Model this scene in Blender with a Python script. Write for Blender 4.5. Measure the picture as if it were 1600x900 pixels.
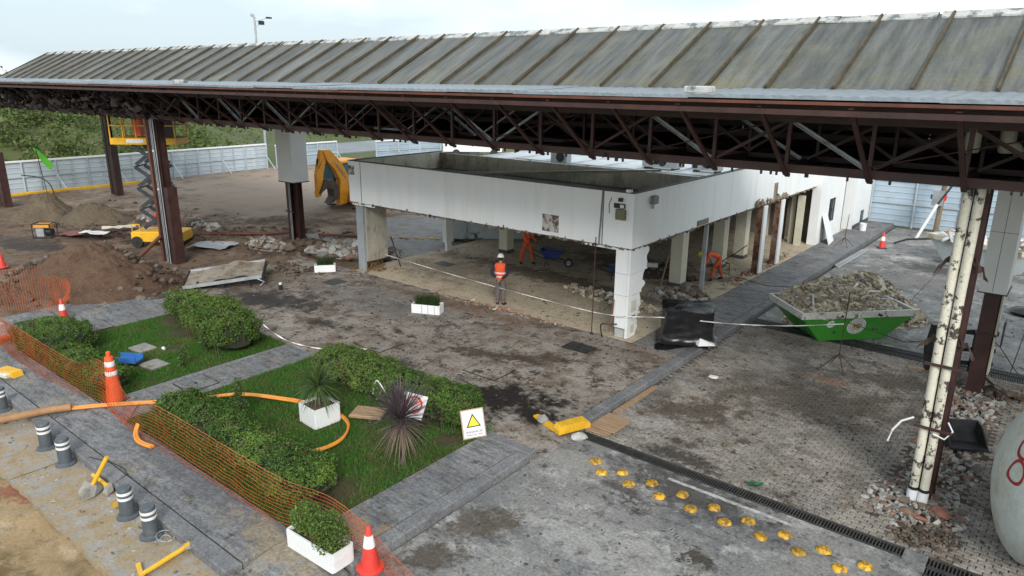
import bpy, bmesh, math, random
import numpy as np
from mathutils import Vector, Matrix, noise as mnoise
for o in list(bpy.data.objects): bpy.data.objects.remove(o)
S = bpy.context.scene
COL = S.collection
rnd = random.Random(7)
npr = np.random.default_rng(11)
PI = math.pi

# ---------------------------------------------------------------- camera
CAM_H = 7.5
PITCH, ROLL, HEAD = math.radians(16.33), math.radians(0.43), math.radians(39.09)
def site(v):
    x, y, z = v
    return Vector((x*math.cos(HEAD)-y*math.sin(HEAD), x*math.sin(HEAD)+y*math.cos(HEAD), z))
c_r = site((math.cos(ROLL), math.sin(ROLL)*math.sin(PITCH), math.sin(ROLL)*math.cos(PITCH)))
c_u = site((-math.sin(ROLL), math.cos(ROLL)*math.sin(PITCH), math.cos(ROLL)*math.cos(PITCH)))
c_f = site((0, math.cos(PITCH), -math.sin(PITCH)))
cam_data = bpy.data.cameras.new('camera')
cam_data.sensor_width = 36.0
cam_data.lens = 1112/1600*36.0
cam_data.clip_start = 0.1
cam_data.clip_end = 4000
cam = bpy.data.objects.new('camera', cam_data)
COL.objects.link(cam)
m = Matrix.Identity(4)
for i in range(3):
    m[i][0], m[i][1], m[i][2] = c_r[i], c_u[i], -c_f[i]
m[2][3] = CAM_H
cam.matrix_world = m
S.camera = cam

# ---------------------------------------------------------------- sky and sun (overcast)
SUN_EL, SUN_AZ = math.radians(32), math.radians(136)
world = bpy.data.worlds.new('World'); S.world = world
world.use_nodes = True
wn, wl = world.node_tree.nodes, world.node_tree.links
for n in list(wn): wn.remove(n)
def N(nodes, t, **kw):
    n = nodes.new(t)
    for k, v in kw.items(): setattr(n, k, v)
    return n
wo = N(wn, 'ShaderNodeOutputWorld'); bg = N(wn, 'ShaderNodeBackground')
sky = N(wn, 'ShaderNodeTexSky', sky_type='NISHITA', sun_disc=False, sun_elevation=SUN_EL, sun_rotation=SUN_AZ)
sky.air_density = 1.0; sky.dust_density = 2.5
tc = N(wn, 'ShaderNodeTexCoord'); mp = N(wn, 'ShaderNodeMapping')
mp.inputs['Scale'].default_value = (1, 1, 3.2)
mp.inputs['Rotation'].default_value = (0, 0, 0.9)
nz = N(wn, 'ShaderNodeTexNoise'); nz.inputs['Scale'].default_value = 1.5; nz.inputs['Detail'].default_value = 7; nz.inputs['Roughness'].default_value = 0.52
rp = N(wn, 'ShaderNodeValToRGB')
rp.color_ramp.elements[0].position = 0.38; rp.color_ramp.elements[0].color = (4.4, 5.2, 5.7, 1)
rp.color_ramp.elements[1].position = 0.60; rp.color_ramp.elements[1].color = (8.0, 8.6, 8.8, 1)
mx = N(wn, 'ShaderNodeMix', data_type='RGBA'); mx.inputs[0].default_value = 0.84
wl.new(tc.outputs['Generated'], mp.inputs['Vector']); wl.new(mp.outputs[0], nz.inputs['Vector']); wl.new(nz.outputs[0], rp.inputs[0])
wl.new(sky.outputs[0], mx.inputs[6]); wl.new(rp.outputs[0], mx.inputs[7])
wl.new(mx.outputs[2], bg.inputs['Color']); bg.inputs['Strength'].default_value = 0.085
wl.new(bg.outputs[0], wo.inputs[0])
sun_d = bpy.data.lights.new('sun', 'SUN'); sun_d.energy = 1.5; sun_d.angle = math.radians(22); sun_d.color = (1, 0.965, 0.91)
sun = bpy.data.objects.new('sun', sun_d); COL.objects.link(sun)
# sun_rotation 200 deg: light comes from (sin, cos) of the rotation
sd = Vector((math.sin(SUN_AZ)*math.cos(SUN_EL), math.cos(SUN_AZ)*math.cos(SUN_EL), math.sin(SUN_EL)))
sun.rotation_euler = sd.to_track_quat('Z', 'Y').to_euler()
vs = S.view_settings
vs.view_transform = 'Standard'; vs.look = 'None'; vs.gamma = 1.0; vs.use_curve_mapping = False
vs.exposure = 1.08
S.cycles.max_bounces = 6; S.cycles.diffuse_bounces = 3; S.cycles.glossy_bounces = 3; S.cycles.transparent_max_bounces = 6

# ---------------------------------------------------------------- helpers: objects
def tag(o, label=None, cat=None, group=None, kind=None):
    if label: o['label'] = label
    if cat: o['category'] = cat
    if group: o['group'] = group
    if kind: o['kind'] = kind
    return o
def thing(name, label, cat, loc=(0, 0, 0), rz=0.0, group=None):
    o = bpy.data.objects.new(name, None); COL.objects.link(o)
    o.empty_display_size = 0.2
    o.location = loc; o.rotation_euler = (0, 0, rz)
    return tag(o, label, cat, group)
def link(name, me, parent=None, loc=None, rot=None):
    o = bpy.data.objects.new(name, me); COL.objects.link(o)
    if parent is not None: o.parent = parent
    if loc is not None: o.location = loc
    if rot is not None: o.rotation_euler = rot
    return o
def copy_tree(o, parent=None):
    c = o.copy(); COL.objects.link(c); c.parent = parent
    for ch in list(o.children): copy_tree(ch, c)
    return c
def frame(d, up=(0, 0, 1)):
    d = Vector(d).normalized(); up = Vector(up)
    if abs(d.dot(up)) > 0.98: up = Vector((0, 1, 0))
    s = d.cross(up).normalized(); return d, s, s.cross(d).normalized()
class MB:
    def __init__(self): self.v = []; self.f = []
    def add(self, vs, fs):
        b = len(self.v); self.v += [tuple(p) for p in vs]; self.f += [tuple(b+i for i in f) for f in fs]; return self
    def box(self, c, s, rz=0.0, ch=0.0, M=None):
        x, y, z = s[0]/2, s[1]/2, s[2]/2
        if ch:
            t = [(-x+ch, -y+ch), (x-ch, -y+ch), (x-ch, y-ch), (-x+ch, y-ch)]; b = [(-x, -y), (x, -y), (x, y), (-x, y)]
            p = [(a, d, -z) for a, d in b]+[(a, d, z-ch) for a, d in b]+[(a, d, z) for a, d in t]
            f = [(3, 2, 1, 0)]+[(i, (i+1) % 4, (i+1) % 4+4, i+4) for i in range(4)]+[(i+4, (i+1) % 4+4, (i+1) % 4+8, i+8) for i in range(4)]+[(8, 9, 10, 11)]
        else:
            p = [(-x, -y, -z), (x, -y, -z), (x, y, -z), (-x, y, -z), (-x, -y, z), (x, -y, z), (x, y, z), (-x, y, z)]
            f = [(3, 2, 1, 0), (4, 5, 6, 7), (0, 1, 5, 4), (1, 2, 6, 5), (2, 3, 7, 6), (3, 0, 4, 7)]
        R = Matrix.Rotation(rz, 3, 'Z') if M is None else M
        return self.add([R @ Vector(q)+Vector(c) for q in p], f)
    def b(self, x0, x1, y0, y1, z0, z1):
        return self.box(((x0+x1)/2, (y0+y1)/2, (z0+z1)/2), (x1-x0, y1-y0, z1-z0))
    def beam(self, p, q, w, h, up=(0, 0, 1)):
        p, q = Vector(p), Vector(q); d, s, u = frame(q-p, up)
        vs = [a+s*i*w/2+u*j*h/2 for a in (p, q) for i, j in ((-1, -1), (1, -1), (1, 1), (-1, 1))]
        return self.add(vs, [(0, 1, 2, 3), (7, 6, 5, 4)]+[(i, i+4, (i+1) % 4+4, (i+1) % 4) for i in range(4)])
    def angle(self, p, q, w, t=0.012, up=(0, 0, 1)):
        p, q = Vector(p), Vector(q); d, s, u = frame(q-p, up)
        prof = [(0, 0), (w, 0), (w, t), (t, t), (t, w), (0, w)]
        vs = [a+s*(i-w/2)+u*(j-w/2) for a in (p, q) for i, j in prof]
        return self.add(vs, [(0, 1, 2, 3, 4, 5), (11, 10, 9, 8, 7, 6)]+[(i, i+6, (i+1) % 6+6, (i+1) % 6) for i in range(6)])
    def cyl(self, p, q, r0, r1=None, n=10, cap=True):
        r1 = r0 if r1 is None else r1
        p, q = Vector(p), Vector(q); d, s, u = frame(q-p)
        vs = [a+(s*math.cos(2*PI*i/n)+u*math.sin(2*PI*i/n))*r for a, r in ((p, r0), (q, r1)) for i in range(n)]
        fs = [(i, (i+1) % n, (i+1) % n+n, i+n) for i in range(n)]
        if cap: fs += [tuple(range(n-1, -1, -1)), tuple(range(n, 2*n))]
        return self.add(vs, fs)
    def tube(self, pts, r, n=6, rf=None):
        pts = [Vector(p) for p in pts]; L = len(pts); vs = []; pu = None
        for i, p in enumerate(pts):
            d = (pts[min(i+1, L-1)]-pts[max(i-1, 0)])
            d, s, u = frame(d, pu if pu is not None else (0, 0, 1)); 
            rr = r if rf is None else rf[i]
            vs += [p+(s*math.cos(2*PI*k/n)+u*math.sin(2*PI*k/n))*rr for k in range(n)]
        fs = [(i*n+k, i*n+(k+1) % n, (i+1)*n+(k+1) % n, (i+1)*n+k) for i in range(L-1) for k in range(n)]
        fs += [tuple(range(n-1, -1, -1)), tuple(range((L-1)*n, L*n))]
        return self.add(vs, fs)
    def lathe(self, prof, c=(0, 0, 0), n=16, M=None):
        c = Vector(c); vs = []
        for r, z in prof:
            for k in range(n):
                q = Vector((r*math.cos(2*PI*k/n), r*math.sin(2*PI*k/n), z))
                vs.append((M @ q if M is not None else q)+c)
        L = len(prof)
        fs = [(i*n+k, i*n+(k+1) % n, (i+1)*n+(k+1) % n, (i+1)*n+k) for i in range(L-1) for k in range(n)]
        if prof[0][0] > 1e-4: fs.append(tuple(range(n-1, -1, -1)))
        if prof[-1][0] > 1e-4: fs.append(tuple(range((L-1)*n, L*n)))
        return self.add(vs, fs)
    def prism(self, poly, h, M=Matrix.Identity(4)):
        # poly in local xy, extruded along local z from 0 to h
        n = len(poly)
        vs = [M @ Vector((x, y, 0)) for x, y in poly]+[M @ Vector((x, y, h)) for x, y in poly]
        return self.add(vs, [tuple(range(n-1, -1, -1)), tuple(range(n, 2*n))]+[(i, (i+1) % n, (i+1) % n+n, i+n) for i in range(n)])
    def rock(self, c, r, R=rnd, flat=1.0):
        g = 1.618; a = [(-1, g, 0), (1, g, 0), (-1, -g, 0), (1, -g, 0), (0, -1, g), (0, 1, g), (0, -1, -g), (0, 1, -g), (g, 0, -1), (g, 0, 1), (-g, 0, -1), (-g, 0, 1)]
        f = [(0, 11, 5), (0, 5, 1), (0, 1, 7), (0, 7, 10), (0, 10, 11), (1, 5, 9), (5, 11, 4), (11, 10, 2), (10, 7, 6), (7, 1, 8), (3, 9, 4), (3, 4, 2), (3, 2, 6), (3, 6, 8), (3, 8, 9), (4, 9, 5), (2, 4, 11), (6, 2, 10), (8, 6, 7), (9, 8, 1)]
        e = Matrix.Rotation(R.random()*6.3, 3, 'Z') @ Matrix.Rotation(R.uniform(-.6, .6), 3, 'X')
        sx, sy, sz = R.uniform(.7, 1.3), R.uniform(.5, 1.1), R.uniform(.35, .9)*flat
        return self.add([e @ Vector((x*sx*R.uniform(.7, 1.2), y*sy*R.uniform(.7, 1.2), z*sz*R.uniform(.7, 1.2)))*(r/1.9)+Vector(c) for x, y, z in a], f)
    def chunk(self, c, s, R=rnd):
        e = Matrix.Rotation(R.random()*6.3, 3, 'Z') @ Matrix.Rotation(R.gauss(0, .5), 3, 'X') @ Matrix.Rotation(R.gauss(0, .5), 3, 'Y')
        x, y, z = s[0]/2, s[1]/2, s[2]/2
        p = [(-x, -y, -z), (x, -y, -z), (x, y, -z), (-x, y, -z), (-x, -y, z), (x, -y, z), (x, y, z), (-x, y, z)]
        p = [Vector((a*R.uniform(.6, 1.15), b*R.uniform(.6, 1.15), d*R.uniform(.7, 1.1))) for a, b, d in p]
        return self.add([e @ q+Vector(c) for q in p], [(3, 2, 1, 0), (4, 5, 6, 7), (0, 1, 5, 4), (1, 2, 6, 5), (2, 3, 7, 6), (3, 0, 4, 7)])
    def mesh(self, name, mat, smooth=False, ang=40):
        me = bpy.data.meshes.new(name); me.from_pydata(self.v, [], self.f)
        if mat is not None: me.materials.append(mat)
        if smooth:
            me.polygons.foreach_set('use_smooth', [True]*len(me.polygons))
            try: me.set_sharp_from_angle(angle=math.radians(ang))
            except Exception: pass
        me.update(); return me
    def build(self, name, mat, parent=None, world=False, smooth=False, ang=40):
        if world and parent is not None:
            pm = Matrix.Translation(parent.location) @ parent.rotation_euler.to_matrix().to_4x4()
            pp = parent.parent
            inv = pm.inverted()
            self.v = [tuple(inv @ Vector(p)) for p in self.v]
        return link(name, self.mesh(name, mat, smooth, ang), parent)
def polys_mesh(name, V, mat, smooth=False):
    # V: (n, k, 3) array of separate faces
    n, k, _ = V.shape
    me = bpy.data.meshes.new(name)
    me.vertices.add(n*k); me.vertices.foreach_set('co', V.reshape(-1).astype(np.float32))
    me.loops.add(n*k); me.loops.foreach_set('vertex_index', np.arange(n*k, dtype=np.int32))
    me.polygons.add(n); me.polygons.foreach_set('loop_start', np.arange(0, n*k, k, dtype=np.int32))
    if mat is not None: me.materials.append(mat)
    me.update(calc_edges=True); me.validate(); return me
def grid_mesh(name, x0, x1, y0, y1, step, fz, mat, smooth=True):
    nx, ny = max(2, int((x1-x0)/step)+1), max(2, int((y1-y0)/step)+1)
    xs, ys = np.linspace(x0, x1, nx), np.linspace(y0, y1, ny)
    vs = [(float(x), float(y), fz(float(x), float(y))) for y in ys for x in xs]
    fs = [(j*nx+i, j*nx+i+1, (j+1)*nx+i+1, (j+1)*nx+i) for j in range(ny-1) for i in range(nx-1)]
    mb = MB(); mb.v = vs; mb.f = fs
    return mb.mesh(name, mat, smooth, 180)
def fbm(x, y, z=0, o=4):
    return mnoise.fractal(Vector((x, y, z)), 0.9, 2.0, o)

# ---------------------------------------------------------------- helpers: materials
def newmat(name):
    mt = bpy.data.materials.new(name); mt.use_nodes = True
    nt = mt.node_tree; bs = nt.nodes['Principled BSDF']; return mt, nt, nt.nodes, nt.links, bs
def c4(c): return (c[0], c[1], c[2], 1)
def noise_n(nt, scale, detail=6, rough=.6, vec=None, obj=False, stretch=None):
    n = nt.nodes.new('ShaderNodeTexNoise'); n.inputs['Scale'].default_value = scale; n.inputs['Detail'].default_value = detail; n.inputs['Roughness'].default_value = rough
    if vec is None:
        if obj: src = nt.nodes.new('ShaderNodeTexCoord').outputs['Object']
        else: src = nt.nodes.new('ShaderNodeNewGeometry').outputs['Position']
        if stretch:
            mpn = nt.nodes.new('ShaderNodeMapping'); mpn.inputs['Scale'].default_value = stretch; nt.links.new(src, mpn.inputs[0]); src = mpn.outputs[0]
        vec = src
    nt.links.new(vec, n.inputs['Vector']); return n.outputs[0]
def ramp(nt, fac, lo, hi):
    r = nt.nodes.new('ShaderNodeMapRange'); r.inputs[1].default_value = lo; r.inputs[2].default_value = hi; r.clamp = True
    nt.links.new(fac, r.inputs[0]); return r.outputs[0]
def mixc(nt, fac, a, b, blend='MIX'):
    mx = nt.nodes.new('ShaderNodeMix'); mx.data_type = 'RGBA'; mx.blend_type = blend
    for i, s in ((0, fac), (6, a), (7, b)):
        if isinstance(s, (int, float)): mx.inputs[i].default_value = s
        elif isinstance(s, (tuple, list)): mx.inputs[i].default_value = c4(s)
        else: nt.links.new(s, mx.inputs[i])
    return mx.outputs[2]
def math_n(nt, op, a, b=None):
    n = nt.nodes.new('ShaderNodeMath'); n.operation = op
    for i, s in ((0, a), (1, b)):
        if s is None: continue
        if isinstance(s, (int, float)): n.inputs[i].default_value = s
        else: nt.links.new(s, n.inputs[i])
    return n.outputs[0]
def bump(nt, bs, h, strength, dist=0.02):
    b = nt.nodes.new('ShaderNodeBump'); b.inputs['Strength'].default_value = strength; b.inputs['Distance'].default_value = dist
    nt.links.new(h, b.inputs['Height']); nt.links.new(b.outputs[0], bs.inputs['Normal'])
MATS = {}
def simple(name, c, rough=.6, metal=0.0, var=.12, scale=4.0, grime=None, gamt=(.55, .75), gscale=2.5, bmp=.15, stretch=None, spec=.5, obj=False, fine=.18, orand=0.0):
    """painted / plain surface with tonal variation and optional grime blotches"""
    if name in MATS: return MATS[name]
    mt, nt, nd, lk, bs = newmat(name)
    n1 = noise_n(nt, scale, 6, .6, obj=obj, stretch=stretch)
    dk = tuple(x*(1-var*1.6) for x in c); lt = tuple(min(1, x*(1+var)) for x in c)
    col = mixc(nt, ramp(nt, n1, .3, .7), dk, lt)
    n3 = noise_n(nt, scale*11, 4, .6, obj=obj)
    col = mixc(nt, ramp(nt, n3, .35, .7), mixc(nt, fine, col, (0.02, 0.02, 0.02)), col)
    if grime:
        n2 = noise_n(nt, gscale, 9, .68, obj=obj, stretch=stretch)
        col = mixc(nt, ramp(nt, n2, *gamt), col, grime)
    if orand:
        oi = nt.nodes.new('ShaderNodeObjectInfo'); hs = nt.nodes.new('ShaderNodeHueSaturation'); rs = nt.nodes.new('ShaderNodeMapRange'); rs.inputs[3].default_value = 1-orand; rs.inputs[4].default_value = 1+orand*.6
        lk.new(oi.outputs['Random'], rs.inputs[0]); lk.new(rs.outputs[0], hs.inputs['Value']); lk.new(col, hs.inputs['Color']); col = hs.outputs[0]
    lk.new(col, bs.inputs['Base Color'])
    rg = nt.nodes.new('ShaderNodeMapRange'); rg.inputs[3].default_value = max(.03, rough-.12); rg.inputs[4].default_value = min(1, rough+.12)
    lk.new(n1, rg.inputs[0]); lk.new(rg.outputs[0], bs.inputs['Roughness'])
    bs.inputs['Metallic'].default_value = metal; bs.inputs['Specular IOR Level'].default_value = spec
    if bmp: bump(nt, bs, n3, bmp, .01)
    MATS[name] = mt; return mt
def blob(nt, pos, x, y, rx, ry, warp, lo=.75, hi=1.05, rot=0.0):
    mpn = nt.nodes.new('ShaderNodeMapping'); mpn.vector_type = 'TEXTURE'
    mpn.inputs['Location'].default_value = (x, y, 0); mpn.inputs['Scale'].default_value = (rx, ry, 1e4); mpn.inputs['Rotation'].default_value = (0, 0, rot)
    nt.links.new(pos, mpn.inputs[0])
    ln = nt.nodes.new('ShaderNodeVectorMath'); ln.operation = 'LENGTH'; nt.links.new(mpn.outputs[0], ln.inputs[0])
    d = math_n(nt, 'ADD', ln.outputs[1], warp)
    r = nt.nodes.new('ShaderNodeMapRange'); r.inputs[1].default_value = lo; r.inputs[2].default_value = hi; r.inputs[3].default_value = 1; r.inputs[4].default_value = 0; r.clamp = True
    nt.links.new(d, r.inputs[0]); return r.outputs[0]
def gmat(name, a, b, mud, mudr=(.5, .62), mud2=None, mud2r=(.58, .68), blobs=(), scale=.35, bmp=.5, rough=.88, stamp=None, piece=0.0, speck=1.0, layers=()):
    """ground surfaces: two tones, mud cover, speckle, stains with a place of their own"""
    mt, nt, nd, lk, bs = newmat(name)
    pos = nt.nodes.new('ShaderNodeNewGeometry').outputs['Position']
    n1 = noise_n(nt, scale, 8, .62, pos); n2 = noise_n(nt, scale*3.7, 12, .72, pos); n3 = noise_n(nt, 18, 6, .7, pos); n4 = noise_n(nt, 2.6, 12, .75, pos)
    col = mixc(nt, ramp(nt, n1, .35, .65), a, b)
    if piece:
        oi = nt.nodes.new('ShaderNodeObjectInfo'); ge = nt.nodes.new('ShaderNodeNewGeometry')
        rr = math_n(nt, 'FRACT', math_n(nt, 'ADD', oi.outputs['Random'], ge.outputs['Random Per Island']))
        rs = nt.nodes.new('ShaderNodeMapRange'); rs.inputs[3].default_value = 1-piece; rs.inputs[4].default_value = 1+piece; lk.new(rr, rs.inputs[0])
        hs = nt.nodes.new('ShaderNodeHueSaturation'); lk.new(rs.outputs[0], hs.inputs['Value']); lk.new(col, hs.inputs['Color']); col = hs.outputs[0]
    hgt = n3
    if stamp:
        sz, amt, sc = stamp
        bk = nt.nodes.new('ShaderNodeTexVoronoi'); bk.feature = 'DISTANCE_TO_EDGE'; bk.inputs['Scale'].default_value = sz; lk.new(pos, bk.inputs['Vector'])
        e = ramp(nt, bk.outputs['Distance'], 0.0, .06)
        col = mixc(nt, math_n(nt, 'MULTIPLY', math_n(nt, 'SUBTRACT', 1.0, e), amt), col, sc)
        hgt = math_n(nt, 'ADD', math_n(nt, 'MULTIPLY', n3, .5), e)
    col = mixc(nt, math_n(nt, 'MULTIPLY', ramp(nt, n2, *mudr), .9), col, mud)
    if mud2: col = mixc(nt, math_n(nt, 'MULTIPLY', ramp(nt, n4, *mud2r), .85), col, mud2)
    for (ls, lo, hi, lc, la, lst) in layers:
        nn = noise_n(nt, ls, 12, .7, None, False, lst) if lst else noise_n(nt, ls, 12, .72, pos)
        col = mixc(nt, math_n(nt, 'MULTIPLY', ramp(nt, nn, lo, hi), la), col, lc)
    roughv = None
    for (x, y, rx, ry, c, amt, rot) in blobs:
        w = math_n(nt, 'MULTIPLY', math_n(nt, 'SUBTRACT', noise_n(nt, 2.0/max(.3, min(rx, ry))**.6, 10, .72, pos), .5), 4.2)
        msk = math_n(nt, 'MULTIPLY', blob(nt, pos, x, y, rx*1.1, ry*1.1, w, .55, 1.15, rot), amt)
        col = mixc(nt, msk, col, c)
        if sum(c) < .12: roughv = msk if roughv is None else math_n(nt, 'MAXIMUM', roughv, msk)
    sp = mixc(nt, ramp(nt, n3, .3, .72), (.40, .40, .40), (1.28, 1.28, 1.28))
    col = mixc(nt, .8*speck, col, sp, 'MULTIPLY')
    lk.new(col, bs.inputs['Base Color'])
    if roughv is not None:
        rg = nt.nodes.new('ShaderNodeMapRange'); rg.inputs[3].default_value = rough; rg.inputs[4].default_value = max(.3, rough-.35); lk.new(roughv, rg.inputs[0]); lk.new(rg.outputs[0], bs.inputs['Roughness'])
    else: bs.inputs['Roughness'].default_value = rough
    bs.inputs['Specular IOR Level'].default_value = .3
    bump(nt, bs, math_n(nt, 'ADD', hgt, n4), bmp, .03)
    return mt
def leafmat(name, c1, c2, c3=None, trans=.25, rough=.6, dead=None):
    mt, nt, nd, lk, bs = newmat(name)
    ge = nt.nodes.new('ShaderNodeNewGeometry')
    col = mixc(nt, ge.outputs['Random Per Island'], c1, c2)
    if c3: col = mixc(nt, ramp(nt, noise_n(nt, .9, 5, .6), .48, .66), col, c3)
    if dead:
        dm = math_n(nt, 'MULTIPLY', ramp(nt, noise_n(nt, 2.4, 8, .7), .53, .63), math_n(nt, 'GREATER_THAN', math_n(nt, 'FRACT', math_n(nt, 'MULTIPLY', ge.outputs['Random Per Island'], 7.13)), .35))
        col = mixc(nt, dm, col, dead)
    lk.new(col, bs.inputs['Base Color']); bs.inputs['Roughness'].default_value = rough
    bs.inputs['Specular IOR Level'].default_value = .25
    if trans:
        tr = nt.nodes.new('ShaderNodeBsdfTranslucent'); lk.new(col, tr.inputs[0])
        ms = nt.nodes.new('ShaderNodeMixShader'); ms.inputs[0].default_value = trans
        lk.new(bs.outputs[0], ms.inputs[1]); lk.new(tr.outputs[0], ms.inputs[2]); lk.new(ms.outputs[0], nt.nodes['Material Output'].inputs[0])
    return mt
STEEL = simple('red_oxide_steel', (.052, .019, .015), .55, .0, .3, 3, grime=(.022, .012, .01), gamt=(.5, .72))
STEEL2 = simple('orange_primer_steel', (.13, .042, .024), .6, 0, .25, 3, grime=(.07, .03, .02))
DARKST = simple('dark_brown_steel', (.045, .022, .018), .6, 0, .3, 2)
GALV = simple('galvanised', (.42, .45, .47), .42, .35, .15, 2, grime=(.2, .19, .17), gamt=(.58, .75))
WHITE = simple('white_paint', (.74, .76, .76), .5, 0, .04, 1.2, grime=(.5, .47, .41), gamt=(.6, .82), gscale=1.1, bmp=0, fine=.02)
CREAM = simple('cream_paint', (.62, .60, .48), .6, 0, .06, 1.5, grime=(.3, .27, .2), gamt=(.6, .78))
BLACK = simple('black_rubber', (.018, .018, .019), .6, 0, .2, 6)
BLACKM = simple('black_metal', (.022, .023, .026), .45, .2, .25, 5, grime=(.06, .05, .04), gamt=(.6, .75))
YELLOW = simple('machine_yellow', (.80, .33, .02), .45, 0, .12, 3, grime=(.28, .12, .03), gamt=(.62, .78))
YELLOWP = simple('safety_yellow', (.75, .42, .02), .5, 0, .12, 4, grime=(.22, .14, .05), gamt=(.58, .74), gscale=5)
ORANGE = simple('cone_orange', (.78, .10, .025), .5, 0, .08, 5, grime=(.35, .08, .04), gamt=(.64, .8))
RED = simple('cone_red', (.70, .05, .035), .5, 0, .08, 5, grime=(.3, .08, .06), gamt=(.64, .8))
REFLW = simple('reflective_white', (.78, .78, .78), .4, 0, .05, 6, grime=(.4, .38, .35), gamt=(.6, .8))
CONC = simple('broken_concrete', (.30, .29, .27), .9, 0, .2, 3, grime=(.15, .12, .09), gamt=(.5, .66), bmp=.5)
DIRTM = simple('mud', (.105, .070, .045), .95, 0, .3, 2, grime=(.06, .04, .028), gamt=(.48, .65), bmp=.6)
BRICKR = simple('brick_red', (.27, .11, .075), .85, 0, .2, 4, bmp=.4)
WOOD = simple('weathered_plywood', (.36, .235, .14), .75, 0, .18, 3, grime=(.2, .13, .08), stretch=(1, 6, 1), bmp=.25)
GLASS = simple('dark_glass', (.02, .03, .04), .12, 0, .1, 3, bmp=0)
BLUEGL = simple('tinted_cab_glass', (.05, .15, .21), .15, 0, .1, 3, bmp=0)
BLUE = simple('blue_plastic', (.03, .055, .20), .45, 0, .12, 4, grime=(.05, .05, .08))
# ================================================================ THE SETTING
def proj(x, y, z):
    d = Vector((x, y, z-CAM_H)); w = d.dot(c_f)
    if w < .1: return None
    return 800+1112*d.dot(c_r)/w, 450-1112*d.dot(c_u)/w, w
def inframe(x, y, z, mg=20):
    p = proj(x, y, z); return p is not None and -mg < p[0] < 1600+mg and -mg < p[1] < 900+mg
def sstep(a, b, x):
    t = min(1, max(0, (x-a)/(b-a))); return t*t*(3-2*t)

GROUND = gmat('far_ground', (.10, .115, .04), (.17, .15, .075), (.12, .09, .05), scale=.05, bmp=.3)
link('ground', grid_mesh('ground', -1500, 1500, -1500, 1500, 250, lambda x, y: -.16, GROUND)); tag(bpy.data.objects['ground'], kind='structure')

# ---- demolition dirt on the left
def dirt_z(x, y):
    z = -.02+.07*fbm(x*.45, y*.45, 3)+.035*fbm(x*1.7, y*1.7, 9)
    far = sstep(20, 27, y)*sstep(-34, -38, x)
    z = z*(1-far*.8)
    # trench next to the cut pavement
    tx, ty = (x+27.3)/3.0, (y-18.0)/1.25
    z -= .38*math.exp(-(tx*tx+ty*ty)**2)
    # loose earth thrown up by the digging
    z += .22*math.exp(-(((x+36)/5)**2+((y-16.5)/1.4)**2))*(1+.8*fbm(x, y, 5))
    z += .16*math.exp(-(((x+31)/4)**2+((y-22.3)/1.1)**2))*(1+fbm(x, y, 1))
    if x > -27 and y < 17:
        z = .15+.10*fbm(x*.8, y*.8, 2)-.085*(x+25.6)
        if y < 9.5: z -= .12*(9.5-y)*sstep(-27, -25.5, x)
    if x > -23.4: z -= .05
    if x > -26 and y >= 17: z -= .06*(x+26)
    return max(z, -.15+.01*fbm(x*2, y*2))
DIRT = gmat('demolition_dirt', (.175, .115, .078), (.235, .165, .115), (.095, .058, .036), (.5, .66), (.25, .2, .16), (.60, .74), scale=.22, bmp=1.0, layers=[(.55, .5, .62, (.085, .056, .038), .75, None), (.8, .56, .68, (.33, .26, .2), .6, None), (2.2, .54, .63, (.055, .038, .027), .8, None), (1.2, .53, .63, (.065, .046, .033), .65, (3, .5, 1)), (6, .57, .64, (.045, .033, .025), .7, None)],
            blobs=[(-45, 31, 14, 13, (.36, .285, .225), .85, 0), (-40, 24, 7, 3.5, (.31, .24, .185), .7, .5), (-40, 10.3, 6, .8, (.045, .04, .04), .7, .3), (-36.2, 11.3, 4.5, .5, (.05, .045, .045), .75, .55),
                   (-33, 22, 4, 1.1, (.06, .038, .025), .8, .5), (-27.3, 18, 2.8, 1.2, (.13, .075, .04), .8, 0), (-38, 17.2, 5, 1.4, (.07, .045, .03), .7, .1), (-25, 10.5, 2.5, 1.5, (.10, .065, .045), .6, 0)])
o = link('dirt_ground', grid_mesh('dirt_ground', -57, -22.6, -12, 46, .33, dirt_z, DIRT)); tag(o, kind='structure')

# ---- sand below the kerb, and the gutter slab beside it
SAND = gmat('wet_sand', (.27, .185, .095), (.36, .26, .145), (.14, .10, .045), (.50, .66), (.36, .33, .28), (.58, .72), scale=.5, bmp=.8, speck=.45, layers=[(.8, .5, .62, (.20, .145, .075), .7, None), (2.5, .56, .64, (.13, .10, .06), .75, None), (1.2, .56, .66, (.46, .39, .29), .6, None)], blobs=[(-14.7, 3.4, .5, .3, (.23, .075, .045), .8, .2), (-13.8, 2.2, 1.6, .3, (.09, .075, .06), .8, -.4), (-12.3, 2.1, .8, .5, (.13, .085, .03), .7, 0)])
def sand_z(x, y):
    z = -.085+.09*fbm(x*.9, y*.9, 4)+.03*fbm(x*3, y*3, 1)
    return max(-.15, z-.03*sstep(2.9, 3.25, y))
o = link('sand_ground', grid_mesh('sand_ground', -30, -6, -6, 3.36, .16, sand_z, SAND)); tag(o, kind='structure')
GUT = gmat('gutter_concrete', (.25, .24, .225), (.33, .31, .28), (.31, .225, .12), (.42, .56), (.21, .15, .075), (.54, .66), scale=.8, bmp=.5, speck=.5)
gut = link('gutter', None); tag(gut, kind='structure')
x = -27.0
while x < -6.5:
    L = 5.9
    mb = MB(); n = 40
    top = [(x+L*i/n, 3.33+.05*fbm((x+L*i/n)*2.2, 1.7), 0) for i in range(n+1)]
    low = [(a, b, -.12) for a, b, c in top]; bk = [(x+L, 4.47, 0), (x, 4.47, 0)]
    mb.v = top+low+bk; m1 = n+1
    mb.f = [tuple(range(m1))+(2*m1, 2*m1+1)]+[(i+1, i, m1+i, m1+i+1) for i in range(n)]
    mb.build('gutter_slab', GUT, gut); x += L+.02

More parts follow.
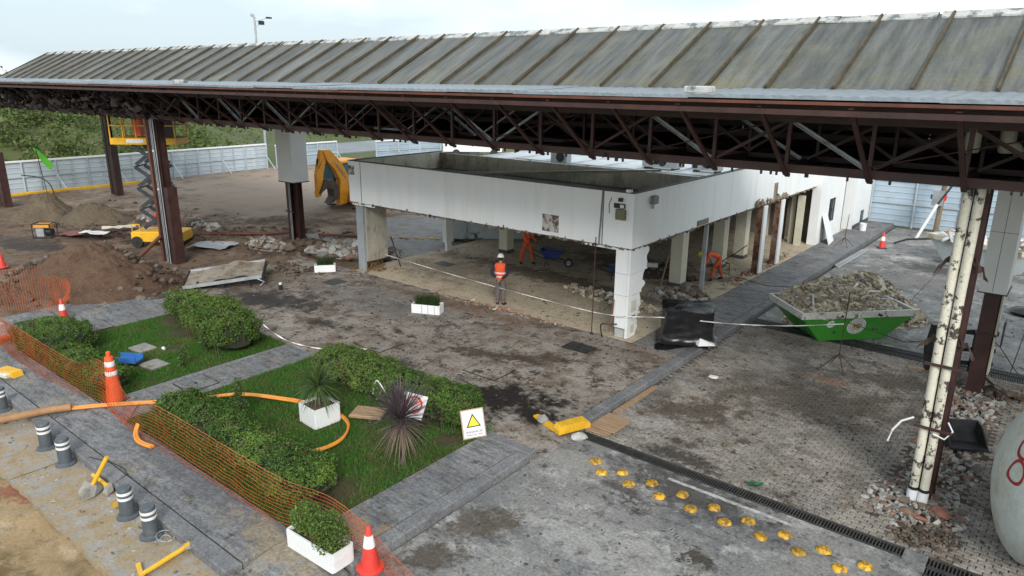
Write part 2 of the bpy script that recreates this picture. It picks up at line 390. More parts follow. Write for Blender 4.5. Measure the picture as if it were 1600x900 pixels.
# ---- raised pavement: slabs, each its own piece, with the lawn beds left open
PAVE = gmat('stamped_pavement', (.185, .19, .20), (.265, .262, .26), (.15, .118, .09), (.52, .68), (.31, .25, .17), (.60, .74), scale=.6, bmp=.7, layers=[(1.6, .47, .62, (.075, .082, .095), .65, (1, 4.5, 1)), (5, .52, .62, (.065, .07, .078), .6, (1, 3, 1)), (.9, .54, .66, (.32, .27, .2), .55, None), (3, .59, .66, (.045, .04, .036), .85, None)], piece=.10,
            blobs=[(-8.7, 6.4, .7, .35, (.34, .25, .15), .7, .3), (-9.3, 5.4, 1.2, .35, (.33, .25, .15), .6, 0), (-13, 5.5, 2.5, .3, (.11, .115, .125), .6, 0)])
PLAZA = gmat('muddy_plaza_concrete', (.285, .252, .222), (.37, .332, .295), (.175, .13, .094), (.46, .62), (.062, .044, .032), (.595, .69), scale=.45, bmp=.8, layers=[(.9, .52, .61, (.095, .072, .055), .7, None), (1.3, .57, .68, (.40, .38, .355), .6, None), (3.6, .555, .63, (.045, .034, .026), .9, None), (9, .57, .64, (.055, .043, .034), .8, None), (2.2, .58, .64, (.03, .024, .02), .85, None)], piece=.08,
             blobs=[(-9.8, 12.1, 1.35, .8, (.014, .011, .009), .97, .1), (-21.3, 12.9, 2.1, .95, (.022, .018, .016), .9, .35), (-17.9, 12.6, .9, .3, (.03, .022, .017), .85, .2), (-15.5, 13.6, .35, .12, (.035, .025, .02), .9, -.4), (-13.6, 11.9, .5, .35, (.03, .03, .03), .8, 0),
                    (-12.4, 13.9, 1.3, .35, (.06, .04, .028), .85, .3), (-16, 16.6, 3.5, .35, (.19, .115, .075), .7, 0), (-11, 14.6, 1.2, .35, (.07, .05, .035), .8, .6), (-18, 15.2, 3, 1, (.15, .15, .155), .5, 0), (-24, 14, 1.6, 1.4, (.16, .12, .085), .7, 0)])
ROADC = gmat('road_concrete', (.20, .20, .198), (.30, .29, .275), (.40, .385, .355), (.54, .70), (.085, .07, .055), (.615, .70), scale=.5, bmp=.6, layers=[(.6, .46, .6, (.125, .132, .14), .7, None), (1.5, .53, .63, (.50, .49, .465), .65, None), (2.3, .565, .635, (.055, .045, .036), .9, None), (7, .57, .64, (.06, .05, .042), .8, None), (1.0, .57, .66, (.045, .043, .042), .7, (1, 2.2, 1))],
             blobs=[(-4.9, 11.35, 1.5, .55, (.05, .045, .042), .8, -.1), (-5.9, 10.6, .8, .25, (.06, .05, .045), .75, -.4), (-7.2, 8.2, .8, .4, (.075, .055, .035), .75, .9), (-3.9, 9.6, .35, .22, (.05, .04, .03), .9, 0), (-4.6, 9.0, .3, .2, (.055, .042, .03), .9, .4), (-5.2, 8.9, 1.6, .5, (.42, .41, .39), .6, .1), (-7.1, 10.9, .9, .4, (.38, .36, .33), .6, .2),
                    (-7.3, 6.9, .6, .35, (.07, .052, .035), .8, .9), (-4.4, 33.5, 1.5, .8, (.06, .058, .055), .8, 0), (-5.5, 35.2, .9, .3, (.5, .5, .48), .7, .5), (-4.5, 31, 3, 1.2, (.16, .14, .13), .6, 0)])
PAVER = gmat('brick_pavers', (.25, .232, .21), (.325, .296, .262), (.17, .132, .10), (.5, .66), (.07, .048, .032), (.61, .70), scale=.4, bmp=.5, piece=.17, layers=[(.7, .48, .6, (.105, .098, .092), .65, None), (.9, .56, .67, (.40, .385, .36), .65, None), (1.1, .55, .63, (.07, .052, .038), .85, None), (4, .57, .64, (.045, .033, .025), .9, None)],
             blobs=[(-4.3, 17.2, 2.6, 1.0, (.085, .068, .052), .75, .3), (-6.3, 14.6, 1.2, .6, (.07, .05, .035), .8, .7), (-5.6, 12.5, .8, .3, (.045, .04, .036), .85, 0), (-2.6, 15.2, 1.0, .8, (.29, .265, .235), .7, 0), (-6.9, 13.4, .7, .35, (.36, .35, .33), .7, .3), (-4.4, 18.6, .5, .25, (.28, .13, .07), .6, .2), (-3, 19.6, 1.5, .6, (.08, .065, .05), .7, .3)])
FLOOR = gmat('gutted_floor', (.50, .42, .30), (.56, .475, .35), (.33, .265, .19), (.52, .66), (.15, .11, .08), (.58, .68), scale=.5, bmp=.5, blobs=[(-15, 21.6, 6, .7, (.10, .07, .05), .8, -.05), (-13.5, 25.5, 3.5, 1.6, (.10, .072, .05), .75, 0), (-19.5, 20, 2, 1.5, (.2, .16, .125), .6, 0)])
KERB = gmat('kerb_concrete', (.15, .155, .165), (.22, .22, .225), (.10, .09, .08), (.54, .68), (.30, .26, .2), (.62, .74), scale=1.2, bmp=.4, piece=.10)
slab_cache = {}
def slab(parent, mat, x0, x1, y0, y1, zt, th, gap=.014, name='slab', jz=.003, tilt=.0015):
    sx, sy = round(x1-x0-gap, 3), round(y1-y0-gap, 3)
    key = (sx, sy, th, mat.name)
    if key not in slab_cache: slab_cache[key] = MB().box((0, 0, -th/2), (sx, sy, th), ch=.008).mesh(name, mat)
    return link(name, slab_cache[key], parent, ((x0+x1)/2, (y0+y1)/2, zt+rnd.uniform(-jz, jz)), (rnd.gauss(0, tilt), rnd.gauss(0, tilt), 0))
def pave(parent, mat, x0, x1, y0, y1, cx, cy, zt, th=.12, skip=None, **kw):
    nx, ny = max(1, round((x1-x0)/cx)), max(1, round((y1-y0)/cy))
    dx, dy = (x1-x0)/nx, (y1-y0)/ny
    for i in range(nx):
        for j in range(ny):
            a, b = x0+i*dx, y0+j*dy
            if skip and skip(a+dx/2, b+dy/2): continue
            slab(parent, mat, a, a+dx, b, b+dy, zt, th, **kw)
walk = link('sidewalk', None); tag(walk, kind='structure')
pave(walk, PAVE, -26, -9.3, 4.76, 5.75, 1.19, 1.0, .15)
pave(walk, PAVE, -26, -22.42, 5.75, 10.85, 1.19, 1.02, .15)
pave(walk, PAVE, -17.13, -15.77, 5.75, 10.85, 1.36, 1.02, .15)
pave(walk, PAVE, -9.18, -8.2, 5.75, 10.3, .98, 1.14, .15)
pave(walk, PAVE, -9.56, -8.1, 17.35, 43, 1.46, 1.28, .15)
# drop ramps where the pavement meets the road
def ramp_mesh(x0, x1, y0, y1, fz, mat): return link('ramp', grid_mesh('ramp', x0, x1, y0, y1, .1, fz, mat), walk)
ramp_mesh(-9.29, -7.9, 4.46, 5.75, lambda x, y: .004+.142*sstep(4.46, 5.4, y)*sstep(-7.6, -8.6, x)+.004*fbm(x*3, y*3), PAVE)
ramp_mesh(-10.1, -7.83, 10.31, 12.08, lambda x, y: .004+.142*sstep(-7.85, -9.6, x)+.006*fbm(x*3, y*3), PLAZA)
plaza = link('plaza', None); tag(plaza, kind='structure')
pave(plaza, PLAZA, -26, -8.1, 10.86, 17.34, 2.05, 1.62, .15, skip=lambda x, y: x > -9.75 and y < 12.3)
slab(plaza, PLAZA, -10.09, -8.1, 12.1, 12.48, .15, .12)
o = link('floor', MB().b(-22.2, -9.58, 17.36, 43, .0, .148).mesh('floor', FLOOR)); tag(o, kind='structure')
APRON = gmat('wet_apron', (.17, .175, .18), (.23, .22, .21), (.13, .095, .07), (.48, .62), (.09, .065, .048), (.58, .7), scale=.35, bmp=.4, rough=.6)
o = link('concrete_apron', grid_mesh('concrete_apron', -33, -22.3, 20.2, 42, .5, lambda x, y: .05-.10*sstep(-27, -33, x)+.02*fbm(x*.7, y*.7), APRON)); tag(o, kind='structure')
# soil of the lawn beds
SOIL = gmat('lawn_soil', (.05, .05, .02), (.075, .065, .03), (.045, .03, .018), (.5, .62), scale=1.2, bmp=.9)
soil_z = lambda x, y: .125+.02*fbm(x*1.5, y*1.5, 8)
for r in ((-22.42, -17.13, 5.76, 10.84), (-15.77, -9.18, 5.76, 10.84)):
    o = link('lawn_soil', grid_mesh('lawn_soil', r[0], r[1], r[2], r[3], .2, soil_z, SOIL)); tag(o, kind='structure')
# kerbs
kerb = link('kerb', None); tag(kerb, kind='structure')
def kerb_run(p, q, w, zt=.16, seg=1.0, zb=-.12):
    p, q = Vector((*p, 0)), Vector((*q, 0)); L = (q-p).length; n = max(1, round(L/seg)); d = (q-p)/n
    key = ('k', round(d.length, 3), w, zt)
    if key not in slab_cache:
        slab_cache[key] = MB().box((0, 0, (zt+zb)/2), (d.length-.012, w, zt-zb), ch=.022).mesh('kerb_stone', KERB)
    for i in range(n):
        c = p+d*(i+.5)
        link('kerb_stone', slab_cache[key], kerb, (c.x, c.y, rnd.uniform(-.005, .004)), (0, 0, math.atan2(d.y, d.x)+rnd.gauss(0, .003)))
kerb_run((-26, 4.6), (-9.3, 4.6), .29)
kerb_run((-8.04, 5.8), (-8.04, 10.3), .30)
kerb_run((-7.9, 10.44), (-9.3, 10.44), .24, zt=.156)
kerb_run((-7.95, 12.12), (-7.95, 24.2), .28)
kerb_run((-8.1, 24.2), (-8.1, 43), .28)
kerb_run((-17.05, 5.8), (-17.05, 10.8), .10, zt=.17)
kerb_run((-15.85, 5.8), (-15.85, 10.8), .07, zt=.165)

# ---- the road on the right: concrete slabs, trench drains, brick pavers
road = link('road', None); tag(road, kind='structure')
pave(road, ROADC, -1.32, -.96, 11.85, 12.15, 1, 1, 0, gap=.008, jz=.0, tilt=0)
pave(road, ROADC, -.95, 13.1, -5, 11.55, 4.8, 4.2, 0, gap=.009, jz=.002, tilt=.0004)
pave(road, ROADC, -7.86, -.95, -5, 11.84, 6.9, 4.2, 0, gap=.009, jz=.002, tilt=.0004)
pave(road, ROADC, -7.78, 13.2, 22.38, 42.3, 3.5, 3.3, 0, gap=.02, jz=.002, tilt=.0004)
brick_road = link('brick_road', None); tag(brick_road, kind='structure')
o = link('paver_bed', MB().b(-7.8, 13, 12.16, 21.68, -.15, -.022).mesh('paver_bed', gmat('paver_bed', (.085, .07, .055), (.11, .09, .07), (.06, .045, .035), bmp=.3)), brick_road)
def in_pit(x, y):
    e = .16*fbm(x*2.1, y*2.1, 6)
    return (-2.02+e < x < -.72+e and 12.85+e < y < 20.9+e)
pv = []; pw, pl = .105, .21; j = 0; y = 12.18
while y+pw < 21.7:
    x = -7.78+(pl/2 if j % 2 else 0)
    while x+pl < 5.0:
        cx, cy = x+pl/2, y+pw/2
        if not in_pit(cx, cy): pv.append((cx, cy, rnd.gauss(0, .0035), rnd.gauss(0, .012), rnd.gauss(0, .012), rnd.gauss(0, .008)))
        x += pl
    y += pw; j += 1
paver_me = MB().box((0, 0, -.03), (pl-.013, pw-.013, .06), ch=.009).mesh('paver', PAVER)
vis = sorted((p for p in pv if inframe(p[0], p[1], 0, -10)), key=lambda p: p[0]**2+p[1]**2)
near = set(vis[:300])
rest = MB()
for p in pv:
    if p in near: link('paver', paver_me, brick_road, (p[0], p[1], p[2]), (p[3], p[4], p[5]))
    else: 
        R = Matrix.Rotation(p[5], 3, 'Z') @ Matrix.Rotation(p[3], 3, 'X') @ Matrix.Rotation(p[4], 3, 'Y')
        rest.box((p[0], p[1], p[2]-.03), (pl-.013, pw-.013, .06), ch=.009, M=R)
o = rest.build('paver', PAVER, brick_road); o['kind'] = 'stuff'
# faded white line
LINE = simple('worn_line_paint', (.52, .52, .50), .8, 0, .1, 4, grime=(.27, .265, .255), gamt=(.42, .56), gscale=6)
mb = MB(); n = 40; mb.v = [(-5.4+2.5*i/n, 11.555+s*(.045+.02*fbm(i*.9, s*3.3)), .006) for s in (-1, 1) for i in range(n+1)]
mb.f = [(i, i+1, n+2+i, n+1+i) for i in range(n)]
tag(mb.build('road_line', LINE), kind='structure')
# trench drains
GRATE = simple('cast_iron_grate', (.055, .055, .055), .6, .3, .25, 5, grime=(.12, .10, .08), gamt=(.55, .7))
def grate_mesh(L, W):
    mb = MB()
    for s in (-1, 1): mb.box((0, s*(W/2-.015), -.018), (L-.006, .028, .036))
    n = int(L/.052)
    for i in range(n): mb.box((-L/2+(i+.5)*L/n, 0, -.017), (.021, W-.058, .028))
    return mb.mesh('grate', GRATE)
gm = grate_mesh(.53, .27)
TRCH = simple('dark_channel', (.012, .011, .01), .9)  # even near-black colour for the channel below the grates
def drain(label, x0, x1, yc):
    t = thing('trench_drain', label, 'drain', (x0, yc, 0), 0, 'trench drains across the road')
    MB().b(0, x1-x0, -.135, .135, -.17, -.11).build('channel', TRCH, t)
    n = round((x1-x0)/.53)
    for i in range(n): link('grate', gm, t, ((i+.5)*(x1-x0)/n, 0, -.002+rnd.uniform(-.002, .002)), (0, rnd.gauss(0, .002), 0))
drain('long iron trench drain between the yellow studs and the brick pavers', -7.7, -1.33, 11.995)
drain('short iron trench drain at the bottom right corner, the row nearer the brick pavers', -.95, 5, 12.14-.145)
drain('short iron trench drain at the bottom right corner, the row nearer the camera', -.95, 5, 11.70)
drain('iron trench drain passing behind the green skip, row nearer the camera', -7.75, 5, 21.83)
drain('iron trench drain passing behind the green skip, row farther from the camera', -7.75, 5, 22.22)

# ---- hillside and scrub behind the left fence
def hill_z(x, y):
    a = sstep(-57.5, -84, x)*(1-sstep(36, 47, y))
    return -.14+6.0*a*(.9+.12*fbm(x*.05, y*.05))+.25*fbm(x*.2, y*.2, 2)*a
HILL = gmat('scrub_soil', (.07, .095, .03), (.10, .12, .04), (.13, .10, .055), (.54, .68), scale=.15, bmp=.4)
o = link('hill', grid_mesh('hill', -140, -57.2, -40, 120, 2.0, hill_z, HILL)); tag(o, kind='structure')
ASPH = gmat('far_asphalt', (.20, .22, .24), (.25, .265, .28), (.18, .18, .18), scale=.3, bmp=.1, rough=.6)
o = link('far_road', MB().b(-71.5, -61.5, 41, 220, -.15, -.02).mesh('far_road', ASPH)); tag(o, kind='structure')
def leaves(pts, size, normals=None, up=.3, aspect=.55, droop=0):
    n = len(pts); d = npr.normal(size=(n, 3)); d[:, 2] += up
    if normals is not None: d += normals*.9
    d /= np.linalg.norm(d, axis=1)[:, None]
    t = npr.normal(size=(n, 3)); t[:, 2] -= droop; a = np.cross(d, t); a /= np.linalg.norm(a, axis=1)[:, None]; b = np.cross(d, a)
    s = (size*np.exp(npr.normal(-.05, .32, n)))[:, None]
    a = a*s*.5; b = b*s*.5*aspect
    return np.stack([pts-a, pts-b*.9+a*.15, pts+a, pts+b*.9+a*.15], axis=1)
def bush_points(c, r, n, lump=5, inner=.55):
    # points through a lumpy ellipsoid
    d = npr.normal(size=(n, 3)); d /= np.linalg.norm(d, axis=1)[:, None]
    lumps = npr.normal(size=(lump, 3)); lumps /= np.linalg.norm(lumps, axis=1)[:, None]
    k = 1+.28*np.max(np.clip(d @ lumps.T-.55, 0, 1), axis=1)/.45-.12
    rad = (inner+(1-inner)*npr.random(n)**.6)*k
    return d*rad[:, None]*np.array(r)+np.array(c)
SCRUB = leafmat('scrub_leaves', (.045, .075, .02), (.12, .175, .045), (.15, .14, .065), .2)
P_ = []
for i in range(900):
    y = rnd.uniform(-22, 42); x = -58.5-rnd.random()**1.25*60
    if y > 36 and x > -75: continue
    s = rnd.uniform(.7, 1.5)*(1.0 if x > -64 else 1.25); h = s*rnd.uniform(.7, 1.15)
    P_.append(bush_points((x, y, hill_z(x, y)+h*.4), (s, s, h), int(210 if x > -85 else 120), inner=.35))
for i in range(260):
    y = rnd.uniform(40, 140); x = -73-rnd.random()*30; s = rnd.uniform(1, 2.6)
    P_.append(bush_points((x, y, s*.5), (s, s, s*1.0), 60, inner=.35))
P_ = np.concatenate(P_)
o = link('hillside_scrub', polys_mesh('hillside_scrub', leaves(P_, .30, up=.5), SCRUB)); tag(o, 'green scrub covering the hillside behind the white fence', 'scrub', kind='stuff')

# ---- lawn grass in the two beds
GRASS = leafmat('lawn_grass', (.032, .10, .013), (.09, .24, .032), (.11, .17, .04), .3, dead=(.14, .13, .05))
def grass(x0, x1, y0, y1, n, label, bare):
    p = np.stack([npr.uniform(x0, x1, n)+npr.normal(0, .05, n), npr.uniform(y0, y1, n)+npr.normal(0, .05, n), np.full(n, .115)], 1)
    keep = np.ones(n, bool)
    for bx, by, br in bare: keep &= np.hypot(p[:, 0]-bx, p[:, 1]-by) > br*npr.uniform(.6, 1.25, n)
    p = p[keep]; n = len(p); h = npr.uniform(.04, .10, n); a = npr.uniform(0, 2*PI, n); w = npr.uniform(.004, .009, n)*1.2
    le = npr.normal(size=(n, 2))*.045
    s = np.stack([np.cos(a)*w, np.sin(a)*w, np.zeros(n)], 1)
    tip = p+np.stack([le[:, 0], le[:, 1], h], 1)
    return tag(link('lawn', polys_mesh('lawn', np.stack([p-s, p+s, tip], 1), GRASS)), label, 'grass', kind='stuff')
grass(-22.35, -17.1, 5.8, 10.8, 60000, 'green lawn with stone stepping slabs beside the round hedge', [(-19.9, 8.0, .3), (-18.5, 7.6, .35), (-20.3, 9.8, 1.0), (-21.6, 9.9, .7), (-19.3, 8.6, .3)])
grass(-15.8, -9.2, 5.8, 10.8, 76000, 'green lawn around the white planter and the purple cordyline', [(-9.9, 6.9, .55), (-12.4, 8.5, .45), (-9.6, 9.7, .35), (-11, 10.2, .8)])
# ================================================================ THE CANOPY
ROOFP = None
def roofmat(name='weathered_roof_sheet', a=(.045, .049, .045), b=(.128, .132, .122)):
    mt, nt, nd, lk, bs = newmat(name)
    st = noise_n(nt, 1.0, 7, .65, stretch=(5.5, .55, .55)); n1 = noise_n(nt, .9, 8, .6); n3 = noise_n(nt, 22, 5, .7)
    col = mixc(nt, ramp(nt, st, .36, .64), a, b); col = mixc(nt, math_n(nt, 'MULTIPLY', ramp(nt, noise_n(nt, 2.2, 10, .7, stretch=(3, .6, .6)), .55, .68), .6), col, (.075, .078, .07))
    col = mixc(nt, math_n(nt, 'MULTIPLY', ramp(nt, n1, .52, .72), .55), col, (.17, .165, .10))
    geo = nt.nodes.new('ShaderNodeNewGeometry'); sx = nt.nodes.new('ShaderNodeSeparateXYZ'); lk.new(geo.outputs['Position'], sx.inputs[0])
    near = ramp(nt, sx.outputs[0], -22, 2)      # moss tone grows stronger towards the right-hand sheets
    low = nt.nodes.new('ShaderNodeMapRange'); low.inputs[1].default_value = 7.35; low.inputs[2].default_value = 8.4; low.inputs[3].default_value = 1; low.inputs[4].default_value = 0; lk.new(sx.outputs[2], low.inputs[0])
    ms = math_n(nt, 'MULTIPLY', math_n(nt, 'MULTIPLY', ramp(nt, noise_n(nt, 1.7, 9, .7), .45, .65), low.outputs[0]), math_n(nt, 'MULTIPLY', near, .8))
    col = mixc(nt, ms, col, (.145, .125, .035))
    col = mixc(nt, .55, col, mixc(nt, ramp(nt, n3, .3, .7), (.55, .55, .55), (1.2, 1.2, 1.2)), 'MULTIPLY')
    oi = nt.nodes.new('ShaderNodeObjectInfo'); hs = nt.nodes.new('ShaderNodeHueSaturation'); rs = nt.nodes.new('ShaderNodeMapRange'); rs.inputs[3].default_value = .76; rs.inputs[4].default_value = 1.16
    lk.new(oi.outputs['Random'], rs.inputs[0]); lk.new(rs.outputs[0], hs.inputs['Value']); lk.new(col, hs.inputs['Color'])
    lk.new(hs.outputs[0], bs.inputs['Base Color']); bs.inputs['Roughness'].default_value = .5
    bump(nt, bs, math_n(nt, 'ADD', n3, st), .25, .01); return mt
ROOFP = roofmat()
BATT = simple('rusty_batten', (.095, .072, .042), .7, 0, .25, 3, grime=(.045, .04, .022), gamt=(.45, .62))
EAVE = simple('galvanised_eave_sheet', (.27, .31, .345), .42, .4, .14, 1.5, grime=(.18, .19, .18), gamt=(.52, .7), stretch=(1, 3, 1))
CAPW = simple('worn_white_ridge', (.48, .48, .46), .6, 0, .08, 2, grime=(.12, .13, .13), gamt=(.48, .58), gscale=3.5)
CEIL = simple('shade_black_lining', (.020, .016, .015), .95, 0, .3, 2, bmp=.2)  # near black: the darkness of the canopy void is put into this colour
DIAG = simple('pale_galvanised_bar', (.33, .36, .37), .5, .2, .15, 3, grime=(.12, .08, .06), gamt=(.56, .72))
canopy = thing('station_canopy', 'long pitched canopy with grey roof sheets over a rust red steel truss', 'canopy', (-20, 17, 0))
def W(mb, name, mat, par=canopy, **k): return mb.build(name, mat, par, world=True, **k)
BX = [-1.46-1.255*k for k in range(-8, 39)]; BX.sort()
XL, XR = BX[0], BX[-1]
def roof_slope(sgn):
    ye, yr = 17-sgn*2.8, 17-sgn*.02
    ze, zr = 7.36, 8.80
    pm = MB(); w = 1.255-.02
    v = [(-w/2, ye-17, ze), (w/2, ye-17, ze), (w/2, yr-17, zr), (-w/2, yr-17, zr)]
    n = 5; vs = []
    for t in (0, -.03):
        for i in range(n+1):
            for j in (0, 1):
                f = i/n; vs.append((-w/2+w*j, ye-17+(yr-ye)*f, ze+(zr-ze)*f+t))
    fs = [(2*i, 2*i+1, 2*i+3, 2*i+2) for i in range(n)]+[(2*n+2+2*i+2, 2*n+2+2*i+3, 2*n+2+2*i+1, 2*n+2+2*i) for i in range(n)]
    fs += [(0, 2*n+2, 2*n+3, 1), (2*n, 2*n+1, 4*n+3, 4*n+2)]+[(2*i, 2*i+2, 2*n+4+2*i, 2*n+2+2*i) for i in range(n)]+[(2*i+3, 2*i+1, 2*n+3+2*i, 2*n+5+2*i) for i in range(n)]
    pm.add(vs, fs); me = pm.mesh('roof_panel', ROOFP)
    for a in BX[:-1]: link('roof_panel', me, canopy, (a+.6275+20, 0, rnd.uniform(-.006, .006)), (rnd.gauss(0, .0015), rnd.gauss(0, .002), 0))
    bm_ = MB(); d = Vector((0, yr-ye, zr-ze)); up = Vector((0, -d.z*1, d.y)) if d.y > 0 else Vector((0, d.z, -d.y))
    off = up.normalized()*.028
    bm_.beam(Vector((0, ye-17-.03*sgn, ze))+off, Vector((0, yr-17, zr))+off, .06, .045)
    bm_.beam(Vector((0, ye-17-.03*sgn, ze))+off*2.0, Vector((0, yr-17, zr))+off*2.0, .03, .03)
    me = bm_.mesh('batten', BATT)
    for a in BX: link('batten', me, canopy, (a+20, 0, 0), (0, rnd.gauss(0, .003), 0))
roof_slope(1); roof_slope(-1)
rm = MB(); rm.add([(-.92, -.20, 8.735), (-.92, 0, 8.85), (-.92, .20, 8.735), (.92, -.20, 8.735), (.92, 0, 8.85), (.92, .20, 8.735), (-.92, -.20, 8.70), (.92, -.20, 8.70), (-.92, .20, 8.70), (.92, .20, 8.70)],
                  [(0, 3, 4, 1), (1, 4, 5, 2), (6, 7, 3, 0), (2, 5, 9, 8)])
me = rm.mesh('ridge_cap', CAPW); x = XL+.92
while x < XR-.5: link('ridge_cap', me, canopy, (x+20, 0, rnd.uniform(-.008, .008)), (0, rnd.gauss(0, .004), 0)); x += 1.85
# eave sheets: ribbed, lapped, slightly buckled
for sgn in (1, -1):
    x = XL-.7
    while x < XR:
        L = 1.92; mb = MB(); nr = 8
        prof = []
        for i in range(nr*4+1):
            u = i/(nr*4); prof.append((x+u*(L+.03), .018*(1 if i % 4 in (1, 2) else 0)))
        jz = rnd.uniform(-.012, .012); sag = rnd.uniform(0, .02)
        ys = (14.24, 13.0, 11.72)
        vs = []
        for k, yy in enumerate(ys):
            for px, pz in prof: vs.append((px, 17-sgn*(17-yy)+rnd.uniform(-.004, .004), 7.355-.04*k+pz*.6+jz-(sag if k == 1 else 0)))
        n = len(prof)
        for px, pz in prof: vs.append((px, 17-sgn*(17-11.715), 7.222+jz))
        mb.add(vs, [(k*n+i, k*n+i+1, (k+1)*n+i+1, (k+1)*n+i) for k in range(3) for i in range(n-1)])
        W(mb, 'eave_sheet', EAVE); x += L
# steelwork: two trusses, edge channels, struts
TX = [-3.03-1.42*k for k in range(-7, 34)]; TX.sort()
for sgn in (1, -1):
    yt, ye = 17-sgn*3.5, 17-sgn*5.2
    for z, h, w, nm, mt in ((5.97, .15, .16, 'bottom_chord', STEEL), (6.86, .13, .14, 'top_chord', STEEL)):
        W(MB().beam((TX[0]-.6, yt, z), (TX[-1]+.6, yt, z), w, h), nm, mt)
    W(MB().beam((TX[0]-.6, ye, 7.035), (TX[-1]+.6, ye, 7.035), .08, .085), 'edge_channel', STEEL)
    W(MB().beam((TX[0]-.6, ye-.03*sgn, 7.18), (TX[-1]+.6, ye-.03*sgn, 7.18), .08, .05), 'edge_purlin', STEEL2)
    W(MB().beam((TX[0]-.6, ye+.9*sgn, 7.10), (TX[-1]+.6, ye+.9*sgn, 7.10), .1, .12), 'edge_channel', STEEL)
    for i, x in enumerate(TX):
        W(MB().beam((x, yt, 6.03), (x, yt, 6.84), .07, .07, (0, 1, 0)), 'post', STEEL)
        jj = rnd.uniform(-.03, .03)
        W(MB().beam((x+.02, yt-.06*sgn, 5.86), (x+.02+jj, ye-.02*sgn, 7.12), .075, .05), 'strut', STEEL)
        W(MB().beam((x+.02, yt, 5.83), (x+.02, yt+.03*sgn, 5.88), .09, .13), 'gusset', DARKST)
        if i+1 < len(TX):
            a, b = (6.06, 6.80) if i % 2 else (6.80, 6.06)
            W(MB().angle((x+.06, yt-.03*sgn, a), (TX[i+1]-.06, yt-.03*sgn, b), .065), 'diagonal', DIAG if rnd.random() < .75 else STEEL)
            if sgn == 1:
                W(MB().angle((x+.06, yt+.95, b if rnd.random() < .6 else a), (TX[i+1]-.06, yt+.95, a), .055), 'diagonal', STEEL if rnd.random() < .6 else DIAG)
for i, x in enumerate(TX):
    W(MB().beam((x, 13.62, 5.99), (x, 20.38, 5.99), .08, .11), 'cross_beam', STEEL)
    if i % 2: W(MB().beam((x, 13.6, 6.84), (x, 17, 8.62), .06, .1), 'rafter', STEEL); W(MB().beam((x, 20.4, 6.84), (x, 17, 8.62), .06, .1), 'rafter', STEEL)
W(MB().beam((TX[0], 15.2, 6.0), (TX[-1], 15.2, 6.0), .09, .1), 'stringer', STEEL); W(MB().beam((TX[0], 17.1, 6.55), (TX[-1], 17.1, 6.55), .12, .16), 'stringer', DARKST)
# lining and back boards added to shut light out of the dark void
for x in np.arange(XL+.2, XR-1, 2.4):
    W(MB().b(x, x+2.38, 13.6, 20.4, 5.87, 5.90), 'ceiling_board', CEIL); W(MB().b(x, x+2.38, 20.6, 20.63, 5.9, 7.13), 'added_light_stop', CEIL); W(MB().b(x, x+2.38, 12.0, 14.15, 7.165, 7.19), 'added_lining_board', CEIL); W(MB().b(x, x+2.38, 14.16, 19.84, 7.14, 7.17), 'added_lining_board', CEIL); W(MB().b(x, x+2.38, 19.85, 22.0, 7.165, 7.19), 'added_lining_board', CEIL)
for i in range(len(TX)-1):
    a, b = TX[i], TX[i+1]
    W(MB().beam((a, 15.3, 6.05), (a, 15.3, 7.1), .06, .06, (0, 1, 0)), 'post', STEEL); W(MB().beam((a, 15.3, 6.08 if i % 2 else 7.0), (b, 15.3, 7.0 if i % 2 else 6.08), .05, .06), 'diagonal', STEEL)
    if i % 3 == 0: W(MB().cyl((a, 13.35, 6.1), (b+1.2, 13.3, 6.8), .012, n=5), 'tie_rod', DARKST)
W(MB().beam((TX[0], 17.2, 6.3), (TX[-1], 17.2, 6.3), .1, .14), 'stringer', STEEL)
# torn ceiling scraps that still hang from the bottom chord
sc = MB()
for i in range(520):
    x = -49+rnd.random()**1.35*54 if i < 430 else rnd.uniform(-49, -27)
    y = rnd.uniform(13.35, 17.5); s = rnd.uniform(.05, .17)*(1.5 if x < -28 else .8)
    z = 5.95-rnd.random()*.12 if x > -27 else rnd.uniform(5.85, 6.7)
    sc.chunk((x, y, z), (s*1.6, .02, s), rnd)
for i in range(150):
    x = rnd.uniform(-49, 4); sc.box((x, 13.42+rnd.uniform(-.03, .05), 5.87), (.03, .05, .08))
o = W(sc, 'hanging_scraps', simple('torn_lining', (.05, .042, .035), .9, 0, .4, 4)); o['kind'] = 'stuff'
sc3 = MB()
for i in range(620):
    x = rnd.uniform(-50, -26)-rnd.random()*2; s = rnd.uniform(.06, .2); sc3.chunk((x, rnd.uniform(11.95, 14.2), rnd.uniform(6.05, 7.05)), (s*2.2, .03, s))
o = W(sc3, 'torn_lining', CEIL); o['kind'] = 'stuff'
sc2 = MB()
for i in range(170):
    x = rnd.uniform(-49, -31); s = rnd.uniform(.05, .12); sc2.chunk((x, rnd.uniform(13.2, 14.6), rnd.uniform(6.1, 6.9)), (s*1.8, .015, s), rnd)
o = W(sc2, 'torn_insulation', simple('torn_insulation', (.25, .22, .17), .9, 0, .3, 4)); o['kind'] = 'stuff'
for lx, ly in ((-12.0, 12.2), (-5.6, 12.3)): pass
def lamp_box(x, label):
    t = thing('junction_box', label, 'box', (x, 12.35, 7.27), 0, 'white boxes on the eave')
    MB().box((0, 0, .09), (.46, .30, .11), ch=.02).build('lid', CAPW, t); MB().box((0, 0, .005), (.40, .26, .06)).build('base', GALV, t)
lamp_box(-24.6, 'white box on the canopy eave above the scissor lift'); lamp_box(-5.75, 'white box on the canopy eave above the building')
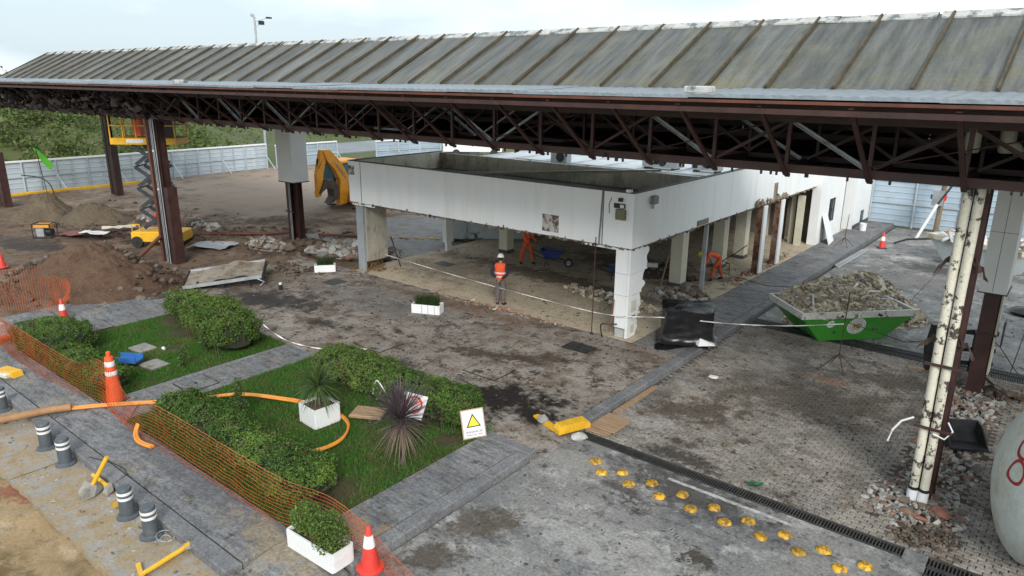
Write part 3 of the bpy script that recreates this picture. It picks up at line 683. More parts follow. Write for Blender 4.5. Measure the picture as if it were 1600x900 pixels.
# pipes hanging inside the truss at the right
for k, (x, y, label) in enumerate(((-1.72, 14.6, 'left one of two cream drain pipe stubs hanging inside the canopy truss'), (-1.25, 14.9, 'right one of two cream drain pipe stubs hanging inside the canopy truss'))):
    t = thing('drain_pipe_stub', label, 'pipe', (x, y, 6.35), 0, 'pipe stubs in the truss')
    MB().lathe([(.10, 0), (.125, .04), (.12, .5), (.11, .52)], n=14).build('pipe', CREAM, t, smooth=True)
    MB().lathe([(.11, .52), (.2, .78), (.2, .82)], n=14).build('funnel', GALV, t, smooth=True)
    if k: MB().tube([(0, 0, .15), (.14, .02, .1), (.2, .03, .0)], .09, 10).build('elbow', CREAM, t, smooth=True)

# ---- canopy columns
PIPEW = simple('peeling_cream_pipe', (.62, .60, .50), .6, 0, .08, 2, grime=(.055, .04, .032), gamt=(.535, .575), gscale=5)
BOXW = simple('grey_white_cladding', (.68, .70, .69), .45, 0, .04, 1, grime=(.36, .36, .33), gamt=(.62, .8), gscale=1.4, bmp=0, fine=.02)
def i_beam(mb, x, y, z0, z1, w, d, t=.02, alongx=True):
    if alongx:
        mb.b(x-w/2, x+w/2, y-d/2, y-d/2+t, z0, z1); mb.b(x-w/2, x+w/2, y+d/2-t, y+d/2, z0, z1); mb.b(x-t/2, x+t/2, y-d/2+t+.001, y+d/2-t-.001, z0, z1)
    else:
        mb.b(x-w/2, x-w/2+t, y-d/2, y+d/2, z0, z1); mb.b(x+w/2-t, x+w/2, y-d/2, y+d/2, z0, z1); mb.b(x-w/2+t+.001, x+w/2-t-.001, y-t/2, y+t/2, z0, z1)
    return mb
def column(label, x, y, kind, zb=-.1, h=5.9):
    t = thing('canopy_column', label, 'column', (x, y, 0), 0, 'steel columns of the canopy')
    if kind in ('steel', 'plain'):
        i_beam(MB(), -.30, 0, zb, h, .32, .34, .02).build('beam', STEEL, t)
        i_beam(MB(), .12, 0, zb, 5.9, .30, .34, .02).build('beam', STEEL, t)
        MB().b(.30, .62, -.20, -.17, zb, 3.2).build('cover_plate', STEEL, t)
        MB().b(.59, .62, -.165, .2, zb, 3.2).build('cover_plate', STEEL, t)
        for z in (1.1, 2.7, 4.2): MB().b(-.50, .66 if z < 3 else .32, -.235, -.205, z, z+.05).build('strap', DARKST, t)
        if kind == 'steel':
            for k in range(7): MB().cyl((-.12+.055*k, -.24, zb), (-.12+.052*k, -.24, 5.9), .02, n=8).build('conduit', (BLACK, GALV, BLACK, GALV, BLACK, BLACK, GALV)[k], t)
            MB().cyl((-.34, -.27, zb), (-.37, -.27, 5.9), .055, n=10).build('drain_pipe', STEEL2, t)
            for z in (3.05, 4.6): MB().b(-.02, .06, -.30, -.262, z, z+.08).build('clip', REFLW, t)
    if kind == 'boxed':
        i_beam(MB(), -.06, -.12, zb, 3.0, .26, .3, .02).build('beam', STEEL, t)
        i_beam(MB(), .24, .1, zb, 3.0, .3, .3, .02).build('beam', STEEL, t)
        for k in range(4): MB().cyl((.10+.045*k, -.31, zb), (.10+.045*k, -.31, 2.8), .018, n=8).build('conduit', (GALV, BLACK)[k % 2], t)
        MB().b(-.24, .44, -.36, -.33, 1.35, 1.4).build('strap', DARKST, t)
        MB().box((.12, .0, 4.15), (1.16, .86, 2.70)).build('cladding_box', BOXW, t)
        MB().b(-.48, .72, -.45, .45, 2.76, 2.795).build('trim', DARKST, t)
    return t
column('rust red steel column with upright cables beside the scissor lift', -29.55, 13.66, 'steel')
column('rust red steel column at the left edge of the picture', -50.3, 13.66, 'plain', h=5.9)
column('rust red steel column behind the scissor lift near the white fence', -50.2, 20.0, 'plain')
column('steel column with a white cladding box left of the excavator', -29.6, 19.75, 'boxed')
# near right pair
t = thing('canopy_column', 'steel column with two peeling cream pipes standing in rubble', 'column', (-1.4, 14.0, 0), 0, 'steel columns of the canopy')
i_beam(MB(), .03, .10, -.15, 5.9, .24, .40, .02).build('beam', STEEL, t)
for k, x in enumerate((-.15, .025)):
    MB().tube([(x+.01, -.26, .22), (x, -.265, 2.0), (x-.01, -.26, 4.1), (x, -.255, 5.95)], .076, 16).build('pipe', PIPEW, t, smooth=True)
    MB().cyl((x, -.26, -.1), (x+.01, -.26, .28), .092, .088, 14).build('pipe_socket', WHITE, t, smooth=True)
    MB().cyl((x+.01, -.26, .29), (x+.01, -.26, .34), .096, n=14).build('collar', BLACKM, t, smooth=True)
for z in (1.55, 2.75): MB().b(-.31, .30, -.385, -.365, z, z+.05).build('strap', STEEL, t)
for z, s in ((3.15, .72), (4.55, .6)):
    for sx in (-1, 1):
        top, low = [], []
        for k in range(7):
            u = k/6; xx = -.05+sx*(.14+.42*s*u); zz = z+.12-.30*u*u+rnd.uniform(-.035, .035)
            top.append((xx, -.16-.04*u+rnd.uniform(-.02, .02), zz)); low.append((xx+rnd.uniform(-.02, .02), -.16-.04*u, zz-.16*(1-u*.8)*rnd.uniform(.35, 1.2)-.015))
        bm2 = MB(); bm2.v = top+low+[(a, b+.03, c) for a, b, c in top+low]; n7 = 7
        bm2.f = [(k, k+1, n7+k+1, n7+k) for k in range(6)]+[(14+k+1, 14+k, 14+n7+k, 14+n7+k+1) for k in range(6)]+[(k+1, k, 14+k, 14+k+1) for k in range(6)]+[(n7+k, n7+k+1, 14+n7+k+1, 14+n7+k) for k in range(6)]
        bm2.build('torn_bracket', DARKST, t)
MB().tube([(-.32, -.38, 1.72), (-.5, -.4, 1.6), (-.62, -.42, 1.38), (-.66, -.43, 1.15)], .02, 6).build('tape_scrap', REFLW, t, smooth=True)
MB().tube([(.02, -.39, 1.5), (.2, -.38, 1.45), (.3, -.35, 1.62), (.2, -.3, 1.75)], .015, 6).build('tape_scrap', REFLW, t, smooth=True)
t = thing('canopy_column', 'steel column with a tall white cladding box beside the pallet forks', 'column', (-1.38, 20.45, 0), 0, 'steel columns of the canopy')
i_beam(MB(), 0, -.1, -.1, 3.0, .34, .40, .02).build('beam', STEEL, t)
i_beam(MB(), .02, .3, -.1, 3.0, .3, .3, .02).build('beam', DARKST, t)
MB().b(.19, .23, -.16, .2, .5, 2.7).build('board', CREAM, t)
MB().b(.34, .37, -.1, .24, 1.25, 1.9).build('cover_plate', STEEL, t)
mb = MB().box((0, 0, 4.05), (.56, 1.10, 2.74)); mb.build('cladding_box', BOXW, t)
MB().b(-.004, .004, -.554, -.55, 2.72, 5.4).build('seam', DARKST, t); MB().b(-.283, .283, -.556, -.55, 4.15, 4.158).build('seam', DARKST, t)
MB().b(-.31, .31, -.58, .58, 2.66, 2.675).build('trim', DARKST, t)
MB().b(-.2, .25, -.34, -.31, 1.55, 1.6).build('strap', DARKST, t)

# ================================================================ THE BUILDING
FX0, FX1, FY0, FY1, FZ0, FZ1 = -22.3, -9.78, 17.4, 22.4, 2.90, 4.47
bd = thing('gutted_building', 'gutted white flat-roofed building with a deep white fascia on bare columns', 'building', (-16, 17.4, .15))
def B(mb, name, mat, par=bd, **k): return mb.build(name, mat, par, world=True, **k)
FASC = simple('white_fascia_panel', (.78, .80, .80), .42, 0, .02, .8, grime=(.68, .68, .66), gamt=(.5, .76), gscale=1.0, bmp=0, fine=.01, stretch=(2.2, 2.2, .3))
PARIN = simple('stained_parapet', (.66, .63, .53), .9, 0, .12, 1.5, grime=(.20, .19, .10), gamt=(.5, .68), gscale=1.4, stretch=(1, 1, .5), bmp=.4)
ROOFW = simple('wet_mossy_roof', (.045, .042, .035), .55, 0, .3, 1.2, grime=(.06, .075, .022), gamt=(.52, .64))
RAG = simple('torn_plaster', (.30, .26, .21), .95, 0, .3, 5, grime=(.09, .06, .045), gamt=(.45, .6), bmp=.5)
for a, b in ((FX0, -21.60), (-21.58, -10.78), (-10.76, FX1)): B(MB().b(a, b, FY0, FY0+.12, FZ0, FZ1), 'fascia_panel', FASC)
for a, b in ((FY0+.13, 22.0), (22.01, 26.6), (26.61, 31.2), (31.21, 34.2)): B(MB().b(FX1-.12, FX1, a, b, FZ0, FZ1), 'fascia_panel', FASC)
B(MB().b(FX0, FX0+.12, FY0+.13, FY1, FZ0, FZ1), 'fascia_panel', FASC)
B(MB().b(FX0+.13, FX1-.13, FY1-.12, FY1, 3.2, FZ1-.03), 'parapet', PARIN)
for q in ((FX0+.123, FX0+.14, FY0+.14, FY1-.13), (FX0+.15, FX1-.14, FY0+.123, FY0+.14), (FX1-.14, FX1-.123, FY0+.14, FY1-.13)): B(MB().b(*q, 3.3, FZ1-.02), 'parapet_lining', PARIN)
COP = simple('dark_coping', (.10, .10, .095), .8, 0, .3, 3)
B(MB().b(FX0-.01, FX1+.01, FY0-.01, FY0+.15, FZ1+.002, FZ1+.03), 'coping', COP); B(MB().b(FX1-.15, FX1+.01, FY0+.152, 34.2, FZ1+.002, FZ1+.03), 'coping', COP); B(MB().b(FX0-.01, FX0+.15, FY0+.152, FY1, FZ1+.002, FZ1+.03), 'coping', COP)
B(MB().b(FX0+.13, FX1-.13, FY0+.13, FY1-.13, 3.55, 3.80), 'roof_slab', ROOFW)
B(MB().b(FX0+.1, FX1-.13, FY1+.01, 43.2, 3.55, 3.9), 'roof_slab', ROOFW)
WROOF = simple('pale_metal_roof', (.52, .56, .58), .45, .1, .08, .8, grime=(.33, .34, .33), gamt=(.55, .75))
for x in np.arange(FX0+.2, FX1-1.8, 1.55): 
    mb = MB().b(x, x+1.53, FY1+.3, 43, 3.93, 4.06); mb.b(x, x+.06, FY1+.3, 43, 4.062, 4.12); B(mb, 'roof_sheet', WROOF)
# ragged lower edge where the soffit was torn off
mb = MB()
for i in range(420):
    x = rnd.uniform(FX0, FX1); s = rnd.uniform(.03, .11); mb.chunk((x, FY0+rnd.uniform(.02, .2), FZ0-rnd.uniform(0, .05)), (s*2, .05, s*.8))
for i in range(520):
    y = rnd.uniform(FY0, 34.2); s = rnd.uniform(.03, .11); mb.chunk((FX1-rnd.uniform(.02, .2), y, FZ0-rnd.uniform(0, .05)), (.05, s*2, s*.8))
o = B(mb, 'torn_edge', RAG); o['kind'] = 'stuff'
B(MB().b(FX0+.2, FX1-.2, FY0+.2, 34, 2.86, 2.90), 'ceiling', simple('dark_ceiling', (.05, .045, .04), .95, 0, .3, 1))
B(MB().b(-11.4, -9.95, FY0+.05, FY0+.09, 2.80, 2.86), 'edge_trim', WHITE); B(MB().b(-22.2, -20.9, FY0+.03, FY0+.07, 2.79, 2.87), 'edge_trim', WHITE)
# seam, patch where a box was ripped off the fascia, lamps and boxes by the corner
B(MB().b(-12.95, -12.33, FY0-.004, FY0+.002, 3.02, 3.55), 'patch', simple('ripped_patch', (.55, .54, .5), .9, 0, .1, 3, grime=(.13, .08, .055), gamt=(.47, .55), gscale=4))
mb = MB(); mb.tube([(-10.80, FY0-.02, 4.47), (-10.83, FY0-.03, 3.6), (-10.86, FY0-.03, 2.9)], .022, 6); B(mb, 'downpipe', simple('grey_conduit', (.2, .2, .19), .6))
for sx_ in (-21.59, -10.77): B(MB().b(sx_-.015, sx_+.015, FY0-.004, FY0-.001, FZ0+.01, FZ1-.01), 'seam', COP)
B(MB().b(-22.29, -21.95, FY0-.004, FY0-.001, 3.95, 4.3), 'patch', simple('ripped_patch', (.5, .5, .5)))
B(MB().box((-10.18, FY0-.06, 4.28), (.10, .1, .10)), 'camera_box', BLACKM); B(MB().box((-10.22, FY0-.035, 4.10), (.34, .06, .13)), 'socket_box', BLACKM)
B(MB().box((-10.12, FY0-.075, 4.10), (.12, .01, .09)), 'socket_plate', REFLW)
B(MB().box((-10.16, FY0-.05, 3.86), (.30, .09, .30)), 'meter_box', simple('olive_box', (.19, .175, .10), .6, 0, .15, 3)); B(MB().box((-9.98, FY0+.06, 4.53), (.14, .14, .08)), 'vent_cap', WHITE)
B(MB().tube([(-10.5, FY0-.015, 4.3), (-10.58, FY0-.015, 4.1), (-10.55, FY0-.015, 3.85)], .009, 5), 'cable', BLACK)
B(MB().box((FX1+.07, 18.45, 4.20), (.14, .26, .24), ch=.03), 'floodlight', simple('grey_lamp', (.22, .23, .24), .5)); B(MB().box((FX1+.05, 18.43, 4.02), (.05, .07, .16)), 'lamp_bracket', GALV)
# exposed plaster strip above the stripped column
B(MB().b(FX1+.002, FX1+.012, 28.55, 28.95, 3.0, 3.62), 'bare_strip', RAG); B(MB().b(FX1+.002, FX1+.01, 21.6, 22.5, 2.92, 3.1), 'bare_strip', RAG)
mb = MB()
for i in range(34):
    y = 26.6+rnd.random()*3.4; s = rnd.uniform(.05, .2); mb.chunk((FX1+.012, y, 2.98+abs(rnd.gauss(0, .05))), (.03, s*1.6, s))
o = B(mb, 'torn_plaster', RAG); o['kind'] = 'stuff'
# columns
def jag_panel(y0, y1, z0, z1, x0, x1, jag, seed):
    R = random.Random(seed); n = 7; poly = [(y0, z0)]+[(y1-(R.random()*jag), z0+(z1-z0)*i/n) for i in range(n+1)]+[(y0, z1)]
    M = Matrix(((0, 0, 1, x0), (1, 0, 0, 0), (0, 1, 0, 0), (0, 0, 0, 1)))
    return MB().prism(poly, x1-x0, M)
cc = B(MB().b(-10.27, -9.905, 17.52, 17.88, .15, 2.9), 'corner_column', simple('grey_core', (.42, .43, .42), .9, 0, .15, 2, grime=(.22, .18, .14), bmp=.4))
for k, (z0, z1) in enumerate(((.17, .80), (.81, 1.46), (1.47, 2.12), (2.13, 2.86))):
    cc2 = jag_panel(17.46, 18.12+.14*k, z0, z1, -9.90, -9.82, .22, k); B(cc2, 'column_panel', WHITE)
    mb = MB().b(-10.30+(.05 if k < 1 else 0), -9.905, 17.44, 17.50, z0+(.3 if k == 0 else 0), z1); B(mb, 'column_panel', FASC)
B(MB().b(-9.822, -9.815, 17.62, 17.92, .95, 1.3), 'patch', CREAM); B(MB().b(-9.822, -9.815, 17.64, 17.85, .3, .55), 'patch', CREAM); B(MB().b(-9.822, -9.812, 17.66, 17.9, .78, .84), 'slot', BRICKR)
fl = simple('stripped_concrete', (.40, .38, .32), .9, 0, .15, 1.5, grime=(.18, .14, .10), gamt=(.52, .66), stretch=(1, 1, .4), bmp=.5)
B(MB().b(-22.05, -21.62, 17.60, 18.62, .55, 2.9), 'column', fl); B(MB().b(-22.10, -21.70, 17.50, 17.59, .16, 2.86), 'column_panel', simple('blue_grey_board', (.30, .33, .35), .6, 0, .1, 2, grime=(.18, .17, .16)))
mb = MB()
for i in range(26): mb.cyl((-22.05+rnd.random()*.42, 17.62+rnd.random()*.98, .12), (-22.05+rnd.random()*.42, 17.62+rnd.random()*.98, .62), .012, n=5)
for i in range(40): mb.chunk((-21.85+rnd.gauss(0, .35), 18.1+rnd.gauss(0, .5), .18), (.14, .1, .08))
o = B(mb, 'broken_foot', simple('rusty_rebar', (.21, .13, .06), .9, 0, .3, 4)); o['kind'] = 'stuff'
B(MB().beam((-21.2, 18.9, .16), (-21.5, 18.7, 1.4), .04, .04), 'prop', DARKST)
mb = MB(); mb.b(-21.85, -21.62, 22.0, 22.45, .55, 2.9).b(-21.80, -21.66, 22.08, 22.36, .15, .56); B(mb, 'column', WHITE)
def ccol(x, y, s=.46, zt=2.88):
    B(MB().b(x-s/2, x+s/2, y-s/2, y+s/2, .30, zt), 'column', CREAM); B(MB().b(x-s/2-.012, x+s/2+.012, y-s/2-.012, y+s/2+.012, .148, .30), 'column_base', simple('dark_skirting', (.07, .08, .085), .6))
for x, y in ((-19.6, 23.7), (-11.35, 23.75), (-11.35, 27.45), (-11.3, 29.6), (-19.6, 28.2), (-15.5, 28.2), (-15.5, 33)): ccol(x, y)
for y in (27.45, 29.4):
    B(MB().b(-9.90, -9.66, y-.2, y+.2, .15, 2.9), 'column', simple('rust_stained_render', (.27, .17, .12), .9, 0, .25, 2, grime=(.10, .035, .025) if y < 28 else (.45, .40, .32), gamt=(.42, .56), gscale=2.6, bmp=.5))
    cp = jag_panel(y-.21, y+.17, .2, 2.88, -9.655, -9.60, .05, int(y*10)); B(cp, 'column_panel', WHITE)
B(MB().b(-10.16, -10.03, 23.05, 23.16, .15, 2.95), 'steel_post', GALV)
# walls
WALL = WHITE
B(MB().b(-9.95, -9.55, 34.22, 34.75, .15, 4.44), 'door_jamb', WALL)
B(MB().b(-9.80, -9.60, 34.76, 35.95, .15, 4.44), 'wall', WALL); B(MB().b(-9.80, -9.60, 35.951, 36.95, .15, .95), 'wall', WALL); B(MB().b(-9.80, -9.60, 35.951, 36.95, 2.1, 4.44), 'wall', WALL); B(MB().b(-9.80, -9.60, 36.951, 38.4, .15, 4.44), 'wall', WALL)
w = B(MB().b(-9.72, -9.70, 35.95, 36.95, .95, 2.1), 'window', GLASS)
mb = MB()
for y in (36.0, 36.25, 36.5, 36.75, 36.9): mb.box((-9.62-bd.location.x, y-bd.location.y, 1.525-bd.location.z), (.025, .02, 1.13))
for z in (1.0, 1.5, 2.05): mb.box((-9.64-bd.location.x, 36.45-bd.location.y, z-bd.location.z), (.02, .98, .025))
mb.build('window_bars', BLACKM, w)
B(MB().b(-10.1, -9.95, 38.41, 39.3, .15, 4.44), 'door_recess', simple('grey_door', (.36, .38, .39), .6, 0, .1, 2))
B(MB().b(-9.80, -9.28, 39.31, 43.3, .15, 4.44), 'wall', WALL); B(MB().b(-9.27, -9.24, 40.8, 41.3, .35, .95), 'vent', GLASS); B(MB().b(-9.275, -9.255, 39.4, 43.2, .16, .34), 'skirting', simple('dark_skirting', (.07, .08, .085), .6))
INW = simple('interior_wall', (.22, .20, .17), .9, 0, .15, 1, grime=(.1, .085, .07))
B(MB().b(-22.2, -22.05, 27.5, 43, .15, 3.5), 'inner_wall', INW); B(MB().b(-22.0, -10.2, 35.2, 35.35, .15, 3.5), 'inner_wall', INW); B(MB().b(-17.5, -17.3, 29.5, 35.1, .15, 3.5), 'inner_wall', INW); B(MB().b(-22.2, -9.3, 43.31, 43.5, .15, 4.4), 'wall', WALL)
for k, (x, y, h) in enumerate(((-10.2, 33.6, 2.5), (-10.35, 33.9, 2.7), (-10.6, 34.0, 2.4), (-11.3, 34.6, 2.6), (-12.2, 34.9, 2.6))): B(MB().b(x-.16, x+.16, y, y+.05, .15, h), 'door_frame', simple('dark_brown_board', (.06, .035, .022), .7) if k % 2 else CREAM)
# roof clutter
pb = simple('grey_plank', (.27, .25, .2), .8, 0, .2, 3)
for k in range(5): tag(MB().beam((-20.4+k*.35, 18.8+.3*k, 3.86+.05*k), (-13.6+.5*k, 22.0+.1*k, 4.40+.03*k), .11, .05).build('plank', pb), 'grey plank lying across the flat roof parapet, %s from the front' % ('first', 'second', 'third', 'fourth', 'fifth')[k], 'plank', 'planks on the roof')
def ac_unit(x, y, w, d, h, label):
    t = thing('air_conditioner', label, 'air conditioner', (x, y, 4.07), 0, 'units on the roof')
    MB().box((0, 0, h/2+.08), (w, d, h), ch=.03).build('casing', GALV, t); MB().cyl((w*.1, -d/2-.012, h/2+.08), (w*.1, -d/2-.002, h/2+.08), h*.38, n=18).build('fan_grille', BLACKM, t)
    for s in (-1, 1): MB().b(s*w*.4-.04, s*w*.4+.04, -d/2, d/2, 0, .08).build('foot', BLACKM, t)
ac_unit(-17.4, 24.6, .8, .35, .55, 'small grey roof unit behind the parapet, nearest the planks'); ac_unit(-13.6, 26.3, 1.5, .6, .5, 'wide grey roof unit behind the middle of the parapet'); ac_unit(-11.8, 26.6, 1.1, .5, .7, 'grey roof unit near the right end of the parapet')
t = thing('roof_pipe', 'thin pale pipe run on the roof behind the parapet', 'pipe', (-14, 24.4, 4.07))
MB().tube([(-5.8, .2, .12), (-1, .1, .12), (3.4, 0, .14)], .035, 8).build('pipe', WHITE, t, smooth=True)
for x in (-5, -2, 1, 3): MB().box((x, .1, .05), (.08, .2, .1)).build('foot', BLACKM, t)
# ================================================================ FENCES AND BACKGROUND
FENCE = simple('white_blue_sheet', (.46, .53, .58), .45, .05, .06, .6, grime=(.36, .39, .40), gamt=(.5, .75), gscale=.8, bmp=0, fine=.03, orand=.14)
FENCEB = simple('blue_grey_sheet', (.36, .45, .53), .45, .05, .06, .6, grime=(.30, .35, .38), gamt=(.5, .75), gscale=.8, bmp=0, fine=.03, orand=.14)
def sheet_mesh(w, h, ribs, mat, depth=.03):
    mb = MB(); pr = []
    for i in range(ribs):
        z0 = h*i/ribs; d = h/ribs
        pr += [(0, z0), (0, z0+d*.80), (depth, z0+d*.86), (depth, z0+d*.94)]
    pr.append((0, h)); vs = [(x, -y, z) for x in (-w/2, w/2) for y, z in pr]+[(x, .02, z) for x in (-w/2, w/2) for z in (0, h)]
    n = len(pr); fs = [(i, n+i, n+i+1, i+1) for i in range(n-1)]+[(2*n, 2*n+1, 2*n+3, 2*n+2)]
    mb.add(vs, fs); return mb.mesh('sheet', mat)
def fence(label, p, q, h, pw, ribs, mat, every=2, prop=True, z=0, cap=True):
    p, q = Vector((*p, z)), Vector((*q, z)); L = (q-p).length; n = max(1, round(L/pw)); w = L/n
    t = thing('sheet_fence', label, 'fence', p, math.atan2(q.y-p.y, q.x-p.x))
    me = sheet_mesh(w-.02, h-.12, ribs, mat); pm = MB().b(-.02, .02, -.085, -.035, 0, h-.08).mesh('post', FENCE); pb_ = MB().b(-.04, .04, -.115, -.035, 0, h-.04).mesh('post', FENCE)
    for i in range(n): link('sheet', me, t, ((i+.5)*w, 0, .06), (rnd.gauss(0, .006), 0, 0))
    for i in range(n+1):
        link('post', pb_ if i % every == 0 else pm, t, (i*w, 0, 0), (0, rnd.gauss(0, .006), 0))
        if prop and i % 4 == 2: MB().beam((i*w, -.1, h*.5), (i*w+.25, -.85, .0), .06, .04).build('prop', FENCE, t)
    MB().b(0, L, -.09, -.04, h*.48, h*.52).build('rail', FENCE, t)
    if cap: MB().b(-.02, L+.02, -.12, .05, h-.08, h+.03).build('cap', WHITE, t)
    return t
fence('long white sheet fence along the foot of the scrub hillside', (-55.1, -8), (-55.1, 34.4), 2.1, 1.0, 6, FENCE)
fence('short pale sheet fence right of the tall lamp mast', (-54.9, 35.2), (-54.6, 41.4), 2.0, 1.0, 6, FENCEB, z=-.05)
fence('low pale sheet fence by the far road left of the white truck', (-53.6, 45.2), (-51.0, 57), 1.9, 1.2, 5, FENCEB, z=-.1)
fence('blue grey sheet fence closing the yard at the right', (-9.2, 42.6), (12, 42.6), 2.55, 2.05, 8, FENCEB, every=1, prop=False)
t = thing('parking_kerb', 'yellow painted kerb in front of the white fence', 'kerb', (-54.3, 8, 0))
for i in range(16):
    MB().box((0, i*1.05, .05), (.28, 1.03, .2), ch=.03).build('kerb_stone', YELLOWP, t)
# lamp mast
t = thing('lamp_mast', 'tall grey lamp mast rising above the canopy roof', 'street lamp', (-56, 35.0, -.1))
MB().cyl((0, 0, 0), (0, 0, 12.4), .13, .08, 10).build('mast', GALV, t, smooth=True)
MB().beam((0, 0, 12.0), (.5, .9, 12.35), .07, .07).build('arm', GALV, t); MB().beam((0, 0, 11.5), (.3, .5, 12.1), .05, .05).build('arm', GALV, t); MB().beam((0, 0, 12.45), (-.1, -.25, 12.55), .2, .2).build('lamp_head', GALV, t)
MB().box((.55, 1.0, 12.36), (.3, .5, .12), rz=.5).build('lamp_head', BLACKM, t); MB().box((.25, .45, 11.95), (.3, .4, .3), rz=.4).build('lamp_head', BLACKM, t)
# flag
t = thing('flag', 'bright lime green flag on a thin pole in front of the white fence', 'flag', (-53.2, 16.9, 0))
MB().cyl((0, 0, 0), (-.12, -.2, 3.05), .02, n=6).build('pole', BLACKM, t)
mb = MB(); n = 10
for i in range(n+1):
    u = i/n; wd = .75*(1-abs(u-.75)/.9)*min(1, u*4+.2)*.75
    a = Vector((-.12+.35*u, -.2+.75*u, 3.05-1.05*u)); mb.v += [tuple(a), tuple(a+Vector((.05*math.sin(u*9)-.12, -.12, -wd)))]
mb.f = [(2*i, 2*i+1, 2*i+3, 2*i+2) for i in range(n)]
mb.build('cloth', simple('lime_cloth', (.16, .72, .05), .7, 0, .05, 3, bmp=0), t, smooth=True, ang=180)
# white truck by the far road
t = thing('white_truck', 'white truck with blue windscreen parked by the far road', 'truck', (-49.3, 55.2, -.1), math.radians(40))
body = [(-3.6, .55), (2.3, .55), (2.45, 1.35), (1.6, 1.5), (.9, 2.45), (-.6, 2.5), (-.7, 1.55), (-3.6, 1.5)]
M_ = Matrix(((1, 0, 0, 0), (0, 0, -1, .95), (0, 1, 0, 0), (0, 0, 0, 1)))
MB().prism(body, 1.9, M_).build('body', WHITE, t)
for s in (-1, 1): MB().prism([(.72, 2.3), (1.35, 1.55), (-.45, 1.58), (-.45, 2.3)], .01, Matrix(((1, 0, 0, 0), (0, 0, -1, .965 if s > 0 else -.955), (0, 1, 0, 0), (0, 0, 0, 1)))).build('side_window', BLUEGL, t)
mb = MB(); mb.add([(1.63, -.8, 1.53), (1.63, .8, 1.53), (.97, .75, 2.40), (.97, -.75, 2.40)], [(0, 1, 2, 3)]); mb.add([(-.62, -.8, 1.6), (-.62, .8, 1.6), (-.61, .75, 2.4), (-.61, -.75, 2.4)], [(3, 2, 1, 0)]); mb.v = [(a+.025 if i < 4 else a-.06, b, c+.012) for i, (a, b, c) in enumerate(mb.v)]; mb.build('windscreen', BLUEGL, t)
for x in (-2.3, 1.5):
    for y in (-.85, .85): w = MB().cyl((x, y-.13, .4), (x, y+.13, .4), .4, n=18).build('wheel', BLACK, t, smooth=True)
MB().box((-2.2, 0, 1.9), (2.6, 1.85, .75), ch=.04).build('cargo_cover', WHITE, t)
# pale buildings far behind
def shed(label, x, y, w, d, h, rz, n_op):
    t = thing('white_shed', label, 'shed', (x, y, -.1), rz, 'pale sheds in the background')
    MB().box((0, 0, h/2), (w, d, h)).build('wall', WHITE, t); MB().box((0, 0, h+.06), (w+.3, d+.3, .1)).build('roof', WROOF, t)
    for k in range(n_op):
        x0 = -w/2+(k+.7)*w/(n_op+.4)
        MB().box((x0, -d/2-.01, h*.48), (.9, .03, h*.8)).build('door', simple('shed_door', (.45, .47, .48), .5), t)
    for k in range(int(w/1.2)): MB().box((-w/2+.6+k*1.2, -d/2-.02, h/2), (.05, .03, h-.1)).build('rib', WHITE, t)
shed('white ribbed shed behind the left end of the flat roof', -36.5, 56, 9, 4, 2.7, math.radians(39), 2)
shed('long white shed behind the middle of the flat roof', -24.5, 62, 11, 4, 3.1, math.radians(39), 3)
shed('white shed behind the blue grey fence at the right', -5.5, 52, 9, 4, 4.0, 0, 1)
# tree line far right and behind
BARK = simple('bark', (.09, .07, .05), .9, 0, .3, 6, bmp=.5)
TREEL = leafmat('dark_tree_leaves', (.018, .034, .010), (.05, .08, .022), None, .15)
def tree(label, x, y, h, r, n):
    t = thing('tree', label, 'tree', (x, y, -.1), 0, 'trees behind the yard')
    mb = MB(); mb.tube([(0, 0, 0), (.05, .02, h*.35), (-.05, .05, h*.75)], .2, 8, rf=[.22, .16, .06])
    for k in range(6):
        a = k*1.05; mb.tube([(0, 0, h*(.3+.06*k)), (r*.4*math.cos(a), r*.4*math.sin(a), h*(.45+.06*k)), (r*.75*math.cos(a), r*.75*math.sin(a), h*(.55+.06*k))], .05, 5, rf=[.08, .05, .02])
    mb.build('trunk', BARK, t)
    pts = np.concatenate([bush_points((rnd.gauss(0, r*.4), rnd.gauss(0, r*.4), h*rnd.uniform(.45, .85)), (r*.5, r*.5, r*.4), n//14, inner=.2) for k in range(14)])
    link('crown', polys_mesh('crown', leaves(pts, .3, up=.4), TREEL), t)
tree('dark tree behind the fence at the far right, nearest the white cladding box', 1.2, 62, 4.4, 2.4, 5000); tree('dark tree behind the far right fence, left of the telephone pole', -3.2, 66, 4.0, 2.2, 4000)
tree('dark tree behind the flat roof beside the far road', -66, 92, 6.2, 3.5, 5000)
# pole, strut and box by the right fence
t = thing('timber_pole', 'timber pole with a service box before the blue grey fence', 'pole', (-5.75, 41.2, 0))
MB().cyl((0, 0, 0), (.12, 0, 5.0), .13, .11, 10).build('pole', simple('old_timber', (.22, .17, .12), .9, 0, .25, 4, stretch=(4, 4, .6), bmp=.5), t, smooth=True)
MB().box((-.1, -.2, 1.95), (.5, .2, .75)).build('service_box', GALV, t)
MB().box((-.36, -.2, 2.0), (.14, .18, .22)).build('socket', BLUE, t); MB().box((.2, -.2, 2.0), (.12, .18, .3)).build('socket', RED, t)
t = thing('slanting_pipe', 'black and white pipe leaning against the timber pole', 'pipe', (-6.35, 39.9, 0))
MB().cyl((0, 0, 0), (.62, .35, 1.75), .075, n=10).build('white_sleeve', WHITE, t, smooth=True); MB().cyl((.60, .34, 1.7), (2.0, 1.1, 4.6), .055, n=8).build('pipe', BLACK, t, smooth=True)
tag(MB().tube([(-6.9, 37.8, .05), (-6.6, 39.2, .05), (-5.2, 40.6, .06), (-4.5, 40.9, .05)], .045, 6).build('ground_cable', BLACK, smooth=True), 'black cable on the ground below the timber pole', 'cable')

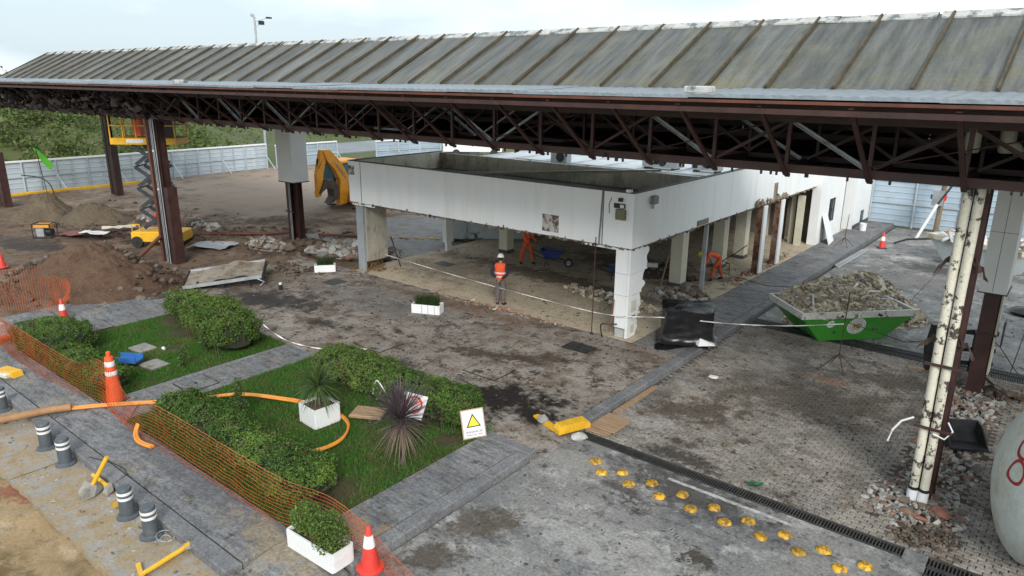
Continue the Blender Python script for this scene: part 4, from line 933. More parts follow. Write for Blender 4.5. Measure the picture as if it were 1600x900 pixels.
# ================================================================ MACHINES
INK = simple('black_print', (.02, .02, .02), .6, bmp=0)
def text_mesh(body, size, mat, name, shear=0.0, ext=.002):
    cu = bpy.data.curves.new(name, 'FONT'); cu.body = body; cu.size = size; cu.align_x = 'CENTER'; cu.align_y = 'CENTER'; cu.extrude = ext; cu.shear = shear; cu.resolution_u = 3
    ob = bpy.data.objects.new('tmp', cu); COL.objects.link(ob); bpy.context.view_layer.update()
    me = bpy.data.meshes.new_from_object(ob.evaluated_get(bpy.context.evaluated_depsgraph_get())); bpy.data.objects.remove(ob); me.materials.clear(); me.materials.append(mat); return me
# backhoe loader, seen from behind with its digging arm folded up
t = thing('backhoe_loader', 'yellow backhoe loader with its digging arm raised behind the building', 'backhoe', (-34.0, 26.65, 0), 0)
def Q(mb, name, mat, par=t, **k): return mb.build(name, mat, par, **k)
def plate(poly, w, x=0.0): return MB().prism(poly, w, Matrix(((0, 0, 1, x-w/2), (1, 0, 0, 0), (0, 1, 0, 0), (0, 0, 0, 1))))
Q(plate([(-1.95, 3.6), (-1.5, 3.62), (-.72, 2.8), (-.25, 1.95), (-.35, 1.2), (-.5, .45), (-1.0, .4), (-.95, 1.2), (-.88, 1.85), (-1.25, 2.5), (-1.75, 3.05)], .4), 'boom', YELLOW)
Q(plate([(-2.05, 3.62), (-1.66, 3.45), (-1.98, 2.3), (-2.2, 1.05), (-2.46, 1.0), (-2.42, 2.3)], .28), 'dipper', YELLOW)
Q(plate([(-2.4, 1.2), (-2.05, 1.85), (-1.45, 1.95), (-1.1, 1.45), (-1.2, .8), (-1.75, .55), (-1.45, .95), (-1.5, 1.4), (-1.9, 1.5)], .62), 'bucket', simple('worn_steel_bucket', (.09, .07, .05), .6, .2, .3, 3))
for x in (-.16, .16): Q(MB().cyl((x, -.15, 1.4), (x, -1.2, 3.0), .05, n=8), 'hydraulic_ram', GALV)
Q(MB().cyl((0, -2.25, 3.15), (0, -2.32, 1.75), .045, n=8), 'hydraulic_ram', BLACKM); Q(MB().box((0, -1.9, 1.7), (.34, .3, .5)), 'linkage', BLACKM)
Q(MB().box((-.55, -.25, .85), (2.3, .25, .7), ch=.04), 'slew_frame', YELLOW)
for x in (-1.75, .6): s_ = Q(MB().box((x, -.1, .75), (.2, .25, 1.1)), 'stabiliser', YELLOW); MB().box((x, -.15, .12), (.4, .4, .08)).build('foot_pad', BLACKM, t)
Q(MB().box((-1.0, 2.3, 1.0), (1.3, 4.4, .6), ch=.06), 'chassis', YELLOW); Q(MB().box((-1.0, 3.9, 1.55), (1.1, 1.9, .6), ch=.08), 'bonnet', YELLOW)
cab = Q(MB().box((-1.1, .05, 1.95), (1.5, 1.9, 1.5), ch=.08), 'cab', BLUEGL); MB().box((-1.1, .05, 2.78), (1.6, 2.05, .14), ch=.05).build('cab_roof', YELLOW, t)
for x in (-1.86, -.34):
    for y in (-.9, 1.0): MB().beam((x, y, 1.1), (x*.98, y, 2.72), .08, .08).build('cab_pillar', BLACKM, t)
def wheel(par, c, r, w, ax='x'):
    a, b = ((c[0]-w/2, c[1], c[2]), (c[0]+w/2, c[1], c[2]))
    wh = MB().cyl(a, b, r, n=24).build('wheel', BLACK, par, smooth=True)
    MB().cyl((a[0]-.01, a[1], a[2]), (b[0]+.01, b[1], b[2]), r*.55, n=18).build('rim', YELLOW, wh, smooth=True)
for x in (-1.85, -.15): wheel(t, (x, 1.0, .72), .72, .42); wheel(t, (x, 3.9, .5), .5, .32)
Q(MB().box((-1.0, 5.6, .5), (2.2, .8, .8), ch=.1), 'front_bucket', YELLOW)
for x in (-1.6, -.4): Q(MB().beam((x, 3.4, 1.4), (x, 5.4, .7), .14, .22), 'loader_arm', YELLOW)
bt = link('lettering', text_mesh('HYUNDAI', .24, INK, 'lettering', .1), t); bt.matrix_local = Matrix(((0, 0, 1, .203), (.62, .785, 0, -.78), (-.785, .62, 0, 2.3), (0, 0, 0, 1)))
for z in (1.3, 2.0): MB().box((-.34, -.2, z), (.03, 1.2, .05)).build('cab_rail', BLACKM, t)
Q(MB().tube([(.1, -1.0, 1.0), (.15, -1.3, 2.2), (.12, -1.9, 3.2), (.14, -2.3, 2.6)], .025, 6), 'hose', BLACK)
# scissor lift
YEL0 = YELLOW; YELLOW = simple('lift_yellow', (.80, .44, .02), .45, 0, .12, 3, grime=(.28, .15, .03), gamt=(.62, .78))
t = thing('scissor_lift', 'yellow scissor lift with raised platform under the canopy', 'scissor lift', (-32.95, 14.85, 0), math.radians(39))
MB().box((0, 0, .50), (2.3, 1.15, .46), ch=.05).build('chassis', YELLOW, t)
MB().box((.35, -.585, .55), (.5, .02, .25)).build('side_door', YELLOWP, t)
for x in (-.9, .9):
    for y in (-.52, .52):
        w = MB().cyl((x, y-.1, .26), (x, y+.1, .26), .26, n=18).build('wheel', BLACK, t, smooth=True); MB().cyl((x, y-.11, .26), (x, y+.11, .26), .08, n=12).build('rim', BLACKM, w, smooth=True)
mb = MB()
for x in (-1.1, -.75): mb.cyl((x, -.5, .72), (x, -.5, 1.05), .02, n=6)
mb.beam((-1.12, -.5, 1.05), (-.73, -.5, 1.05), .04, .04); mb.build('entry_rail', YELLOW, t)
ARM = simple('dark_blue_grey_steel', (.035, .045, .055), .5, .1, .2, 3)
z0, nz_ = .78, 4; dz = (4.62-z0)/nz_
for k in range(nz_):
    for y in (-.42, .42):
        for s in (-1, 1): MB().beam((-s*.58, y+.05*s, z0+k*dz+.08), (s*.58, y+.05*s, z0+(k+1)*dz-.02), .06, .15).build('scissor_arm', ARM, t)
    for s in (-1, 1): MB().cyl((s*.58, -.52, z0+(k+1)*dz), (s*.58, .52, z0+(k+1)*dz), .035, n=8).build('pin', BLACKM, t)
MB().cyl((-.3, 0, 1.2), (.45, 0, 2.6), .06, n=8).build('hydraulic_ram', RED, t)
pf = MB().box((0, 0, 4.78), (2.9, 1.25, .28), ch=.02).build('platform', YELLOW, t)
MB().box((-.35, -.63, 4.80), (.75, .012, .16)).build('sign_plate', REFLW, t)
for x in np.linspace(-1.42, 1.42, 6):
    for y in (-.6, .6): MB().beam((x, y, 4.9), (x, y, 5.95), .045, .045).build('rail_post', YELLOW, t)
for z in (5.45, 5.93):
    for y in (-.6, .6): MB().beam((-1.44, y, z), (1.44, y, z), .045, .045).build('guard_rail', YELLOW, t)
    for x in (-1.42, 1.42): MB().beam((x, -.6, z), (x, .6, z), .045, .045).build('guard_rail', YELLOW, t)
MB().box((.75, .3, 5.3), (.5, .3, .8)).build('control_box', BLACKM, t); MB().box((-.5, .1, 5.45), (.35, .35, .9)).build('gas_bottle', ORANGE, t)
YELLOW = YEL0
# generator
t = thing('generator', 'small generator in a black tube frame by the dirt mound', 'generator', (-38.7, 11.9, 0), math.radians(42))
mb = MB()
for x in (-.42, .42):
    for y in (-.28, .28): mb.cyl((x, y, 0), (x, y, .72), .022, n=6)
for z in (.05, .72):
    for y in (-.28, .28): mb.cyl((-.42, y, z), (.42, y, z), .022, n=6)
    for x in (-.42, .42): mb.cyl((x, -.28, z), (x, .28, z), .022, n=6)
mb.build('frame', BLACKM, t); MB().box((0, 0, .62), (.7, .5, .16), ch=.05).build('tank', YELLOW, t); MB().box((-.12, 0, .3), (.35, .4, .4), ch=.04).build('engine', GALV, t); MB().cyl((.1, 0, .3), (.38, 0, .3), .16, n=14).build('alternator', BLACKM, t, smooth=True)
# pallet forks standing on the ground
t = thing('pallet_forks', 'black pallet fork carriage standing on the road behind the cream pipes', 'fork attachment', (-1.85, 21.45, 0), math.radians(28))
for x in (-.62, -.2, .25, .62): MB().box((x, 0, .62), (.12, .09, 1.15)).build('upright', BLACKM, t)
for z in (.28, .66, 1.14): MB().box((.03, .07, z), (1.5, .07, .12)).build('cross_bar', BLACKM, t)
MB().prism([(-.78, 0), (-.62, 0), (-.62, .25), (-.55, .62), (-.62, 1.28), (-.78, 1.3), (-.86, .6)], .12, Matrix(((1, 0, 0, -.1), (0, 0, 1, -.06), (0, 1, 0, .02), (0, 0, 0, 1)))).build('side_plate', BLACKM, t)
for z in (1.22, .95): MB().beam((-.82, 0, z), (-.5, -.35, z-.12), .1, .1).build('hook', BLACKM, t)
for x in (-.62, .55):
    f_ = MB().prism([(0, .0), (.0, .06), (-1.25, .035), (-1.28, .02)], .11, Matrix(((0, 0, 1, x-.05), (1, 0, 0, 0), (0, 1, 0, .02), (0, 0, 0, 1)))).build('fork', simple('rusty_fork', (.19, .13, .09), .7, .1, .3, 4), t)
MB().tube([(-.2, -.08, .9), (.1, -.25, .7), (.3, -.12, .5), (.2, -.05, .3)], .02, 6).build('hose', BLACK, t, smooth=True)
# black bucket attachment in the pit
t = thing('loader_bucket', 'small black bucket lying in the rubble behind the cream pipes', 'bucket', (-1.15, 16.75, .05), math.radians(30))
M_ = Matrix(((0, 0, 1, -.35), (1, 0, 0, 0), (0, 1, 0, 0), (0, 0, 0, 1)))
MB().prism([(-.35, .05), (.1, .0), (.32, .15), (.34, .45), (.30, .45), (.27, .18), (.08, .05), (-.35, .09)], .72, M_).build('shell', BLACKM, t)
for x in (-.36, .36): MB().prism([(-.35, .05), (.1, .0), (.32, .15), (.34, .45), (.1, .42)], .03, Matrix(((0, 0, 1, x), (1, 0, 0, 0), (0, 1, 0, 0), (0, 0, 0, 1)))).build('side_plate', BLACKM, t)

# ================================================================ SKIPS AND RUBBLE
def skip_mesh(L, Wd, l, w, h):
    mb = MB(); a = [(-L/2, -Wd/2, h), (L/2, -Wd/2, h), (L/2, Wd/2, h), (-L/2, Wd/2, h)]; b = [(-l/2, -w/2, .02), (l/2, -w/2, .02), (l/2, w/2, .02), (-l/2, w/2, .02)]
    k = .05; c = [(x*(1-k/abs(x)), y*(1-k/abs(y)), z) for x, y, z in a]; d = [(x*.93, y*.93, .07) for x, y, z in b]
    mb.add(b+a+c+d, [(3, 2, 1, 0)]+[(i, (i+1) % 4, (i+1) % 4+4, i+4) for i in range(4)]+[(4+i, 4+(i+1) % 4, 8+(i+1) % 4, 8+i) for i in range(4)]+[(8+i, 8+(i+1) % 4, 12+(i+1) % 4, 12+i) for i in range(4)]+[(12, 13, 14, 15)])
    return mb
GREEN = simple('green_skip_paint', (.055, .30, .035), .42, 0, .08, 1.6, grime=(.05, .14, .035), gamt=(.6, .76), gscale=2.2, obj=True)
t = thing('green_skip', 'green skip with white rim and round emblem heaped with rubble', 'skip', (-5.36, 22.7, 0), math.radians(46.4))
L, Wd, l, w, h = 3.56, 2.05, 2.05, 1.5, 1.0
skip_mesh(L, Wd, l, w, h-.16).build('hull', GREEN, t)
mb = MB(); RIMW = simple('scuffed_white_rim', (.60, .60, .55), .6, 0, .08, 2, grime=(.16, .12, .09), gamt=(.56, .63), gscale=3.5)
for y in (-Wd/2, Wd/2): mb.box((0, y, h-.09), (L+.08, .07, .19))
for x in (-L/2, L/2): mb.box((x, 0, h-.09), (.07, Wd-.08, .19))
mb.build('rim', RIMW, t)
for s in (-1, 1):
    for k in (-.6, .6): MB().cyl((k, s*(Wd/2+.03), h-.1), (k, s*(Wd/2+.12), h-.1), .04, n=8).build('lifting_pin', BLACKM, t)
# emblem on the sloping front face (y = -Wd/2 side)
fn = Vector((0, -(h-.18), -(Wd/2-w/2))).normalized(); fu = Vector((0, -(Wd/2-w/2), h-.18)).normalized(); fr = Vector((1, 0, 0))
def face_pt(x, zf): return Vector((x, -w/2, .02))+fu*zf
def face_M(x, zf, off): p = face_pt(x, zf)+fn*off; return Matrix(((fr.x, fu.x, fn.x, p.x), (fr.y, fu.y, fn.y, p.y), (fr.z, fu.z, fn.z, p.z), (0, 0, 0, 1)))
def disc(r, n=28): return [(r*math.cos(2*PI*i/n), r*math.sin(2*PI*i/n)) for i in range(n)]
e_ = MB().prism(disc(.29), .004, face_M(.02, .52, .002)).build('emblem', REFLW, t)
MB().prism(disc(.195), .003, face_M(.02, .52, .0065)).build('emblem_ring', INK, e_); MB().prism(disc(.180), .003, face_M(.02, .52, .0085)).build('emblem_ring', REFLW, e_)
MB().prism(disc(.15), .003, face_M(.02, .52, .0115)).build('emblem_disc', simple('beige_print', (.52, .44, .2), .6, bmp=0), e_)
x_ = link('emblem_letters', text_mesh('VQ', .19, INK, 'emblem_letters', .25), e_); x_.matrix_local = face_M(.02, .52, .016)
for i in range(30):
    a = 2*PI*i/30; MB().box((0, 0, 0), (.016, .028, .002)).build('ring_letter', INK, e_).matrix_local = face_M(.02, .52, .0075) @ Matrix.Translation((.243*math.cos(a), .243*math.sin(a), 0)) @ Matrix.Rotation(a-PI/2, 4, 'Z')
e2 = MB().prism(disc(.125, 22), .004, face_M(-.82, .62, .002)).build('number_disc', REFLW, t)
x_ = link('number', text_mesh('10', .19, INK, 'number', .25), e2); x_.matrix_local = face_M(-.82, .62, .009)
for k, (x, z, c) in enumerate(((-.62, .30, 'blue'), (.72, .36, 'red'), (.60, .37, 'b'))): MB().prism(disc(.05, 8), .003, face_M(x, z, .002)).build('scuff', simple('faded_sticker%d' % k, ((.05, .06, .10), (.25, .07, .03), (.05, .07, .12))[k], .7), t)
# rubble heaped in the skip and beyond
RUB = simple('demolition_rubble', (.40, .355, .28), .95, 0, .2, 3, grime=(.22, .19, .15), gamt=(.5, .64), bmp=.5)
def rubmat(name, cols):
    mt, nt, nd, lk, bs = newmat(name); ge = nt.nodes.new('ShaderNodeNewGeometry'); r = nt.nodes.new('ShaderNodeValToRGB'); cr = r.color_ramp; cr.interpolation = 'CONSTANT'
    while len(cr.elements) < len(cols): cr.elements.new(.5)
    for i, c in enumerate(cols): cr.elements[i].position = i/len(cols); cr.elements[i].color = c4(c)
    lk.new(ge.outputs['Random Per Island'], r.inputs[0])
    col = mixc(nt, .7, r.outputs[0], mixc(nt, ramp(nt, noise_n(nt, 14, 7, .7), .3, .7), (.5, .48, .45), (1.2, 1.2, 1.2)), 'MULTIPLY')
    lk.new(col, bs.inputs['Base Color']); bs.inputs['Roughness'].default_value = .92; bump(nt, bs, noise_n(nt, 30, 6, .7), .5, .02); return mt
RUBM = rubmat('mixed_rubble', [(.52, .455, .34), (.38, .34, .27), (.60, .53, .40), (.26, .24, .21), (.46, .38, .27), (.62, .57, .47), (.33, .28, .21)])
GREYR = rubmat('grey_rubble', [(.33, .325, .31), (.20, .19, .18), (.42, .41, .39), (.14, .12, .10), (.17, .13, .095), (.30, .29, .275), (.22, .2, .18), (.25, .15, .11), (.37, .36, .34)])
DIRTR = rubmat('clods', [(.085, .060, .042), (.055, .04, .029), (.11, .08, .057), (.16, .135, .11), (.07, .05, .036)])
ca, sa = math.cos(math.radians(46.4)), math.sin(math.radians(46.4))
mb = MB()
for i in range(2000):
    a, b = rnd.uniform(-1.68, 1.68), rnd.uniform(-.95, .95)
    if (a/1.75)**4+(b/1.0)**4 > 1: continue
    hh = .80+.62*(1-(a/1.75)**2)*(1-(b/1.05)**2)+.45*max(0, b)*(1-(a/1.9)**2); s = rnd.uniform(.05, .16)
    mb.chunk((-5.36+a*ca-b*sa, 22.7+a*sa+b*ca, hh+rnd.uniform(-.06, .03)), (s*1.9, s*1.3, s*.45))
g_ = MB()
core = []; n = 16
for i in range(n+1):
    for j in range(n+1):
        a, b = -1.62+3.24*i/n, -.9+1.8*j/n; hh = .68+.58*(1-(a/1.75)**2)*(1-(b/1.05)**2)+.43*max(0, b)*(1-(a/1.9)**2)
        core.append((-5.36+a*ca-b*sa, 22.7+a*sa+b*ca, hh))
mb.add(core, [(i*(n+1)+j, (i+1)*(n+1)+j, (i+1)*(n+1)+j+1, i*(n+1)+j+1) for i in range(n) for j in range(n)])
tag(mb.build('rubble', RUBM), 'broken tile and plaster rubble heaped in the green skip', 'rubble', kind='stuff')
def heap(name, label, cx, cy, rx, ry, h, n, smin, smax, mat, rz=0.0, zb=0.0, cat='rubble', pw=1.4, tiles=False):
    mb = MB(); c, s = math.cos(rz), math.sin(rz)
    for i in range(n):
        r = math.sqrt(rnd.random())*1.08; a = rnd.random()*2*PI; k = rnd.uniform(smin, smax)*(1 if rnd.random() < .85 else 1.7)
        u, v = r*math.cos(a), r*math.sin(a); hh = h*max(0, 1-r**pw)
        x, y = cx+u*rx*c-v*ry*s, cy+u*rx*s+v*ry*c
        if tiles: mb.chunk((x, y, zb+hh+k*.1), (k*1.8, k*1.3, k*.45))
        elif rnd.random() < .6: mb.chunk((x, y, zb+hh+k*.15), (k*1.5, k*1.15, k*.6))
        else: mb.rock((x, y, zb+hh+k*.15), k)
    m_ = 14; ring = []
    for q in range(5):
        for i in range(m_):
            r = (q+.02)/4.0; a = 2*PI*i/m_; hh = h*max(-.03, 1-r**pw)-(.05 if q == 4 else .01)
            ring.append((cx+r*math.cos(a)*rx*c-r*math.sin(a)*ry*s, cy+r*math.cos(a)*rx*s+r*math.sin(a)*ry*c, zb+hh*.8-.09))
    mb.add(ring, [(q*m_+i, (q+1)*m_+i, (q+1)*m_+(i+1) % m_, q*m_+(i+1) % m_) for q in range(4) for i in range(m_)])
    return tag(mb.build(name, mat), label, cat, kind='stuff')
heap('rubble', 'rubble spilled on the road behind the green skip', -5.2, 24.35, 2.3, 1.0, 1.6, 1500, .05, .15, RUBM, math.radians(46), tiles=True)
heap('rubble', 'low heap of broken tiles beside the steel post in the building', -10.7, 22.6, 1.0, .75, .22, 190, .05, .14, GREYR, .6, .15)
heap('rubble', 'line of broken floor rubble behind the corner column', -12.3, 20.6, 2.1, .45, .16, 210, .04, .13, RUBM, -.15, .15)
heap('rubble', 'dark earth heap inside the building below the wheelbarrow', -13.0, 24.8, 1.8, .9, .3, 150, .05, .15, DIRTR, 0, .15)
heap('rubble', 'concrete rubble pile behind the left building column', -25.0, 19.6, 2.1, .75, .45, 520, .06, .24, GREYR, .5, 0)
heap('rubble', 'concrete rubble near the foot of the white cladding column', -29.2, 17.9, 1.2, .5, .3, 260, .05, .17, GREYR, .2, 0)
heap('rubble', 'broken concrete rubble beyond the scissor lift', -37.2, 17.6, 3.2, 1.0, .5, 560, .06, .24, GREYR, .1, 0)
heap('rubble', 'rubble in the pit at the foot of the cream pipes', -1.45, 13.7, .8, .9, .08, 900, .02, .075, GREYR, 0, -.03, pw=2)
heap('rubble', 'rubble strip in the pit between the two right columns', -1.35, 15.7, .62, 1.6, .05, 800, .02, .075, GREYR, 0, -.04, pw=2)
heap('rubble', 'rubble around the foot of the steel column beside the forks', -1.3, 19.3, .62, 1.7, .06, 800, .02, .085, GREYR, 0, -.04, pw=2)
heap('rubble', 'small brown clod heap right of the fork column', -.75, 20.3, .4, .35, .18, 60, .05, .14, DIRTR, 0, 0)
heap('rubble', 'rubble strip along the stripped columns of the building', -9.95, 28.4, .25, 3.4, .05, 160, .03, .09, rubmat('brick_rubble', [(.33, .14, .09), (.36, .30, .24), (.30, .2, .14), (.40, .36, .3)]), 0, .15, pw=2)
heap('rubble', 'broken bricks along the front edge of the building floor', -14.6, 17.25, 3.0, .16, .04, 150, .02, .07, bpy.data.materials['brick_rubble'], 0, .15, pw=2)
heap('rubble', 'dirt clods left of the old panel at the paving edge', -25.0, 15.6, 2.3, .8, .12, 200, .04, .13, DIRTR, .2, .1)
o = link('pit_soil', grid_mesh('pit_soil', -2.15, -.55, 12.7, 21.0, .1, lambda x, y: -.028+.05*fbm(x*3, y*3, 5)-.03*sstep(.5, .8, abs(x+1.35)), gmat('pit_soil', (.17, .145, .115), (.22, .19, .15), (.12, .085, .05), (.45, .6), (.28, .26, .23), (.6, .7), scale=1.2, bmp=1.0))); tag(o, kind='structure')
heap('soil_spill', 'brown soil spilled before the rubble pit', -1.15, 12.65, .55, .35, .05, 260, .01, .05, DIRTR, .4, 0, pw=2, cat='soil')
for k, (x, y, lab) in enumerate(((-1.02, 13.55, 'red brick lump beside the cream pipe feet'), (-1.3, 13.1, 'smaller red brick lump before the cream pipes'))): tag(MB().rock((x, y, .09), .17-.05*k).build('brick_lump', BRICKR), lab, 'brick')
# laths and metal strips on the skip load
for k, (a0, b0, z0_, a1, b1, z1_) in enumerate(((-1.6, .3, 1.17, .3, -.15, 1.36), (-1.45, .1, 1.15, .6, -.3, 1.30), (-1.5, -.2, 1.10, -.3, .2, 1.33), (-.4, -.55, 1.22, .55, .1, 1.52), (-.2, -.2, 1.40, 1.1, -.25, 1.36), (-.9, -.75, 1.12, .1, -.3, 1.36), (-.5, -.4, 1.30, 1.3, -.6, 1.20), (-1.2, .5, 1.25, .1, .3, 1.50), (-1.35, -.8, 1.06, -1.0, -.1, 1.28))):
    f = lambda a, b, z: (-5.36+a*ca-b*sa, 22.7+a*sa+b*ca, z)
    mat = (WOOD, RIMW, WOOD, REFLW, REFLW, RIMW, GALV, WOOD, RIMW)[k]
    tag(MB().beam(f(a0, b0, z0_), f(a1, b1, z1_), .055, .025).build('lath', mat), ('long brown lath on the left of the skip load', 'long grey white strip on the left of the skip load', 'short brown lath at the back left of the skip load', 'white strip tilted up in the middle of the skip load', 'white strip lying level right of the middle of the skip load', 'grey white strip resting on the front rim of the skip', 'galvanised strip along the front of the skip load', 'brown lath across the back of the skip load', 'short strip by the left rim of the skip')[k], 'strip', 'laths on the skip load')
# white skip behind
t = thing('white_skip', 'white skip with scrap behind the tall white cladding box', 'skip', (-2.93, 34.75, 0), math.radians(-27))
skip_mesh(3.9, 1.9, 2.3, 1.4, 1.25).build('hull', simple('blue_white_paint', (.50, .56, .57), .5, 0, .06, 1, grime=(.28, .22, .16), gamt=(.6, .75)), t)
mb = MB()
for y in (-.95, .95): mb.box((0, y, 1.17), (4.0, .08, .2))
for x in (-1.95, 1.95): mb.box((x, 0, 1.17), (.08, 1.82, .2))
mb.build('rim', simple('cream_rim', (.52, .48, .38), .6, 0, .1, 2, grime=(.2, .14, .1), gamt=(.52, .66)), t)
MB().cyl((-.2, -.86, .75), (-.2, -.80, .75), .1, n=10).build('hole', BLACKM, t)
mb = MB()
for i in range(70): mb.chunk((-2.93+rnd.uniform(-1.5, 1.5), 34.75+rnd.uniform(-.5, .5), 1.2+rnd.uniform(0, .22)), (rnd.uniform(.2, .6), .2, .06))
tag(mb.build('scrap', rubmat('pale_scrap', [(.6, .6, .6), (.4, .42, .45), (.45, .3, .18), (.2, .12, .08), (.7, .7, .7)])), 'pale scrap sheets heaped in the white skip', 'scrap', kind='stuff')
# old dumpster behind the building
t = thing('old_dumpster', 'old pale blue dumpster with dark patches behind the fascia', 'dumpster', (-22.6, 25.6, 0.05), math.radians(40))
DMP = simple('flaking_pale_blue', (.40, .46, .47), .6, 0, .1, 1.5, grime=(.05, .045, .045), gamt=(.53, .60), gscale=1.6)
mb = MB(); mb.box((0, 0, .78), (3.8, 1.7, 1.3), ch=.06); mb.build('body', DMP, t)
for x in np.linspace(-1.7, 1.7, 5): MB().box((x, -.88, .8), (.1, .06, 1.25)).build('rib', DMP, t)
for x in (-1.4, 1.4): MB().cyl((x, -.8, .12), (x, .8, .12), .12, n=10).build('roller', BLACK, t)
# ================================================================ SMALL THINGS ON THE ROAD
# yellow road studs
mb = MB(); n = 24; prof = [(.125, 0), (.122, .012), (.105, .038), (.06, .055), (.0001, .058)]
for r, z in prof:
    for k in range(n):
        rr = r*(1-.10*(k % 6 in (0, 1)) if r > .05 else 1); mb.v.append((rr*math.cos(2*PI*k/n), rr*math.sin(2*PI*k/n), z))
mb.f = [(i*n+k, i*n+(k+1) % n, (i+1)*n+(k+1) % n, (i+1)*n+k) for i in range(len(prof)-1) for k in range(n)]
STUDM = simple('stud_yellow', (.72, .40, .02), .5, 0, .14, 8, grime=(.20, .12, .03), gamt=(.46, .58), gscale=11, orand=.3)
stud_me = mb.mesh('road_stud', STUDM, True, 50)
hub = MB()
hub.lathe([(.05, .045), (.05, .061), (.032, .064), (.03, .05)], n=12)
hub_me = hub.mesh('rib', simple('stud_dark', (.30, .16, .02), .6))
ordi = ['first', 'second', 'third', 'fourth', 'fifth', 'sixth', 'seventh', 'eighth', 'ninth']
for k in range(9):
    o = link('road_stud', stud_me, None, (-6.84+.641*k, 11.18+rnd.uniform(-.02, .02), .003), (0, 0, rnd.random()*6)); tag(o, 'yellow road stud, %s from the left in the row nearer the drain' % ordi[k], 'road stud', 'yellow studs in front of the drain'); link('rib', hub_me, o)
for k in range(8):
    o = link('road_stud', stud_me, None, (-6.52+.643*k, 10.875+rnd.uniform(-.02, .02), .003), (0, 0, rnd.random()*6)); tag(o, 'yellow road stud, %s from the left in the row nearer the camera' % ordi[k], 'road stud', 'yellow studs in front of the drain'); link('rib', hub_me, o)
for k in range(7):
    for j in range(2):
        o = link('road_stud', stud_me, None, (-25.9+.62*k+.3*j, 22.6+.45*k*.9+.35*j, .06), (0, 0, rnd.random()*6)); tag(o, 'small far yellow stud on the wet apron, %s from the left in the %s row' % (ordi[k], ('farther', 'nearer')[j]), 'road stud', 'far studs on the wet apron')
# yellow kerb barrier, plywood, lump of stone
t = thing('wheel_stop', 'bent yellow barrier block lying at the end of the kerb', 'barrier', (-8.0, 11.85, .06), math.radians(68))
mb = MB(); mb.prism([(-.42, 0), (.42, 0), (.42, .10), (.34, .19), (-.34, .19), (-.42, .10)], .24, Matrix(((1, 0, 0, .1), (0, 0, 1, -.12), (0, 1, 0, 0), (0, 0, 0, 1)))); mb.build('block', YELLOWP, t)
mb = MB(); mb.prism([(-.08, 0), (.08, 0), (.07, .07), (-.07, .07)], .75, Matrix.Translation((-.25, .12, 0)) @ Matrix.Rotation(math.radians(95), 4, 'Z') @ Matrix(((0, 0, 1, 0), (1, 0, 0, 0), (0, 1, 0, 0), (0, 0, 0, 1)))); mb.build('arm', YELLOWP, t)
tag(MB().rock((-7.62, 11.72, .08), .2).build('stone', simple('pale_stone', (.45, .45, .44), .8, 0, .15, 5)), 'pale stone lump beside the yellow barrier block', 'stone')
tag(MB().rock((-8.62, 11.75, .16), .16).build('stone', CONC), 'grey stone lump behind the yellow barrier block', 'stone')
for k, (x, y, sx, sy, rz, z, lab) in enumerate(((-7.42, 12.72, .62, .78, .12, .075, 'plywood sheet lying on top at the drain end'), (-7.50, 12.56, .60, .80, -.08, .035, 'plywood sheet lying underneath at the drain end'))):
    tag(MB().box((0, 0, 0), (sx, sy, .022), ch=.004).build('plywood_sheet', WOOD), lab, 'plywood', 'plywood at the drain').location = (x, y, z+.012)
tag(MB().beam((-7.68, 13.3, .03), (-7.66, 15.2, .03), .12, .05).build('timber_plank', WOOD), 'timber plank lying along the foot of the kerb', 'plank')
tag(MB().chunk((-4.0, 12.36, .04), (.36, .16, .07)).build('plastic_scrap', simple('green_plastic', (.02, .11, .05), .4)), 'crumpled green plastic beside the long drain', 'plastic scrap')
# manhole covers and square floor grates
def manhole(x, y, w, d, label, mat, rz=0.0):
    t = thing('manhole_cover', label, 'manhole cover', (x, y, .155), rz, 'covers in the paving')
    MB().box((0, 0, 0), (w, d, .012)).build('frame', BLACKM, t); MB().box((0, 0, .004), (w-.06, d-.06, .014)).build('lid', mat, t); MB().box((0, 0, .012), (.12, .05, .012)).build('handle', BLACKM, t)
manhole(-10.53, 16.03, .85, .6, 'dark square grate in the paving left of the corner column', GRATE); manhole(-21.4, 15.75, .7, .7, 'dark square grate in the paving before the left building column', GRATE)
manhole(-16.45, 7.75, .85, .8, 'paving manhole cover on the path between the lawns', PAVE); manhole(-22.9, 7.9, 1.0, .8, 'paving manhole cover beside the left lawn', PAVE)
manhole(-11.4, 13.1, 1.1, .9, 'muddy manhole cover in the middle of the plaza', PLAZA); manhole(-15.1, 12.5, 1.1, .9, 'muddy manhole cover behind the long hedge', PLAZA)
manhole(-20.2, 20.4, .8, .5, 'loose dark cover under the left end of the fascia', GRATE)
for k, (x, y, lab) in enumerate(((-19.9, 8.0, 'square stepping slab on the left lawn, farther from the path'), (-18.45, 7.65, 'square stepping slab on the left lawn, nearer the path'))): 
    tag(MB().box((x, y, .15), (.62, .5, .07), rz=.1, ch=.01).build('stepping_slab', CONC), lab, 'stepping slab', 'stepping slabs')
